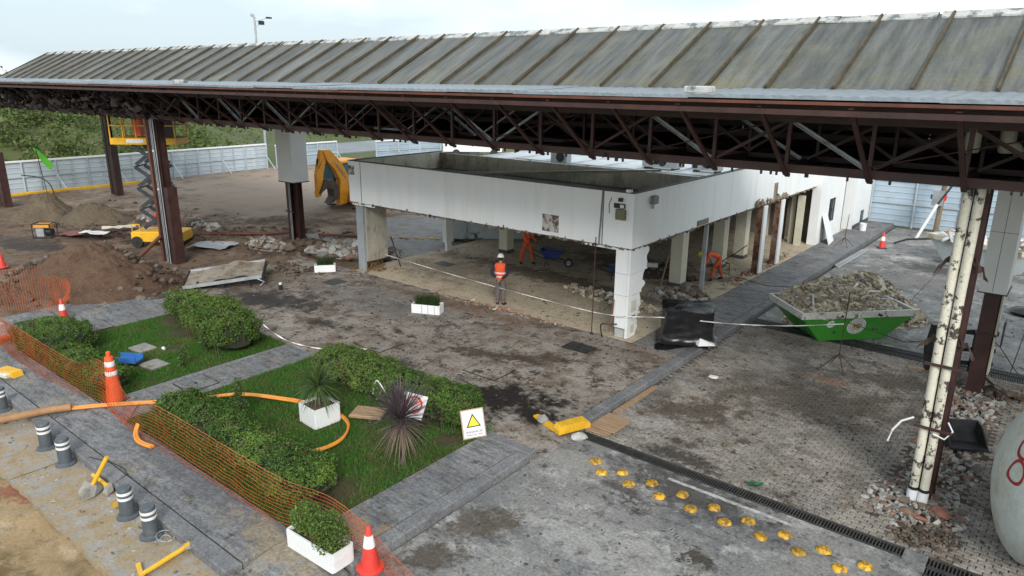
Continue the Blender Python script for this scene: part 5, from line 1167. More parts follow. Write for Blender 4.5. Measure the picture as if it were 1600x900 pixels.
# bollards
def bollard(x, y, label):
    t = thing('bollard', label, 'bollard', (x, y, 0), rnd.random(), 'grey bollards along the kerb')
    BOL = simple('bollard_grey', (.075, .09, .105), .5, 0, .12, 4, grime=(.16, .14, .12), gamt=(.58, .75))
    MB().lathe([(.19, 0), (.185, .03), (.14, .05), (.135, .07)], n=20).build('base', BOL, t, smooth=True)
    MB().lathe([(.125, .06), (.122, .55), (.11, .575), (.0001, .58)], n=20).build('post', BOL, t, smooth=True)
    for z in (.36, .46): MB().lathe([(.1255, z), (.128, z+.002), (.128, z+.048), (.1245, z+.05)], n=20).build('band', REFLW, t, smooth=True)
for x, lab in ((-16.02, 'grey bollard with white bands, second from the left edge'), (-15.0, 'grey bollard with white bands, third from the left edge'), (-12.21, 'grey bollard with white bands beside the yellow scraps'), (-11.32, 'grey bollard with white bands nearest the camera'), (-18.75, 'grey bollard cut by the left edge of the picture')): bollard(x, 4.25, lab)
# broken yellow posts
def broken_post(label, p, q, foot, side):
    t = thing('broken_post', label, 'post', (p[0], p[1], 0))
    p, q = Vector(p), Vector(q); b = Vector((p.x, p.y, 0))
    MB().cyl(p-b, q-b, .042, n=10).build('tube', YELLOWP, t, smooth=True)
    MB().rock(p-b+Vector((0, 0, -.02)), foot).build('concrete_foot', CONC, t)
    MB().cyl(p-b+(q-p)*.02, p-b+(q-p)*.12, .06, n=10).build('collar', YELLOWP, t, smooth=True)
broken_post('broken yellow post propped upright on a concrete foot', (-13.45, 4.12, .1), (-13.25, 4.42, .72), .24, 1)
broken_post('broken yellow post lying towards the kerb behind the upright one', (-13.3, 4.38, .08), (-13.95, 4.36, .10), .18, 1)
broken_post('long broken yellow post lying at the bottom edge', (-10.45, 4.50, .1), (-10.35, 3.62, .06), .16, 1)
tag(MB().beam((-10.7, 3.75, .03), (-10.2, 3.6, .03), .07, .05).build('yellow_scrap', YELLOWP), 'short yellow scrap beside the long broken post', 'scrap')
tag(MB().chunk((-12.65, 4.32, .07), (.32, .2, .13)).build('yellow_block', simple('dirty_yellow_block', (.42, .24, .03), .7, 0, .2, 5, grime=(.15, .1, .04))), 'dirty yellow block beside the bollard', 'scrap')
tag(MB().tube([(-11.0+.07*math.cos(a)*(1+.1*k), 4.36+.05*math.sin(a)*(1+.1*k), .012+.004*k) for k, a in enumerate(np.linspace(0, 12, 24))], .008, 5).build('wire_coil', GALV, smooth=True), 'coil of wire beside the nearest bollard', 'wire')
t = thing('speed_bump', 'yellow and white plastic block on the paving at the left edge', 'block', (-20.6, 4.98, .155), math.radians(15))
MB().prism([(-.36, 0), (.36, 0), (.30, .14), (-.30, .14)], .25, Matrix(((1, 0, 0, 0), (0, 0, 1, -.12), (0, 1, 0, 0), (0, 0, 0, 1)))).build('block', YELLOWP, t)
for x in (-.3, .05): MB().box((x, -.16, .05), (.3, .12, .10), ch=.02).build('weight', CREAM, t)
# thin cable on the pavement
tag(MB().tube([(-14.6, 4.55, .17), (-14.0, 4.75, .17), (-13.6, 4.8, .17), (-13.35, 4.75, .165), (-13.25, 4.5, .15)], .009, 5).build('thin_cable', BLACK, smooth=True), 'thin dark cable lying over the kerb near the yellow posts', 'cable')

# ---- cones
def cone(label, x, y, h, r, mat, bands, z=0.0, lean=(0, 0), sq=.0):
    t = thing('traffic_cone', label, 'traffic cone', (x, y, z), rnd.random()*.6, 'traffic cones'); t.rotation_euler = (lean[0], lean[1], rnd.random()*.6)
    if sq: MB().box((0, 0, .02), (sq, sq, .04), ch=.012).build('base', mat if h > 1 else BLACK, t)
    else: MB().lathe([(r*1.42, 0), (r*1.40, .03), (r*1.12, .05)], n=24).build('base', mat, t, smooth=True)
    rt = r*.24; f = lambda z_: r+(rt-r)*(z_-.04)/(h-.04)
    MB().lathe([(f(.04), .035), (f(h*.5), h*.5), (rt, h), (rt*.8, h+.012), (.0001, h+.012)], n=24).build('body', mat, t, smooth=True)
    for a, b in bands: MB().lathe([(f(a)+.001, a), (f(a)+.004, a+.003), (f(b)+.004, b-.003), (f(b)+.001, b)], n=24).build('band', REFLW, t, smooth=True)
    return t
def tall_cone(label, x, y, z):
    t = thing('traffic_cone', label, 'traffic cone', (x, y, z), .5, 'traffic cones')
    MB().box((0, 0, .02), (.42, .42, .04), ch=.012).build('base', BLACK, t)
    MB().lathe([(.185, .04), (.17, .25), (.125, .7), (.095, 1.1), (.09, 1.12), (.05, 1.125), (.05, 1.24), (.035, 1.25), (.0001, 1.25)], n=24).build('body', ORANGE, t, smooth=True)
    for a, b, ra, rb in ((.68, .78, .130, .121), (.90, 1.02, .113, .104)): MB().lathe([(ra, a), (ra+.002, a+.003), (rb+.002, b-.003), (rb, b)], n=24).build('band', REFLW, t, smooth=True)
tall_cone('tall orange cone with two white bands behind the orange net', -16.9, 6.02, .155)
cone('red cone with white band beside the white planter at the bottom', -7.68, 5.98, .74, .155, RED, ((.40, .60),), .13)
cone('red and white cone beside the round hedge', -24.1, 7.5, .72, .15, RED, ((.38, .56),), .15, sq=.38)
cone('small red and white cone standing on the far yard at the right', -7.14, 36.4, .74, .15, RED, ((.36, .56),), 0, sq=.38)
cone('red cone at the left edge beyond the dirt mound', -33.6, 8.6, .62, .16, RED, (), .05)
t = thing('road_barrier', 'white block with orange base at the left edge beside the round hedge', 'barrier', (-23.9, 5.6, .155), math.radians(20))
MB().box((0, 0, .08), (1.0, .45, .14), ch=.03).build('base', ORANGE, t); MB().prism([(-.36, .15), (.36, .15), (.30, .48), (-.30, .48)], .26, Matrix(((1, 0, 0, 0), (0, 0, 1, -.13), (0, 1, 0, 0), (0, 0, 0, 1)))).build('block', simple('pinkish_white', (.62, .52, .48), .6), t)

# ---- signs
def a_sign(name, label, x, y, z, rz, w, h, tilt):
    t = thing(name, label, 'sign', (x, y, z), rz); t.rotation_euler = (tilt, 0, rz); return t
t = a_sign('warning_sign', 'white warning board with yellow triangle leaning at the lawn corner', -9.2, 10.12, .16, math.radians(62), .5, .6, math.radians(-22))
MB().b(-.26, .26, 0, .025, 0, .62).build('board', simple('sign_frame', (.50, .36, .25), .7), t)
f_ = MB().b(-.235, .235, -.006, -.002, .025, .595).build('face', REFLW, t)
def tri(s, c, y0, y1): 
    pts = [(-s, c-s*.58), (s, c-s*.58), (0, c+s*1.15)]; return MB().prism(pts, y1-y0, Matrix(((1, 0, 0, 0), (0, 0, -1, y1), (0, 1, 0, 0), (0, 0, 0, 1))))
tri(.165, .335, -.010, -.007).build('triangle_border', INK, f_); tri(.125, .335, -.014, -.011).build('triangle', simple('sign_yellow', (.85, .70, .03), .5, bmp=0), f_)
for k, (s_, sz, z_) in enumerate((('PERMANECER', .062, .135), ('FUERA DEL AREA', .048, .075))):
    o = link('lettering', text_mesh(s_, sz, simple('blue_print', (.04, .05, .10), .6, bmp=0), 'lettering'), f_, (0, -.008, z_), (PI/2, 0, 0))
t = a_sign('prohibition_sign', 'white sign with red ring half hidden by the purple cordyline', -10.05, 9.05, .78, math.radians(50), .5, .6, math.radians(-15)); t.rotation_euler.y = .35
MB().b(-.25, .25, 0, .02, 0, .5).build('board', REFLW, t)
MB().prism(disc(.19), .003, Matrix(((1, 0, 0, 0), (0, 0, -1, -.002), (0, 1, 0, .27), (0, 0, 0, 1)))).build('ring', RED, t); MB().prism(disc(.145), .003, Matrix(((1, 0, 0, 0), (0, 0, -1, -.006), (0, 1, 0, .27), (0, 0, 0, 1)))).build('ring_centre', REFLW, t)
MB().beam((-.11, -.012, .16), (.11, -.012, .38), .04, .003, (0, 1, 0)).build('bar', RED, t)
MB().cyl((0, .03, -.62), (0, .03, .3), .02, n=8).build('stake', BLACKM, t)

# ---- hoses
HOSE = simple('orange_conduit', (.72, .27, .03), .5, 0, .1, 3, grime=(.3, .14, .05), gamt=(.6, .78))
def smooth_path(pts, n=8):
    pts = [Vector(p) for p in pts]; out = []
    for i in range(len(pts)-1):
        p0, p1, p2, p3 = pts[max(i-1, 0)], pts[i], pts[i+1], pts[min(i+2, len(pts)-1)]
        for k in range(n):
            t_ = k/n; out.append(.5*((2*p1)+(-p0+p2)*t_+(2*p0-5*p1+4*p2-p3)*t_*t_+(-p0+3*p1-3*p2+p3)*t_**3))
    return out+[pts[-1]]
hp = [(-19.0, 2.6, .05), (-18.3, 3.3, .06), (-17.6, 4.1, .22), (-17.3, 4.9, .23), (-16.75, 5.85, .2), (-15.6, 7.1, .21), (-14.7, 7.9, .34), (-13.9, 8.55, .24), (-13.2, 8.85, .21), (-12.4, 8.95, .2), (-11.75, 8.78, .2), (-11.35, 8.35, .2), (-11.25, 7.9, .2), (-11.4, 7.45, .2), (-11.8, 7.1, .19)]
for k, lab in enumerate(('orange conduit hose crossing the pavement and lawn, the far one of the pair', 'orange conduit hose crossing the pavement and lawn, the near one of the pair')):
    pp = smooth_path([(x+.055*k, y-.06*k, z+.012*k*math.sin(x*2)) for x, y, z in hp]); tag(MB().tube(pp, .029, 8).build('conduit_hose', HOSE, smooth=True), lab, 'hose', 'orange hoses')
tag(MB().tube(smooth_path([(-19.05, 2.5, .08), (-18.3, 3.2, .1), (-17.55, 4.05, .26), (-17.3, 4.75, .27), (-17.1, 5.15, .26)]), .085, 10).build('sleeve_pipe', simple('muddy_brown_sleeve', (.34, .18, .08), .7, 0, .2, 3), smooth=True), 'muddy brown sleeve over the hoses at the kerb', 'pipe')
for k in range(2): tag(MB().tube(smooth_path([(-14.75-.05*k, 5.62, .42), (-14.65, 5.52-.04*k, .28), (-14.4, 5.48-.05*k, .2), (-14.0, 5.56-.05*k, .19)]), .033, 8).build('conduit_hose', HOSE, smooth=True), ('orange hose end curling round the hedge end, upper one', 'orange hose end curling round the hedge end, lower one')[k], 'hose', 'orange hoses')
tag(MB().tube(smooth_path([(-33.5, 17.0, .12), (-31.2, 18.9, .14), (-30.4, 20.2, .14)]), .075, 10).build('brown_pipe', STEEL2, smooth=True), 'long brown pipe on the dirt left of the white cladding column', 'pipe')
tag(MB().tube([(-29.0, 20.6, .12), (-26.6, 22.0, .14)], .07, 10).build('brown_pipe', STEEL2, smooth=True), 'short brown pipe right of the white cladding column', 'pipe')
tag(MB().tube([(-30.6, 12.5, .05), (-29.7, 13.35, 1.15)], .085, 10).build('brown_pipe', STEEL2, smooth=True), 'brown pipe leaning against the column by the scissor lift', 'pipe')
tag(MB().tube(smooth_path([(-47.2, 15.2, 0), (-47.2, 15.3, 1.1), (-47.6, 15.0, 1.75), (-48.4, 14.2, 1.95)]), .035, 6).build('bent_hose', BLACK, smooth=True), 'black bent hose sticking up from the far dirt', 'hose')

# ---- planters
def planter_box(name, label, x, y, z, w, d, h, rz, fill=True):
    t = thing(name, label, 'planter', (x, y, z), rz)
    for s in (-1, 1):
        MB().b(-w/2, w/2, s*d/2-.015, s*d/2+.015, 0, h).build('side', WHITE, t); MB().b(s*w/2-.015, s*w/2+.015, -d/2+.016, d/2-.016, 0, h-.001).build('side', WHITE, t)
    MB().b(-w/2+.02, w/2-.02, -d/2+.02, d/2-.02, .0, h-.06).build('soil', DIRTM, t); return t
def on_base(t, V, name, mat):
    c, s = math.cos(-t.rotation_euler.z), math.sin(-t.rotation_euler.z); A = V-np.array(t.location)
    B_ = A.copy(); B_[..., 0] = A[..., 0]*c-A[..., 1]*s; B_[..., 1] = A[..., 0]*s+A[..., 1]*c
    return link(name, polys_mesh(name, B_, mat), t)
HEDGE = leafmat('hedge_leaves', (.024, .058, .012), (.095, .175, .032), (.13, .215, .04), .25, .5, (.12, .095, .05))
HEDGE2 = leafmat('hedge_leaves_yellowish', (.036, .08, .016), (.125, .205, .04), (.165, .235, .05), .25, .5, (.13, .10, .055))
HEDGECORE = simple('hedge_core_shade', (.022, .022, .012), .95, 0, .3, 8, bmp=.5)  # hedge core, with the shade between the leaves put into its colour
def blades(c, n, Lr, wr, el, droop, seg=4):
    V = []
    for i in range(n):
        a = rnd.random()*2*PI; e = math.radians(rnd.uniform(*el)); L = rnd.uniform(*Lr); w = rnd.uniform(*wr); d = Vector((math.cos(a)*math.cos(e), math.sin(a)*math.cos(e), math.sin(e)))
        s = d.cross(Vector((0, 0, 1)));  s = s.normalized() if s.length > 1e-3 else Vector((1, 0, 0)); p = Vector(c)+d*.04; prev = None; dr = droop*rnd.uniform(.5, 1.4)
        for k in range(seg+1):
            u = k/seg; ww = w*(.55+1.2*u if u < .35 else (1-u)*1.5)*.5
            q = (p-s*max(ww, .0012), p+s*max(ww, .0012))
            if prev: V.append([prev[0], prev[1], q[1], q[0]])
            prev = q; d = (d+Vector((0, 0, -dr/seg))).normalized(); p = p+d*(L/seg)
    return np.array([[tuple(v) for v in f] for f in V])
t = planter_box('planter', 'long white planter with two shrubs at the bottom edge', -8.55, 5.68, .152, 1.12, .40, .33, math.radians(2))
for k, (dx, r) in enumerate(((-.27, .30), (.26, .34))):
    pts = bush_points((-8.55+dx, 5.68, .66), (r*1.05, r*.85, r*.95), 3800, 9, .25)
    on_base(t, leaves(pts, .04, up=.4), 'shrub', HEDGE2)
    mb = MB()
    for q in range(9): mb.cyl((dx+rnd.gauss(0, .04), rnd.gauss(0, .03), .25), (dx+rnd.gauss(0, .16), rnd.gauss(0, .13), .72), .008, .004, 5)
    mb.build('stem', BARK, t)['kind'] = 'stuff'
t = planter_box('planter', 'square white planter with a green yucca on the lawn', -12.42, 8.52, .14, .62, .62, .45, math.radians(-4))
mb = MB(); mb.tube([(0, 0, .3), (.02, 0, .55), (0, .02, .85)], .05, 8, rf=[.06, .05, .045]); mb.build('trunk', BARK, t, smooth=True)
YUC = leafmat('yucca_leaves', (.035, .07, .022), (.10, .15, .045), None, .2, .45)
link('foliage', polys_mesh('foliage', blades((0, 0, .85), 190, (.5, .8), (.028, .042), (-35, 85), .75), YUC), t)
t = planter_box('planter', 'white planter box with grass standing alone on the plaza', -16.15, 15.5, .152, .95, .42, .30, math.radians(24))
V = blades((0, 0, 0), 700, (.22, .42), (.008, .014), (50, 88), .35, 3); V += np.repeat(np.repeat(npr.uniform((-.4, -.16, .24), (.4, .16, .26), (700, 3))[:, None, None, :], 3, 1).reshape(-1, 1, 3), 4, 1)
RUSH = leafmat('planter_grass', (.022, .045, .012), (.055, .09, .025), None, .2)
link('grass', polys_mesh('grass', V, RUSH), t)
for k in range(3): MB().b(-.13+.22*k, -.115+.22*k, -.232, -.226, .01, .29).build('seam', GALV, t)
t = planter_box('planter', 'small white planter with grass left of the broken building column', -22.95, 16.5, .152, .78, .34, .28, math.radians(50))
V = blades((0, 0, 0), 420, (.2, .38), (.008, .014), (50, 88), .35, 3); V += np.repeat(np.repeat(npr.uniform((-.3, -.12, .22), (.3, .12, .24), (420, 3))[:, None, None, :], 3, 1).reshape(-1, 1, 3), 4, 1); link('grass', polys_mesh('grass', V, RUSH), t)
# purple cordyline
t = thing('cordyline', 'spiky purple cordyline on the lawn beside the warning board', 'plant', (-9.75, 8.55, .13))
mb = MB(); mb.tube([(.1, -.1, 0), (.03, -.04, .4), (0, 0, .9)], .06, 8, rf=[.075, .06, .05]); mb.build('trunk', BARK, t, smooth=True)
CORD = leafmat('purple_leaves', (.055, .040, .047), (.14, .105, .115), None, .15, .4); CORD2 = leafmat('dry_purple_leaves', (.10, .075, .055), (.20, .155, .115), None, .15, .6)
link('foliage', polys_mesh('foliage', blades((0, 0, .92), 240, (.62, .98), (.02, .032), (5, 88), .32, 5), CORD), t); link('dry_leaves', polys_mesh('dry_leaves', blades((0, 0, .80), 130, (.6, .9), (.018, .03), (-50, 5), .8, 5), CORD2), t)
# hedges
def hedge(label, p, q, w, h, n, mat, size=.048, zb=.12, rough=.22, name='hedge', trunkdir=None):
    p, q = np.array((*p, 0.)), np.array((*q, 0.)); L = np.linalg.norm(q-p); d = (q-p)/L; s = np.array((-d[1], d[0], 0.)); mid = (p+q)/2
    t = thing(name, label, 'hedge', (mid[0], mid[1], zb))
    def surf(u, a, k=1.0):
        # cross-section: rounded box; ends rounded
        ex = 4.0; ca_, sa_ = np.cos(a), np.sin(a)
        r = (np.abs(ca_)**ex+np.abs(sa_)**ex)**(-1/ex)
        uu = np.clip(np.abs(u-.5)*2*L/2-(L/2-w*.42), 0, None)/(w*.42); endk = np.sqrt(np.clip(1-uu**2.5, 0, 1))
        return u*L-L/2, ca_*r*w/2*endk, h/2+sa_*r*h/2*(.25+.75*endk)
    u = npr.random(n); a = npr.uniform(-.35, PI+.35, n); x, y, z = surf(u, a)
    k = 1-np.abs(npr.normal(0, .09, n))+(npr.random(n) < .07)*npr.uniform(.05, .26, n)+rough*np.array([fbm(u[i]*L*1.6, math.cos(a[i])*1.4+7, math.sin(a[i])*1.4+mid[0]) for i in range(n)])
    pts = np.stack([x, y*k, h*.4+(z-h*.4)*k], 1)
    gap = np.array([fbm(u[i]*L*3.2, math.cos(a[i])*2.6+3, math.sin(a[i])*2.6+mid[1], 3) for i in range(n)]); keep = (gap > -.30) | (npr.random(n) < .18)
    pts, a = pts[keep], a[keep]
    W3 = d[None]*pts[:, :1]+s[None]*pts[:, 1:2]+np.array([0, 0, 1.])[None]*pts[:, 2:3]
    nrm = s[None]*(np.cos(a)[:, None])+np.array([0, 0, 1.])*np.sin(a)[:, None]
    link('foliage', polys_mesh('foliage', leaves(W3, size, nrm), mat), t)
    # woody inside, near black so the gaps between leaves read as shade
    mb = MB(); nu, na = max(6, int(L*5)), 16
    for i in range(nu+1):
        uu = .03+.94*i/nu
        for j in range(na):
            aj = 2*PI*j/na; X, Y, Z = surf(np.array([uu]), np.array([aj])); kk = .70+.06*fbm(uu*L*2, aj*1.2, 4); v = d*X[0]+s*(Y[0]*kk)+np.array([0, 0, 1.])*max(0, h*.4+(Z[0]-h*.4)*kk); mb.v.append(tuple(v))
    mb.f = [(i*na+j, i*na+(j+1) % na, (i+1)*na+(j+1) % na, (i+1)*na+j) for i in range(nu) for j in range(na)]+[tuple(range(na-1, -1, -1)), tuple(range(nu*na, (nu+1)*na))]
    mb.build('dark_core', HEDGECORE, t)
    mb = MB()
    for i in range(int(L*9)): a_, b_ = rnd.uniform(-L/2+.2, L/2-.2), rnd.choice((-1, 1))*w*rnd.uniform(.3, .46); v = d*a_+s*b_; v2 = d*(a_+rnd.gauss(0, .08))+s*b_*1.06; mb.cyl(tuple(v), (v2[0], v2[1], h*rnd.uniform(.4, .8)), .010, .006, 4, False)
    mb.build('stems', BARK, t)['kind'] = 'stuff'
    return t
hedge('long clipped hedge behind the orange net at the front of the lawn', (-15.2, 6.55), (-9.65, 6.55), 1.12, .66, 42000, HEDGE)
hedge('clipped hedge between the lawn and the muddy plaza', (-14.6, 10.25), (-11.9, 10.35), 1.05, .85, 19000, HEDGE2); hedge('clipped hedge behind the purple cordyline and warning board', (-12.3, 10.2), (-9.45, 10.5), 1.1, .78, 21000, HEDGE)
hedge('loose hedge at the far corner of the left lawn', (-22.2, 10.3), (-19.7, 10.1), 1.1, .8, 15000, HEDGE2, .055, rough=.34); hedge('big clipped hedge at the right of the left lawn', (-20.6, 10.2), (-17.35, 9.55), 1.4, .95, 28000, HEDGE2, .052, rough=.26)
hedge('round clipped hedge at the left edge behind the orange net', (-23.1, 6.45), (-20.5, 6.45), 1.55, .72, 20000, HEDGE); hedge('low hedge between the round hedge and the tall cone', (-20.7, 6.25), (-17.5, 6.35), .8, .5, 13000, HEDGE, rough=.32)
def sapling(label, x, y, h, n):
    t = thing('sapling', label, 'plant', (x, y, .13)); mb = MB(); mb.tube([(0, 0, 0), (.02, .01, h*.5), (0, 0, h)], .012, 5, rf=[.014, .01, .004]); mb.build('stem', BARK, t)['kind'] = 'stuff'
    pts = np.concatenate([bush_points((rnd.gauss(0, .05), rnd.gauss(0, .05), h*z), (.12, .12, .12), n//6, 4, .1) for z in (.3, .45, .6, .72, .85, .97)]); link('foliage', polys_mesh('foliage', leaves(pts, .055), YUC), t)
sapling('young upright shrub standing at the end of the long hedge', -13.75, 7.4, 1.0, 700); sapling('young grey green shrub on the left lawn', -17.75, 8.1, .5, 500); sapling('small shrub before the big hedge of the left lawn', -18.2, 8.95, .75, 900)

# ---- odds and ends on the left lawn and plaza
t = thing('fallen_panel', 'big torn grey metal panel lying beside the left lawn', 'panel', (-24.2, 13.0, .2), math.radians(52))
mb = MB(); n = 14
for i in range(n+1):
    for j in range(7):
        x, y = -1.35+2.7*i/n, -.75+1.5*j/6; mb.v.append((x, y, .34+.16*math.sin(x*1.3+.5)+.12*fbm(x*1.5, y*1.5)+.14*y))
mb.f = [(i*7+j, (i+1)*7+j, (i+1)*7+j+1, i*7+j+1) for i in range(n) for j in range(6)]
mb.build('skin', simple('dirty_panel', (.30, .27, .22), .6, 0, .15, 1.5, grime=(.14, .10, .065), gamt=(.48, .62)), t, smooth=True, ang=180)
for y in (-.76, .76): MB().beam((-1.35, y, .20+.14*y), (1.35, y, .48+.14*y), .04, .12).build('edge_frame', GALV, t)
for x in (-1.37, 1.37): MB().beam((x, -.75, .12+.1*x), (x, .75, .36+.1*x), .05, .22).build('edge_frame', BLACKM, t)
for x in (-.9, 0, .9): MB().beam((x, -.75, .1), (x, .75, .22), .06, .12).build('rib', BLACKM, t)
MB().tube([(1.2, -.8, .3), (1.45, -.9, .2), (1.3, -1.0, .1)], .02, 6).build('handle', GALV, t)
tag(MB().box((-21.6, 10.95, .2), (1.5, .35, .03), rz=.7).build('trim_strip', REFLW), 'bent white trim strip behind the left lawn', 'strip')
t = thing('blue_crate', 'blue plastic tray on the left lawn behind the tall cone', 'crate', (-18.9, 7.2, .2), .6)
MB().box((0, 0, .1), (.62, .34, .05)).build('base', simple('bright_blue', (.03, .14, .42), .5, 0, .1, 3), t)
for s in (-1, 1): MB().box((0, s*.17, .17), (.62, .03, .14)).build('side', simple('bright_blue', (.03, .14, .42), .5, 0, .1, 3), t)
tag(MB().rock((-18.9, 9.4, .2), .3, flat=.5).build('stone', CONC), 'pale stone half buried in the left lawn', 'stone')
tag(MB().rock((-19.4, 8.35, .17), .1).build('litter', REFLW), 'white litter on the left lawn', 'litter')
tag(MB().box((-11.75, 9.35, .24), (.75, .5, .07), rz=.5, ch=.02).build('board_scrap', WOOD), 'torn brown board lying behind the yucca planter', 'board')
tag(MB().tube(smooth_path([(-11.6, 9.9, .2), (-11.5, 9.7, .6), (-11.9, 9.75, .85), (-12.0, 9.7, .5)]), .014, 5).build('thin_rope', REFLW, smooth=True), 'white rope hanging on the hedge behind the yucca', 'rope')
t = thing('small_bottle', 'small dark can standing on the plaza behind the fallen panel', 'can', (-22.0, 13.85, .155)); MB().cyl((0, 0, 0), (0, 0, .2), .07, n=12).build('can', BLACKM, t); MB().cyl((0, 0, .2), (0, 0, .27), .055, n=12).build('cap', REFLW, t)
# scrap sheets in the dirt
SCR = [('crumpled white sheet among the scrap near the generator', (-36.6, 13.3), (1.3, .7), REFLW, .25), ('rust red sheet scrap right of the generator', (-37.8, 13.0), (1.6, 1.0), simple('pink_red_sheet', (.22, .09, .08), .6), .12), ('dark rust beam scrap behind the white sheet', (-36.3, 14.3), (2.6, .35), STEEL, .3), ('bent rust plate scrap nearest the column', (-34.6, 13.9), (.9, .5), STEEL, .3), ('pale torn board in the scrap pile', (-37.0, 14.6), (1.5, .5), CREAM, .28), ('silver sheet lying on the ground right of the scissor lift', (-30.6, 16.0), (1.9, 1.2), GALV, .1)]
for lab, (x, y), (sx, sy), mt, z in SCR:
    mb = MB(); n = 6; rz = rnd.uniform(.2, 1.2)
    for i in range(n+1):
        for j in range(n+1):
            u, v = sx*(i/n-.5), sy*(j/n-.5); mb.v.append((x+u*math.cos(rz)-v*math.sin(rz), y+u*math.sin(rz)+v*math.cos(rz), z+.08+.12*fbm(u*1.8+x, v*1.8+y)))
    mb.f = [(i*(n+1)+j, (i+1)*(n+1)+j, (i+1)*(n+1)+j+1, i*(n+1)+j+1) for i in range(n) for j in range(n)]
    o = mb.build('scrap_sheet', mt); sm = o.modifiers.new('thick', 'SOLIDIFY'); sm.thickness = .02; tag(o, lab, 'scrap', 'scrap in the dirt')
# dirt mounds
def mound(label, cx, cy, rx, ry, h, rz, mat, seed):
    mb = MB(); n, m_ = 48, 96
    for i in range(n+1):
        r = i/n*1.25
        for j in range(m_):
            a = 2*PI*j/m_; rr = r*(1+.16*fbm(math.cos(a)*1.5, math.sin(a)*1.5, seed)); u, v = rr*math.cos(a)*rx, rr*math.sin(a)*ry
            x, y = cx+u*math.cos(rz)-v*math.sin(rz), cy+u*math.sin(rz)+v*math.cos(rz)
            mb.v.append((x, y, h*math.exp(-2.2*r*r)*(1+.12*fbm(x*1.1, y*1.1, seed))-.075*h+.11*fbm(x*2.0, y*2.0, seed)*(1-.5*r)+.05*fbm(x*6, y*6, seed)-.06*r))
    mb.f = [(i*m_+j, (i+1)*m_+j, (i+1)*m_+(j+1) % m_, i*m_+(j+1) % m_) for i in range(n) for j in range(m_)]
    return tag(mb.build('dirt_mound', mat, smooth=True, ang=180), label, 'dirt mound', kind='stuff')
MND = gmat('mound_earth', (.10, .058, .036), (.135, .082, .053), (.075, .045, .03), (.5, .64), None, scale=.8, bmp=1.0); MND2 = gmat('mound_earth_grey', (.13, .10, .07), (.17, .135, .095), (.10, .08, .05), (.5, .64), None, scale=.8, bmp=1.0)
mound('big brown dirt mound behind the red and white cone', -27.7, 9.7, 4.0, 2.4, 1.8, .62, MND, 3); mound('left spur of the brown dirt mound under the net', -28.6, 7.4, 2.6, 1.6, .6, .3, MND, 5)
mound('far sandy dirt mound near the left edge', -44.5, 13.9, 2.3, 1.7, 1.5, .4, MND2, 8); mound('far grey dirt mound right of the sandy one', -41.5, 15.2, 2.5, 1.5, 1.1, .4, MND2, 9)
for a in ((-27.9, 9.9, 5.0, 3.0, .62, 'loose clods around the big brown mound'), (-40, 15.5, 7, 2.2, .1, 'loose clods around the far mounds'), (-30, 19, 6, 2.5, .4, 'loose clods along the trench')):
    mb = MB()
    for i in range(620):
        r, an = math.sqrt(rnd.random()), rnd.random()*2*PI; u, v = r*a[2]*math.cos(an), r*a[3]*math.sin(an); x, y = a[0]+u*math.cos(a[4])-v*math.sin(a[4]), a[1]+u*math.sin(a[4])+v*math.cos(a[4])
        s = .03+.15*rnd.random()**2.5; zz = dirt_z(x, y) if x < -22.7 else .15
        if a[1] < 11: zz = max(zz, 1.65*math.exp(-2.2*((u/4.5)**2+(v/2.6)**2))-.1)
        mb.rock((x, y, zz+s*.15), s)
    tag(mb.build('clods', DIRTR), a[5], 'clods', kind='stuff')
# crumbs of dirt and grit on the paving
def crumbs(label, x0, x1, y0, y1, n, z, smin, smax, mat, thr=0.0, skip=None):
    mb = MB(); c = 0
    while c < n:
        x, y = rnd.uniform(x0, x1), rnd.uniform(y0, y1)
        if fbm(x*1.1, y*1.1, 12)+rnd.gauss(0, .14) < thr or (skip and skip(x, y)): c += .25; continue
        s = smin+(smax-smin)*rnd.random()**3; mb.rock((x, y, z+s*.12), s, flat=.5); c += 1
    tag(mb.build('crumbs', mat), label, 'crumbs', kind='stuff')
crumbs('dirt crumbs scattered over the muddy plaza', -25, -8.2, 10.9, 17.3, 5200, .152, .008, .06, DIRTR, .25, lambda x, y: x > -9.8 and y < 12.2)
crumbs('dirt crumbs scattered on the concrete road in front', -7.7, 1, 5, 11.8, 1100, .0, .008, .045, DIRTR, .2); crumbs('dirt crumbs scattered on the brick pavers', -7.7, 1, 12.2, 21.6, 1700, .0, .01, .06, DIRTR, .18); crumbs('dirt crumbs on the gutted floor', -22, -9.7, 17.5, 30, 900, .15, .015, .07, DIRTR, .05)
crumbs('grit along the kerb and gutter', -20, -9.3, 3.4, 4.45, 420, 0, .01, .05, GREYR, .0); crumbs('grit on the rear yard', -7.6, 0, 22.5, 40, 350, 0, .015, .07, DIRTR, .1); crumbs('stones and sods in the far dirt', -48, -23, 12, 21.5, 900, .0, .03, .14, DIRTR, .05)

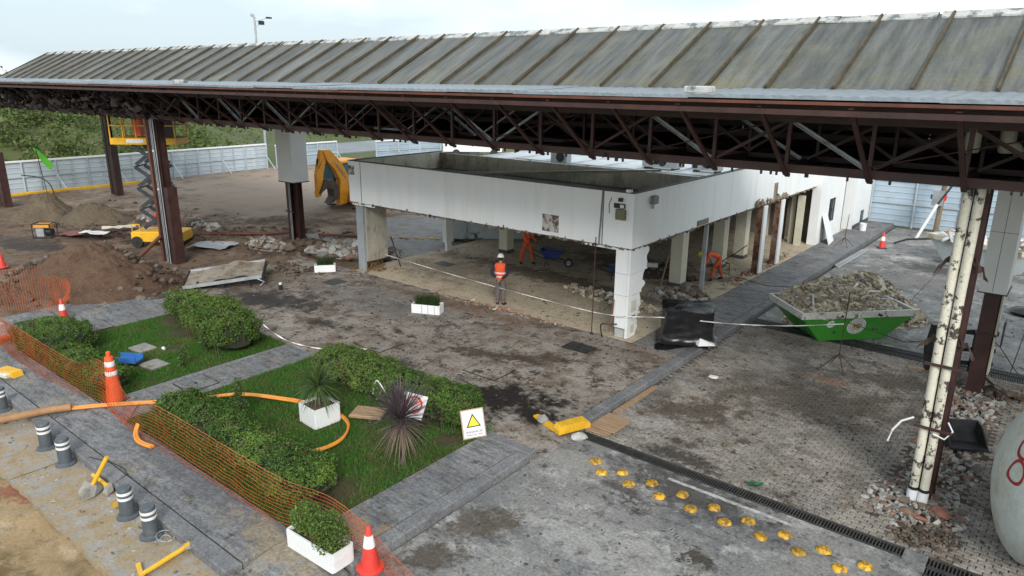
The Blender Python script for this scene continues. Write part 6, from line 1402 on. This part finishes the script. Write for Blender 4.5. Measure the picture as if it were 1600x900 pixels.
# tyre marks printed on the concrete in front
mb = MB()
def track(cx, cy, r, a0, a1, w, n):
    for i in range(n):
        a = a0+(a1-a0)*i/n+rnd.gauss(0, .004)
        if rnd.random() < .18 or fbm(math.cos(a)*3, math.sin(a)*3, cx) < -.25: continue
        for k in (-1, 1):
            rr = r+k*w*.27; d = .035*rnd.uniform(.6, 1.1); l = w*.22*rnd.uniform(.7, 1.1)
            c = Vector((cx+rr*math.cos(a), cy+rr*math.sin(a), .006)); u = Vector((math.cos(a+k*.5), math.sin(a+k*.5), 0)); v = Vector((-u.y, u.x, 0))
            mb.add([c-u*l-v*d, c+u*l-v*d, c+u*l+v*d, c-u*l+v*d], [(0, 1, 2, 3)])
track(-5.9, 8.1, 1.15, -.9, 2.6, .34, 52); track(-5.9, 8.1, 2.3, .2, 1.9, .3, 60)
tag(mb.build('tyre_marks', simple('tyre_dirt', (.15, .147, .143), .9, 0, .25, 8, grime=(.25, .245, .235), gamt=(.42, .56), gscale=7)), 'curved tyre marks on the concrete in front', 'tyre marks', kind='stuff')
# ---- orange safety net
NET = simple('orange_net', (.88, .20, .06), .5, 0, .1, 3, grime=(.75, .22, .12), gamt=(.55, .75), bmp=0)
def net(label, pts, cell=.08, rows=13, wob=.03, seed=1):
    """pts: (x, y, z bottom, x top, y top, z top)"""
    P = [Vector(p[:3]) for p in pts]; T = [Vector(p[3:]) for p in pts]
    Pb, Tb = smooth_path(P, 10), smooth_path(T, 10)
    cum = [0]
    for i in range(len(Pb)-1): cum.append(cum[-1]+((Pb[i+1]+Tb[i+1])/2-(Pb[i]+Tb[i])/2).length)
    n = int(cum[-1]/cell); G = []
    for i in range(n+1):
        s = cum[-1]*i/n; k = max(j for j in range(len(cum)) if cum[j] <= s+1e-6); k = min(k, len(Pb)-2); f = (s-cum[k])/max(1e-6, cum[k+1]-cum[k])
        a, b = Pb[k].lerp(Pb[k+1], f), Tb[k].lerp(Tb[k+1], f); row = []
        for j in range(rows+1):
            v = j/rows; q = a.lerp(b, v); q += Vector((.0, wob*fbm(s*1.3, v*2, seed)*math.sin(v*PI)*1.6, wob*.6*fbm(s*2, v*2, seed+3)*(1 if v > .1 else 0))); q.z = max(q.z, a.z+.004); row.append(q)
        G.append(row)
    V = []
    def strip(p, q, w):
        d = (q-p); 
        if d.length < 1e-5: return
        d.normalize(); s1 = d.cross(Vector((.63, -.776, .3))).normalized()*w/2; s2 = d.cross(s1).normalized()*w/2
        V.append([p-s2, q-s2, q+s2, p+s2])
    for i in range(n+1):
        for j in range(rows+1):
            if i < n: strip(G[i][j], G[i+1][j], .015 if j not in (0, rows) else .02)
            if j < rows: strip(G[i][j], G[i][j+1], .0125)
    return tag(link('safety_net', polys_mesh('safety_net', np.array([[tuple(v) for v in f] for f in V]), NET)), label, 'safety net')
z = .165
net('orange safety net strung along the hedges in front of the lawns', [(-23.6, 5.55, z, -23.6, 5.62, 0.95), (-21.8, 5.45, z, -21.8, 5.58, 1.05), (-19.9, 5.45, z, -19.9, 5.62, 0.98), (-18.3, 5.6, z, -18.2, 5.75, 0.90), (-17.15, 5.78, z, -17.0, 5.82, 1.25), (-16.5, 5.72, z, -16.4, 5.9, 0.92), (-15.8, 5.66, z, -15.7, 5.95, .42), (-15.2, 5.6, z, -15.1, 5.86, 0.72), (-14.4, 5.6, z, -14.2, 5.84, 0.92), (-13.0, 5.64, z, -12.8, 5.86, 0.92), (-11.2, 5.66, z, -11.1, 5.88, 0.90), (-9.9, 5.70, z, -9.8, 5.90, 0.90), (-8.9, 5.98, z, -8.8, 6.08, 0.90), (-7.85, 6.12, z, -7.8, 6.02, 0.84), (-7.2, 6.05, .02, -7.1, 6.2, .28), (-6.6, 5.9, .02, -6.5, 6.25, .12)])
net('orange safety net draped over the dirt mound at the left', [(-26.9, 6.0, .3, -29.5, 6.3, .9), (-26.0, 6.9, .25, -28.9, 7.6, 1.0), (-25.3, 7.6, .2, -28.2, 8.6, 1.0), (-24.7, 7.7, .25, -26.2, 8.5, .75), (-24.2, 7.55, .35, -24.3, 7.6, .75)], seed=4, wob=.08)
# ---- barrier tape
def tape(label, pts, w=.028):
    pp = smooth_path(pts, 12); V = []
    for i in range(len(pp)-1):
        a = .9*math.sin(i*.7+.4); n_ = Vector((0, math.sin(a)*.7, math.cos(a))).normalized()*w/2; a2 = .9*math.sin((i+1)*.7+.4); n2 = Vector((0, math.sin(a2)*.7, math.cos(a2))).normalized()*w/2
        V.append([tuple(pp[i]-n_), tuple(pp[i+1]-n2), tuple(pp[i+1]+n2), tuple(pp[i]+n_)])
    return tag(link('barrier_tape', polys_mesh('barrier_tape', np.array(V), simple('tape_white', (.72, .70, .70), .4, 0, .05, 8, grime=(.5, .25, .22), gamt=(.55, .6), gscale=9, bmp=0))), label, 'barrier tape')
tape('white barrier tape stretched across the plaza behind the standing worker', [(-21.45, 18.3, .74), (-18.6, 17.95, .75), (-16.3, 17.7, .76), (-13.6, 17.45, .79), (-10.85, 17.2, .86), (-9.84, 17.4, .88)])
tape('white barrier tape from the corner column past the black pallet to the thin stand', [(-9.80, 17.44, .88), (-8.6, 17.9, .98), (-7.2, 18.4, 1.0), (-5.8, 19.1, 1.06), (-4.47, 19.62, 1.28)])
tape('loose white tape hanging from the big hedge to the plaza', [(-17.6, 10.4, .75), (-17.1, 10.7, .35), (-16.4, 11.0, .2), (-15.5, 11.4, .19), (-15.0, 12.0, .18)], .035)
t = thing('iron_stake', 'thin iron rod standing before the fascia near the corner column', 'rod', (-10.86, 17.18, .15)); MB().cyl((0, 0, 0), (.02, 0, 3.0), .016, n=6).build('rod', DARKST, t); MB().cyl((0, 0, .02), (0, 0, .06), .05, n=8).build('foot', DARKST, t)
tag(MB().tube(smooth_path([(-10.5, 17.2, .16), (-10.5, 17.1, .55), (-10.3, 17.15, .62), (-10.1, 17.35, .6)]), .02, 6).build('bent_pipe', BLACKM, smooth=True), 'bent dark pipe at the foot of the corner column', 'pipe')
tag(MB().tube([(-10.35, 17.35, .3), (-10.3, 17.4, .9), (-10.28, 17.42, 1.3)], .025, 6).build('hanging_cable', simple('rusty_cable', (.20, .10, .06), .8), smooth=True), 'rusty cable hanging down the left side of the corner column', 'cable')

# ---- wrapped pallet
t = thing('wrapped_pallet', 'stack on a pallet wrapped in black plastic beside the corner column', 'pallet', (-8.45, 18.55, .155), math.radians(28))
for y in (-.5, 0, .5): MB().box((0, y, .055), (1.25, .1, .1)).build('pallet_block', WOOD, t)
for y in np.linspace(-.52, .52, 7): MB().box((0, y, .118), (1.28, .11, .022)).build('pallet_board', WOOD, t)
PLAST = simple('black_plastic_film', (.012, .012, .014), .28, 0, .2, 3, bmp=.3)
mb = MB(); nu, nv = 56, 26
def wrap_pt(a, v):
    ex = 5.0; ca_, sa_ = math.cos(a), math.sin(a); r = (abs(ca_)**ex+abs(sa_)**ex)**(-1/ex)
    if v < .7:
        hgt_ = .10+.98*(v/.7); fl = 1+.16*max(0, 1-v/.12)**2 ; k = fl*(1-.04*math.sin(PI*v/.7))
    else:
        f = (v-.7)/.3; hgt_ = 1.08+.07*math.sin(f*PI/2); k = 1-f
    wr = .06*fbm(math.cos(a)*3, math.sin(a)*3+v*2.0, 2)+.04*fbm(a*4, v*7, 5)
    return (.74*r*ca_*k*(1+wr), .66*r*sa_*k*(1+wr), max(.01, hgt_+.05*fbm(ca_*r*1.5*k, sa_*r*1.5*k, 7)*(v > .3)))
for i in range(nv+1):
    for j in range(nu): mb.v.append(wrap_pt(2*PI*j/nu, i/nv))
mb.f = [(i*nu+j, i*nu+(j+1) % nu, (i+1)*nu+(j+1) % nu, (i+1)*nu+j) for i in range(nv) for j in range(nu)]
mb.build('wrap', PLAST, t, smooth=True, ang=60)
mb = MB(); n = 18
for i in range(n+1):
    for j in range(6): u, v = i/n, j/5; mb.v.append((-.9+1.5*u, -.55-.45*v*(.5+.5*math.sin(u*5+1)), .02+.10*(1-v)*abs(fbm(u*5, v*4, 3))+.015*fbm(u*14, v*9)))
mb.f = [(i*6+j, (i+1)*6+j, (i+1)*6+j+1, i*6+j+1) for i in range(n) for j in range(5)]
mb.build('loose_film', PLAST, t, smooth=True, ang=60)
MB().add([(.2, -.62, .16), (.75, -.5, .16), (.78, -.72, .15), (.3, -.85, .15), (.35, -.7, .34)], [(0, 1, 4), (1, 2, 4), (2, 3, 4), (3, 0, 4), (3, 2, 1, 0)]).build('white_corner_board', REFLW, t)
# ---- wheelbarrows
def wheelbarrow(label, x, y, rz, z=.15):
    t = thing('wheelbarrow', label, 'wheelbarrow', (x, y, z), rz, 'blue wheelbarrows')
    mb = MB(); a = [(-.48, -.33, .72), (.48, -.30, .66), (.48, .30, .66), (-.48, .33, .72)]; b = [(-.28, -.2, .36), (.2, -.17, .34), (.2, .17, .34), (-.28, .2, .36)]
    c = [(u*.94, v*.92, w_-.004) for u, v, w_ in a]; d = [(u*.9, v*.9, w_+.03) for u, v, w_ in b]
    mb.add(b+a+c+d, [(3, 2, 1, 0)]+[(i, (i+1) % 4, (i+1) % 4+4, i+4) for i in range(4)]+[(4+i, 4+(i+1) % 4, 8+(i+1) % 4, 8+i) for i in range(4)]+[(8+i, 8+(i+1) % 4, 12+(i+1) % 4, 12+i) for i in range(4)]+[(12, 13, 14, 15)]); mb.build('tray', BLUE, t)
    w = MB().cyl((.66, -.05, .19), (.66, .05, .19), .19, n=20).build('wheel', BLACK, t, smooth=True); MB().cyl((.66, -.06, .19), (.66, .06, .19), .09, n=12).build('rim', GALV, w, smooth=True)
    for s in (-1, 1):
        MB().tube([(.70, s*.09, .19), (.2, s*.2, .32), (-.4, s*.27, .40), (-.95, s*.3, .62)], .018, 6).build('handle', BLACKM, t, smooth=True); MB().tube([(-.25, s*.24, .36), (-.3, s*.26, .0)], .016, 6).build('leg', BLACKM, t, smooth=True)
wheelbarrow('blue wheelbarrow in front of the worker in orange overalls', -16.55, 23.0, math.radians(25)); wheelbarrow('blue wheelbarrow half hidden by the corner column', -13.15, 22.75, math.radians(70))
# ---- thin stands
def stand(label, x, y, z, h, r=.45):
    t = thing('tripod_stand', label, 'tripod', (x, y, z), .4)
    RB = simple('rusty_rod', (.075, .04, .028), .8, 0, .3, 4)
    MB().cyl((0, 0, .35), (.05, .02, h), .014, n=6).build('rod', RB, t)
    for k in range(4): MB().cyl((0, 0, .42), (r*math.cos(k*PI/2+.2), r*math.sin(k*PI/2+.2), 0), .013, n=6).build('leg', RB, t)
stand('thin rusty rod on splayed legs before the green skip', -4.48, 19.63, 0, 2.15); stand('thin rod on splayed legs beside the leaning white board', -8.45, 34.9, .15, 1.5)
tag(MB().tube(smooth_path([(-10.1, 23.1, 1.9), (-10.0, 24.2, .9), (-9.2, 25.0, .5), (-8.2, 24.2, .65), (-7.1, 23.2, 1.02)]), .012, 5).build('sagging_cable', BLACK, smooth=True), 'thin black cable sagging from the building to the skip', 'cable')
tag(MB().tube(smooth_path([(-4.48, 20.2, 1.15), (-4.0, 21.2, .75), (-3.2, 21.6, .5), (-2.4, 21.7, .85), (-1.6, 20.6, 1.5), (-1.1, 20.7, 1.2), (-.6, 21.5, .3), (-.3, 21.9, .05)]), .012, 5).build('sagging_cable', BLACK, smooth=True), 'thin black cable sagging from the skip to the fork column', 'cable')
# ---- things along the right wall
t = thing('leaning_board', 'white board leaning on the wall below the barred window', 'board', (-9.15, 35.3, .155), math.radians(-86)); t.rotation_euler = (math.radians(0), math.radians(0), math.radians(-84))
MB().add([(-.6, 0, 0), (.6, 0, 0), (.6, -.42, 1.35), (-.6, -.42, 1.25), (-.6, .03, 0), (.6, .03, 0), (.6, -.39, 1.35), (-.6, -.39, 1.25)], [(0, 1, 2, 3), (7, 6, 5, 4), (0, 4, 5, 1), (1, 5, 6, 2), (2, 6, 7, 3), (3, 7, 4, 0)]).build('board', WHITE, t)
tag(MB().lathe([(.15, 0), (.17, .36), (.175, .38), (.15, .375), (.13, .05), (.0001, .05)], (-8.75, 39.4, .155), 18).build('bucket', WHITE, smooth=True), 'white bucket standing near the far wall', 'bucket')
for k, (x, lab) in enumerate(((-7.62, 'galvanised channel lying along the rear kerb, the outer one'), (-7.78, 'galvanised channel lying along the rear kerb, the inner one'))): tag(MB().angle((x, 31.0+k*.3, .06), (x+.12, 35.2, .06), .07, .012).build('metal_channel', GALV), lab, 'metal channel', 'channels by the rear kerb')
mb = MB()
for i in range(7):
    for j in range(14): a = 2*PI*j/14; r = .42*math.sin(PI*i/6)*(1+.3*fbm(math.cos(a)*2, math.sin(a)*2, i)); mb.v.append((r*math.cos(a)*1.3-.9, r*math.sin(a)+28.6, .12-.16*math.cos(PI*i/6)+.07*fbm(a, i, 3)))
mb.f = [(i*14+j, i*14+(j+1) % 14, (i+1)*14+(j+1) % 14, (i+1)*14+j) for i in range(6) for j in range(14)]
tag(mb.build('bin_bag', PLAST, smooth=True), 'crumpled dark bag on the yard at the right edge', 'bag')
tag(MB().beam((-11.75, 23.2, .16), (-11.62, 23.45, 1.3), .035, .035).build('shovel_handle', WOOD), 'wooden handle leaning on the cream column', 'handle')
t = thing('site_barrow_frame', 'thin bent iron frame leaning beside the stripped column', 'frame', (-10.5, 26.6, .15)); MB().tube([(-.35, 0, 0), (-.33, 0, .5), (.1, .3, .85), (.4, .5, 1.15)], .02, 6).build('bar', BLACKM, t, smooth=True); MB().tube([(-.33, 0, .5), (.0, -.1, .45), (.02, -.1, 0)], .02, 6).build('bar', BLACKM, t, smooth=True)
tag(MB().beam((-3.0, 20.9, .03), (-2.2, 21.2, .03), .1, .04).build('timber_plank', WOOD), 'short timber plank on the road before the pallet forks', 'plank')
tag(MB().rock((-6.8, 16.8, .03), .16, flat=.3).build('litter', REFLW), 'flat white litter on the pavers beside the kerb', 'litter')
t = thing('power_tool', 'small white and black power tool on the floor inside the building', 'tool', (-12.9, 24.6, .42), .5); MB().box((0, 0, .1), (.5, .2, .16), ch=.03).build('body', REFLW, t); MB().cyl((.2, 0, .1), (.45, 0, .02), .05, n=8).build('nozzle', BLACKM, t)

# ---- storage tank at the right edge
ax = Vector((.97, .24, 0)).normalized(); tip = Vector((.0, 0, 0))
t = thing('storage_tank', 'round-ended white tank with a red sprayed figure at the right edge', 'tank', (-0.36, 13.03, 0), math.atan2(ax.y, ax.x))
RT, HD_ = 1.28, .55
TANKM = simple('dirty_white_tank', (.52, .56, .53), .5, 0, .06, 1.2, grime=(.36, .31, .19), gamt=(.5, .72), gscale=1.4, bmp=.06)
prof = [(.0001, 0)]+[(RT*math.sin(PI/2*i/26), HD_*(1-math.cos(PI/2*i/26))) for i in range(1, 27)]+[(RT, 1.2), (RT, 4.5), (RT*.7, 4.95), (.0001, 5.05)]
Mx = Matrix(((0, 0, 1), (1, 0, 0), (0, 1, 0)))
MB().lathe(prof, (0, 0, RT+.02), 96, Mx).build('shell', TANKM, t, smooth=True, ang=60)
for x in (1.2, 3.6): MB().box((x, 0, .16), (.3, 1.6, .3)).build('cradle', CONC, t)
MB().cyl((2.4, 0, 2*RT), (2.4, 0, 2*RT+.25), .3, n=20).build('hatch', TANKM, t, smooth=True)
def tank_pt(s, phi, off):
    if s < HD_: r = RT*math.sqrt(max(0, 1-(1-s/HD_)**2))
    else: r = RT
    return Vector((s, -(r+off)*math.cos(phi), RT+.02+(r+off)*math.sin(phi)))
mb = MB(); SPRAY = simple('red_spray_paint', (.30, .015, .02), .6, bmp=0)
def spray_loop(cs, cp, rs, rp, tilt):
    n = 30; vs = []
    for i in range(n):
        a = 2*PI*i/n
        for k in (1.0, .74): 
            u, v = rs*k*math.cos(a), rp*k*math.sin(a); u, v = u*math.cos(tilt)-v*math.sin(tilt), u*math.sin(tilt)+v*math.cos(tilt); vs.append(tank_pt(max(.02, cs+u), cp+v/RT, .01))
    mb.add(vs, [(2*i, 2*((i+1) % n), 2*((i+1) % n)+1, 2*i+1) for i in range(n)])
spray_loop(.205, math.radians(57), .085, .27, 0); spray_loop(.115, math.radians(36), .07, .33, 0)
mb.build('sprayed_figure', SPRAY, t)

# ================================================================ PEOPLE
def skin_mesh(V, E, Rr, sub=1, root=0):
    me = bpy.data.meshes.new('sk'); me.from_pydata([tuple(v) for v in V], E, []); ob = bpy.data.objects.new('sk', me); COL.objects.link(ob)
    md = ob.modifiers.new('skin', 'SKIN'); md.use_smooth_shade = True; md.branch_smoothing = .6
    if not me.skin_vertices:
        bpy.context.view_layer.objects.active = ob; bpy.ops.mesh.customdata_skin_add()
    for i, r in enumerate(Rr):
        sv = me.skin_vertices[0].data[i]; sv.radius = (r if isinstance(r, tuple) else (r, r)); sv.use_root = (i == root)
    ss = ob.modifiers.new('sub', 'SUBSURF'); ss.levels = sub; ss.render_levels = sub
    bpy.context.view_layer.update(); ev = ob.evaluated_get(bpy.context.evaluated_depsgraph_get()); out = bpy.data.meshes.new_from_object(ev)
    vs = [v.co.copy() for v in out.vertices]; fs = [tuple(p.vertices) for p in out.polygons]
    bpy.data.objects.remove(ob); bpy.data.meshes.remove(out); bpy.data.meshes.remove(me); return vs, fs
SKINM = simple('skin', (.36, .20, .13), .6, 0, .08, 6, bmp=0); NAVY = simple('navy_cloth', (.016, .018, .035), .85, 0, .15, 8); HIVIS = simple('hi_vis_orange', (.85, .11, .03), .7, 0, .08, 8, grime=(.5, .1, .05), gamt=(.6, .8)); TROUS = simple('grey_brown_cloth', (.14, .12, .11), .9, 0, .15, 8); BOOT = simple('black_boot', (.015, .014, .014), .6); HELW = simple('white_helmet', (.78, .78, .76), .3, bmp=0); HELY = simple('yellow_helmet', (.75, .62, .02), .3, bmp=0)
def person(label, loc, face, J, top, bottom, vest, helmet):
    t = thing('person', label, 'person', loc, face)
    J = {k: Vector(v) for k, v in J.items()}
    def part(name, chain, mat, sub=1, extra=None):
        names = []; V = []; Rr = []; E = []
        for ch in chain:
            prev = None
            for nm, r in ch:
                if nm not in names: names.append(nm); V.append(J[nm]); Rr.append(r)
                i = names.index(nm)
                if prev is not None: E.append((prev, i))
                prev = i
        vs, fs = skin_mesh(V, E, Rr, sub)
        if extra: 
            for v2, f2 in extra: b = len(vs); vs += v2; fs += [tuple(b+i for i in f) for f in f2]
        mb = MB(); mb.v = [tuple(v) for v in vs]; mb.f = fs; return mb.build(name, mat, t, smooth=True, ang=180)
    for s in 'lr': J['u'+s] = J['che'].lerp(J['s'+s], .75)+Vector((0, 0, .012))
    J['vlo'] = J['pel'].lerp(J['wai'], .3)
    hands = []
    for sd in 'lr':
        w, e = J['w'+sd], J['e'+sd]; d = (w-e).normalized(); sgn = -1 if sd == 'l' else 1
        s = d.cross(Vector((0, 0, 1))); s = (s if s.length > .1 else Vector((1, 0, 0))).normalized(); nn = s.cross(d).normalized()
        pv_ = w+d*.085; V = [w-d*.01, w+d*.04, pv_]; E = [(0, 1), (1, 2)]; Rr = [.024, (.034, .02), (.038, .018)]
        for k, (o_, L_) in enumerate(((-.03, .065), (-.01, .08), (.011, .075), (.03, .058))):
            b = len(V); p1 = pv_+s*o_+d*.012; p2 = p1+(d*.85-nn*.4)*L_*.55; p3 = p2+(d*.45-nn*.85)*L_*.5; V += [p1, p2, p3]; E += [(2, b), (b, b+1), (b+1, b+2)]; Rr += [.010, .009, .007]
        b = len(V); p1 = w+d*.03+s*.034*sgn; p2 = p1+(d*.6+s*.6*sgn-nn*.3)*.035; p3 = p2+(d*.8-nn*.4)*.03; V += [p1, p2, p3]; E += [(1, b), (b, b+1), (b+1, b+2)]; Rr += [.012, .011, .008]
        hands.append(skin_mesh(V, E, Rr, 1))
    # face details: nose, ears, eyes, chin
    hd = J['hea']; up = (J['top']-J['nec']).normalized(); fw = J['fwd'].normalized(); sd_ = fw.cross(up).normalized(); fx = MB()
    fx.rock(hd+fw*.098-up*.012, .022); fx.rock(hd+fw*.085-up*.055, .03)
    for s in (-1, 1): fx.rock(hd+sd_*.083*s-up*.01, .03); fx.rock(hd+sd_*.032*s+fw*.088+up*.016, .012)
    hands.append(([Vector(v) for v in fx.v], fx.f))
    part('body', [[('pel', .13), ('wai', .12), ('che', .13), ('nec', .055), ('jaw', (.068, .072)), ('hea', (.082, .092)), ('top', (.06, .07))]]+[[('che', .13), ('s'+s, .055), ('e'+s, .042), ('w'+s, .028)] for s in 'lr']+[[('pel', .13), ('h'+s, .085), ('k'+s, .058), ('a'+s, .04), ('t'+s, .035)] for s in 'lr'], SKINM, 1, hands)
    jk = part('jacket', [[('pel', (.185, .15)), ('wai', (.16, .13)), ('che', (.17, .135)), ('nec', .075)]]+[[('che', (.17, .135)), ('s'+s, .082), ('e'+s, .062), ('c'+s, .046)] for s in 'lr'], top)
    tr = part('trousers', [[('wai', (.15, .12)), ('pel', (.178, .145))]]+[[('pel', (.178, .145)), ('h'+s, .108), ('k'+s, .085), ('b'+s, .072)] for s in 'lr'], bottom)
    for s in 'lr':
        vs, fs = skin_mesh([J['b'+s], J['a'+s], J['t'+s]*.7+J['a'+s]*.3, J['t'+s]], [(0, 1), (1, 2), (2, 3)], [.06, .058, (.052, .04), (.048, .03)], 1); mb = MB(); mb.v = [tuple(v) for v in vs]; mb.f = fs; mb.build('boot', BOOT, t, smooth=True, ang=180)
    if vest:
        rings = [(.93, .190, .150, .0), (1.0, .196, .156, .0), (1.12, .188, .150, .0), (1.26, .205, .158, .0), (1.37, .222, .160, .0), (1.43, .205, .14, .0), (1.475, .13, .105, .0), (1.49, .085, .08, .0)]
        mb = MB(); nn_ = 20
        for z_, a_, b_, c_ in rings: mb.v += [(a_*math.cos(2*PI*q/nn_), .01+b_*math.sin(2*PI*q/nn_), z_) for q in range(nn_)]
        mb.f = [(r_*nn_+q, r_*nn_+(q+1) % nn_, (r_+1)*nn_+(q+1) % nn_, (r_+1)*nn_+q) for r_ in range(len(rings)-1) for q in range(nn_)]
        mb.build('vest', vest, t, smooth=True, ang=180)
        for z0_, z1_, ex in ((1.13, 1.18, .004), (1.01, 1.05, .004)):
            mb = MB()
            for z_ in (z0_, z1_): mb.v += [((.2+ex if z_ < 1.12 else .2+ex)*math.cos(2*PI*q/nn_), .01+(.16+ex)*math.sin(2*PI*q/nn_), z_) for q in range(nn_)]
            mb.f = [(q, (q+1) % nn_, nn_+(q+1) % nn_, nn_+q) for q in range(nn_)]; mb.build('reflective_band', REFLW, t, smooth=True, ang=180)
    else:
        m_ = J['wai'].lerp(J['che'], .35); vs, fs = skin_mesh([m_-(J['che']-J['wai'])*.07, m_+(J['che']-J['wai'])*.07], [(0, 1)], [(.186, .149), (.188, .15)], 1); mb = MB(); mb.v = [tuple(v) for v in vs]; mb.f = fs; mb.build('reflective_band', REFLW, t, smooth=True, ang=180)
    R3 = Matrix((sd_, fw, up)).transposed()
    hp_ = MB().lathe([(.142, .0), (.138, .012), (.118, .014), (.113, .05), (.095, .095), (.06, .122), (.0001, .13)], (0, 0, 0), 20); hp_.v = [tuple(R3 @ Vector((x*.88, y*1.04+(.05 if z_ < .013 and y > 0 else 0)*(y/.14), z_))+hd+up*.048) for x, y, z_ in hp_.v]
    hl = hp_.build('helmet', helmet, t, smooth=True, ang=50)
    MB().lathe([(.0001, -.075), (.06, -.06), (.088, -.01), (.088, .04), (.05, .07), (.0001, .075)], tuple(hd-fw*.022+up*.005), 14).build('hair', BOOT, t, smooth=True)
    return t
def std_pose(**kw):
    J = dict(pel=(0, 0, .93), wai=(0, .01, 1.08), che=(0, .01, 1.33), nec=(0, .01, 1.49), jaw=(0, .03, 1.555), hea=(0, .03, 1.625), top=(0, .02, 1.70), fwd=(0, 1, -.1),
             sl=(-.19, 0, 1.41), sr=(.19, 0, 1.41), el=(-.25, -.03, 1.14), er=(.25, -.03, 1.14), wl=(-.24, .10, .93), wr=(.24, .10, .93), cl=(-.24, .085, .955), cr=(.24, .085, .955),
             hl=(-.095, 0, .88), hr=(.095, 0, .88), kl=(-.10, .02, .49), kr=(.10, .02, .49), bl=(-.10, -.01, .13), br=(.10, -.01, .13), al=(-.10, -.02, .07), ar=(.10, -.02, .07), tl=(-.12, .16, .035), tr=(.12, .16, .035))
    J.update(kw)
    for s in 'lr':
        if 'c'+s not in kw and ('w'+s in kw or 'e'+s in kw): w_, e_ = Vector(J['w'+s]), Vector(J['e'+s]); J['c'+s] = tuple(w_+(e_-w_).normalized()*.03)
    return J
# supervisor with hands behind his back, seen from behind
person('person in white helmet and orange vest standing with hands behind the back', (-14.8, 17.6, .155), math.radians(24), std_pose(el=(-.29, -.12, 1.15), er=(.29, -.12, 1.15), wl=(-.06, -.23, .99), wr=(.07, -.22, .96), kl=(-.09, .01, .49), tr=(.17, .14, .035)), NAVY, TROUS, HIVIS, HELW)
# worker at the wheelbarrow
person('person in orange overalls standing behind the blue wheelbarrow', (-17.55, 22.55, .155), math.radians(-95), std_pose(el=(-.24, .10, 1.15), er=(.24, .10, 1.15), wl=(-.2, .34, 1.0), wr=(.2, .34, 1.0), kl=(-.16, .16, .49), al=(-.18, .16, .07), bl=(-.18, .17, .13), tl=(-.2, .33, .035), kr=(.14, -.12, .49), ar=(.17, -.22, .07), br=(.16, -.2, .13), tr=(.19, -.06, .035)), HIVIS, simple('overall_orange', (.62, .10, .03), .85, 0, .15, 6, grime=(.3, .08, .04), gamt=(.5, .7)), None, HELW)
# worker bent double
person('person in orange bending down with a yellow helmet beside the steel post', (-10.55, 25.35, .155), math.radians(125), std_pose(pel=(0, -.10, .90), wai=(0, .06, 1.0), che=(0, .30, 1.10), nec=(0, .44, 1.10), jaw=(0, .50, 1.07), hea=(0, .555, 1.05), top=(0, .63, 1.07), fwd=(0, .35, -.9), sl=(-.19, .35, 1.06), sr=(.19, .35, 1.06), el=(-.21, .40, .80), er=(.21, .40, .80), wl=(-.12, .50, .58), wr=(.10, .52, .60), hl=(-.10, -.10, .86), hr=(.10, -.10, .86), kl=(-.15, .16, .48), kr=(.15, -.14, .48), al=(-.18, .16, .07), ar=(.18, -.30, .07), bl=(-.18, .17, .13), br=(.18, -.28, .13), tl=(-.2, .33, .035), tr=(.2, -.14, .035)), HIVIS, bpy.data.materials['overall_orange'], None, HELY)
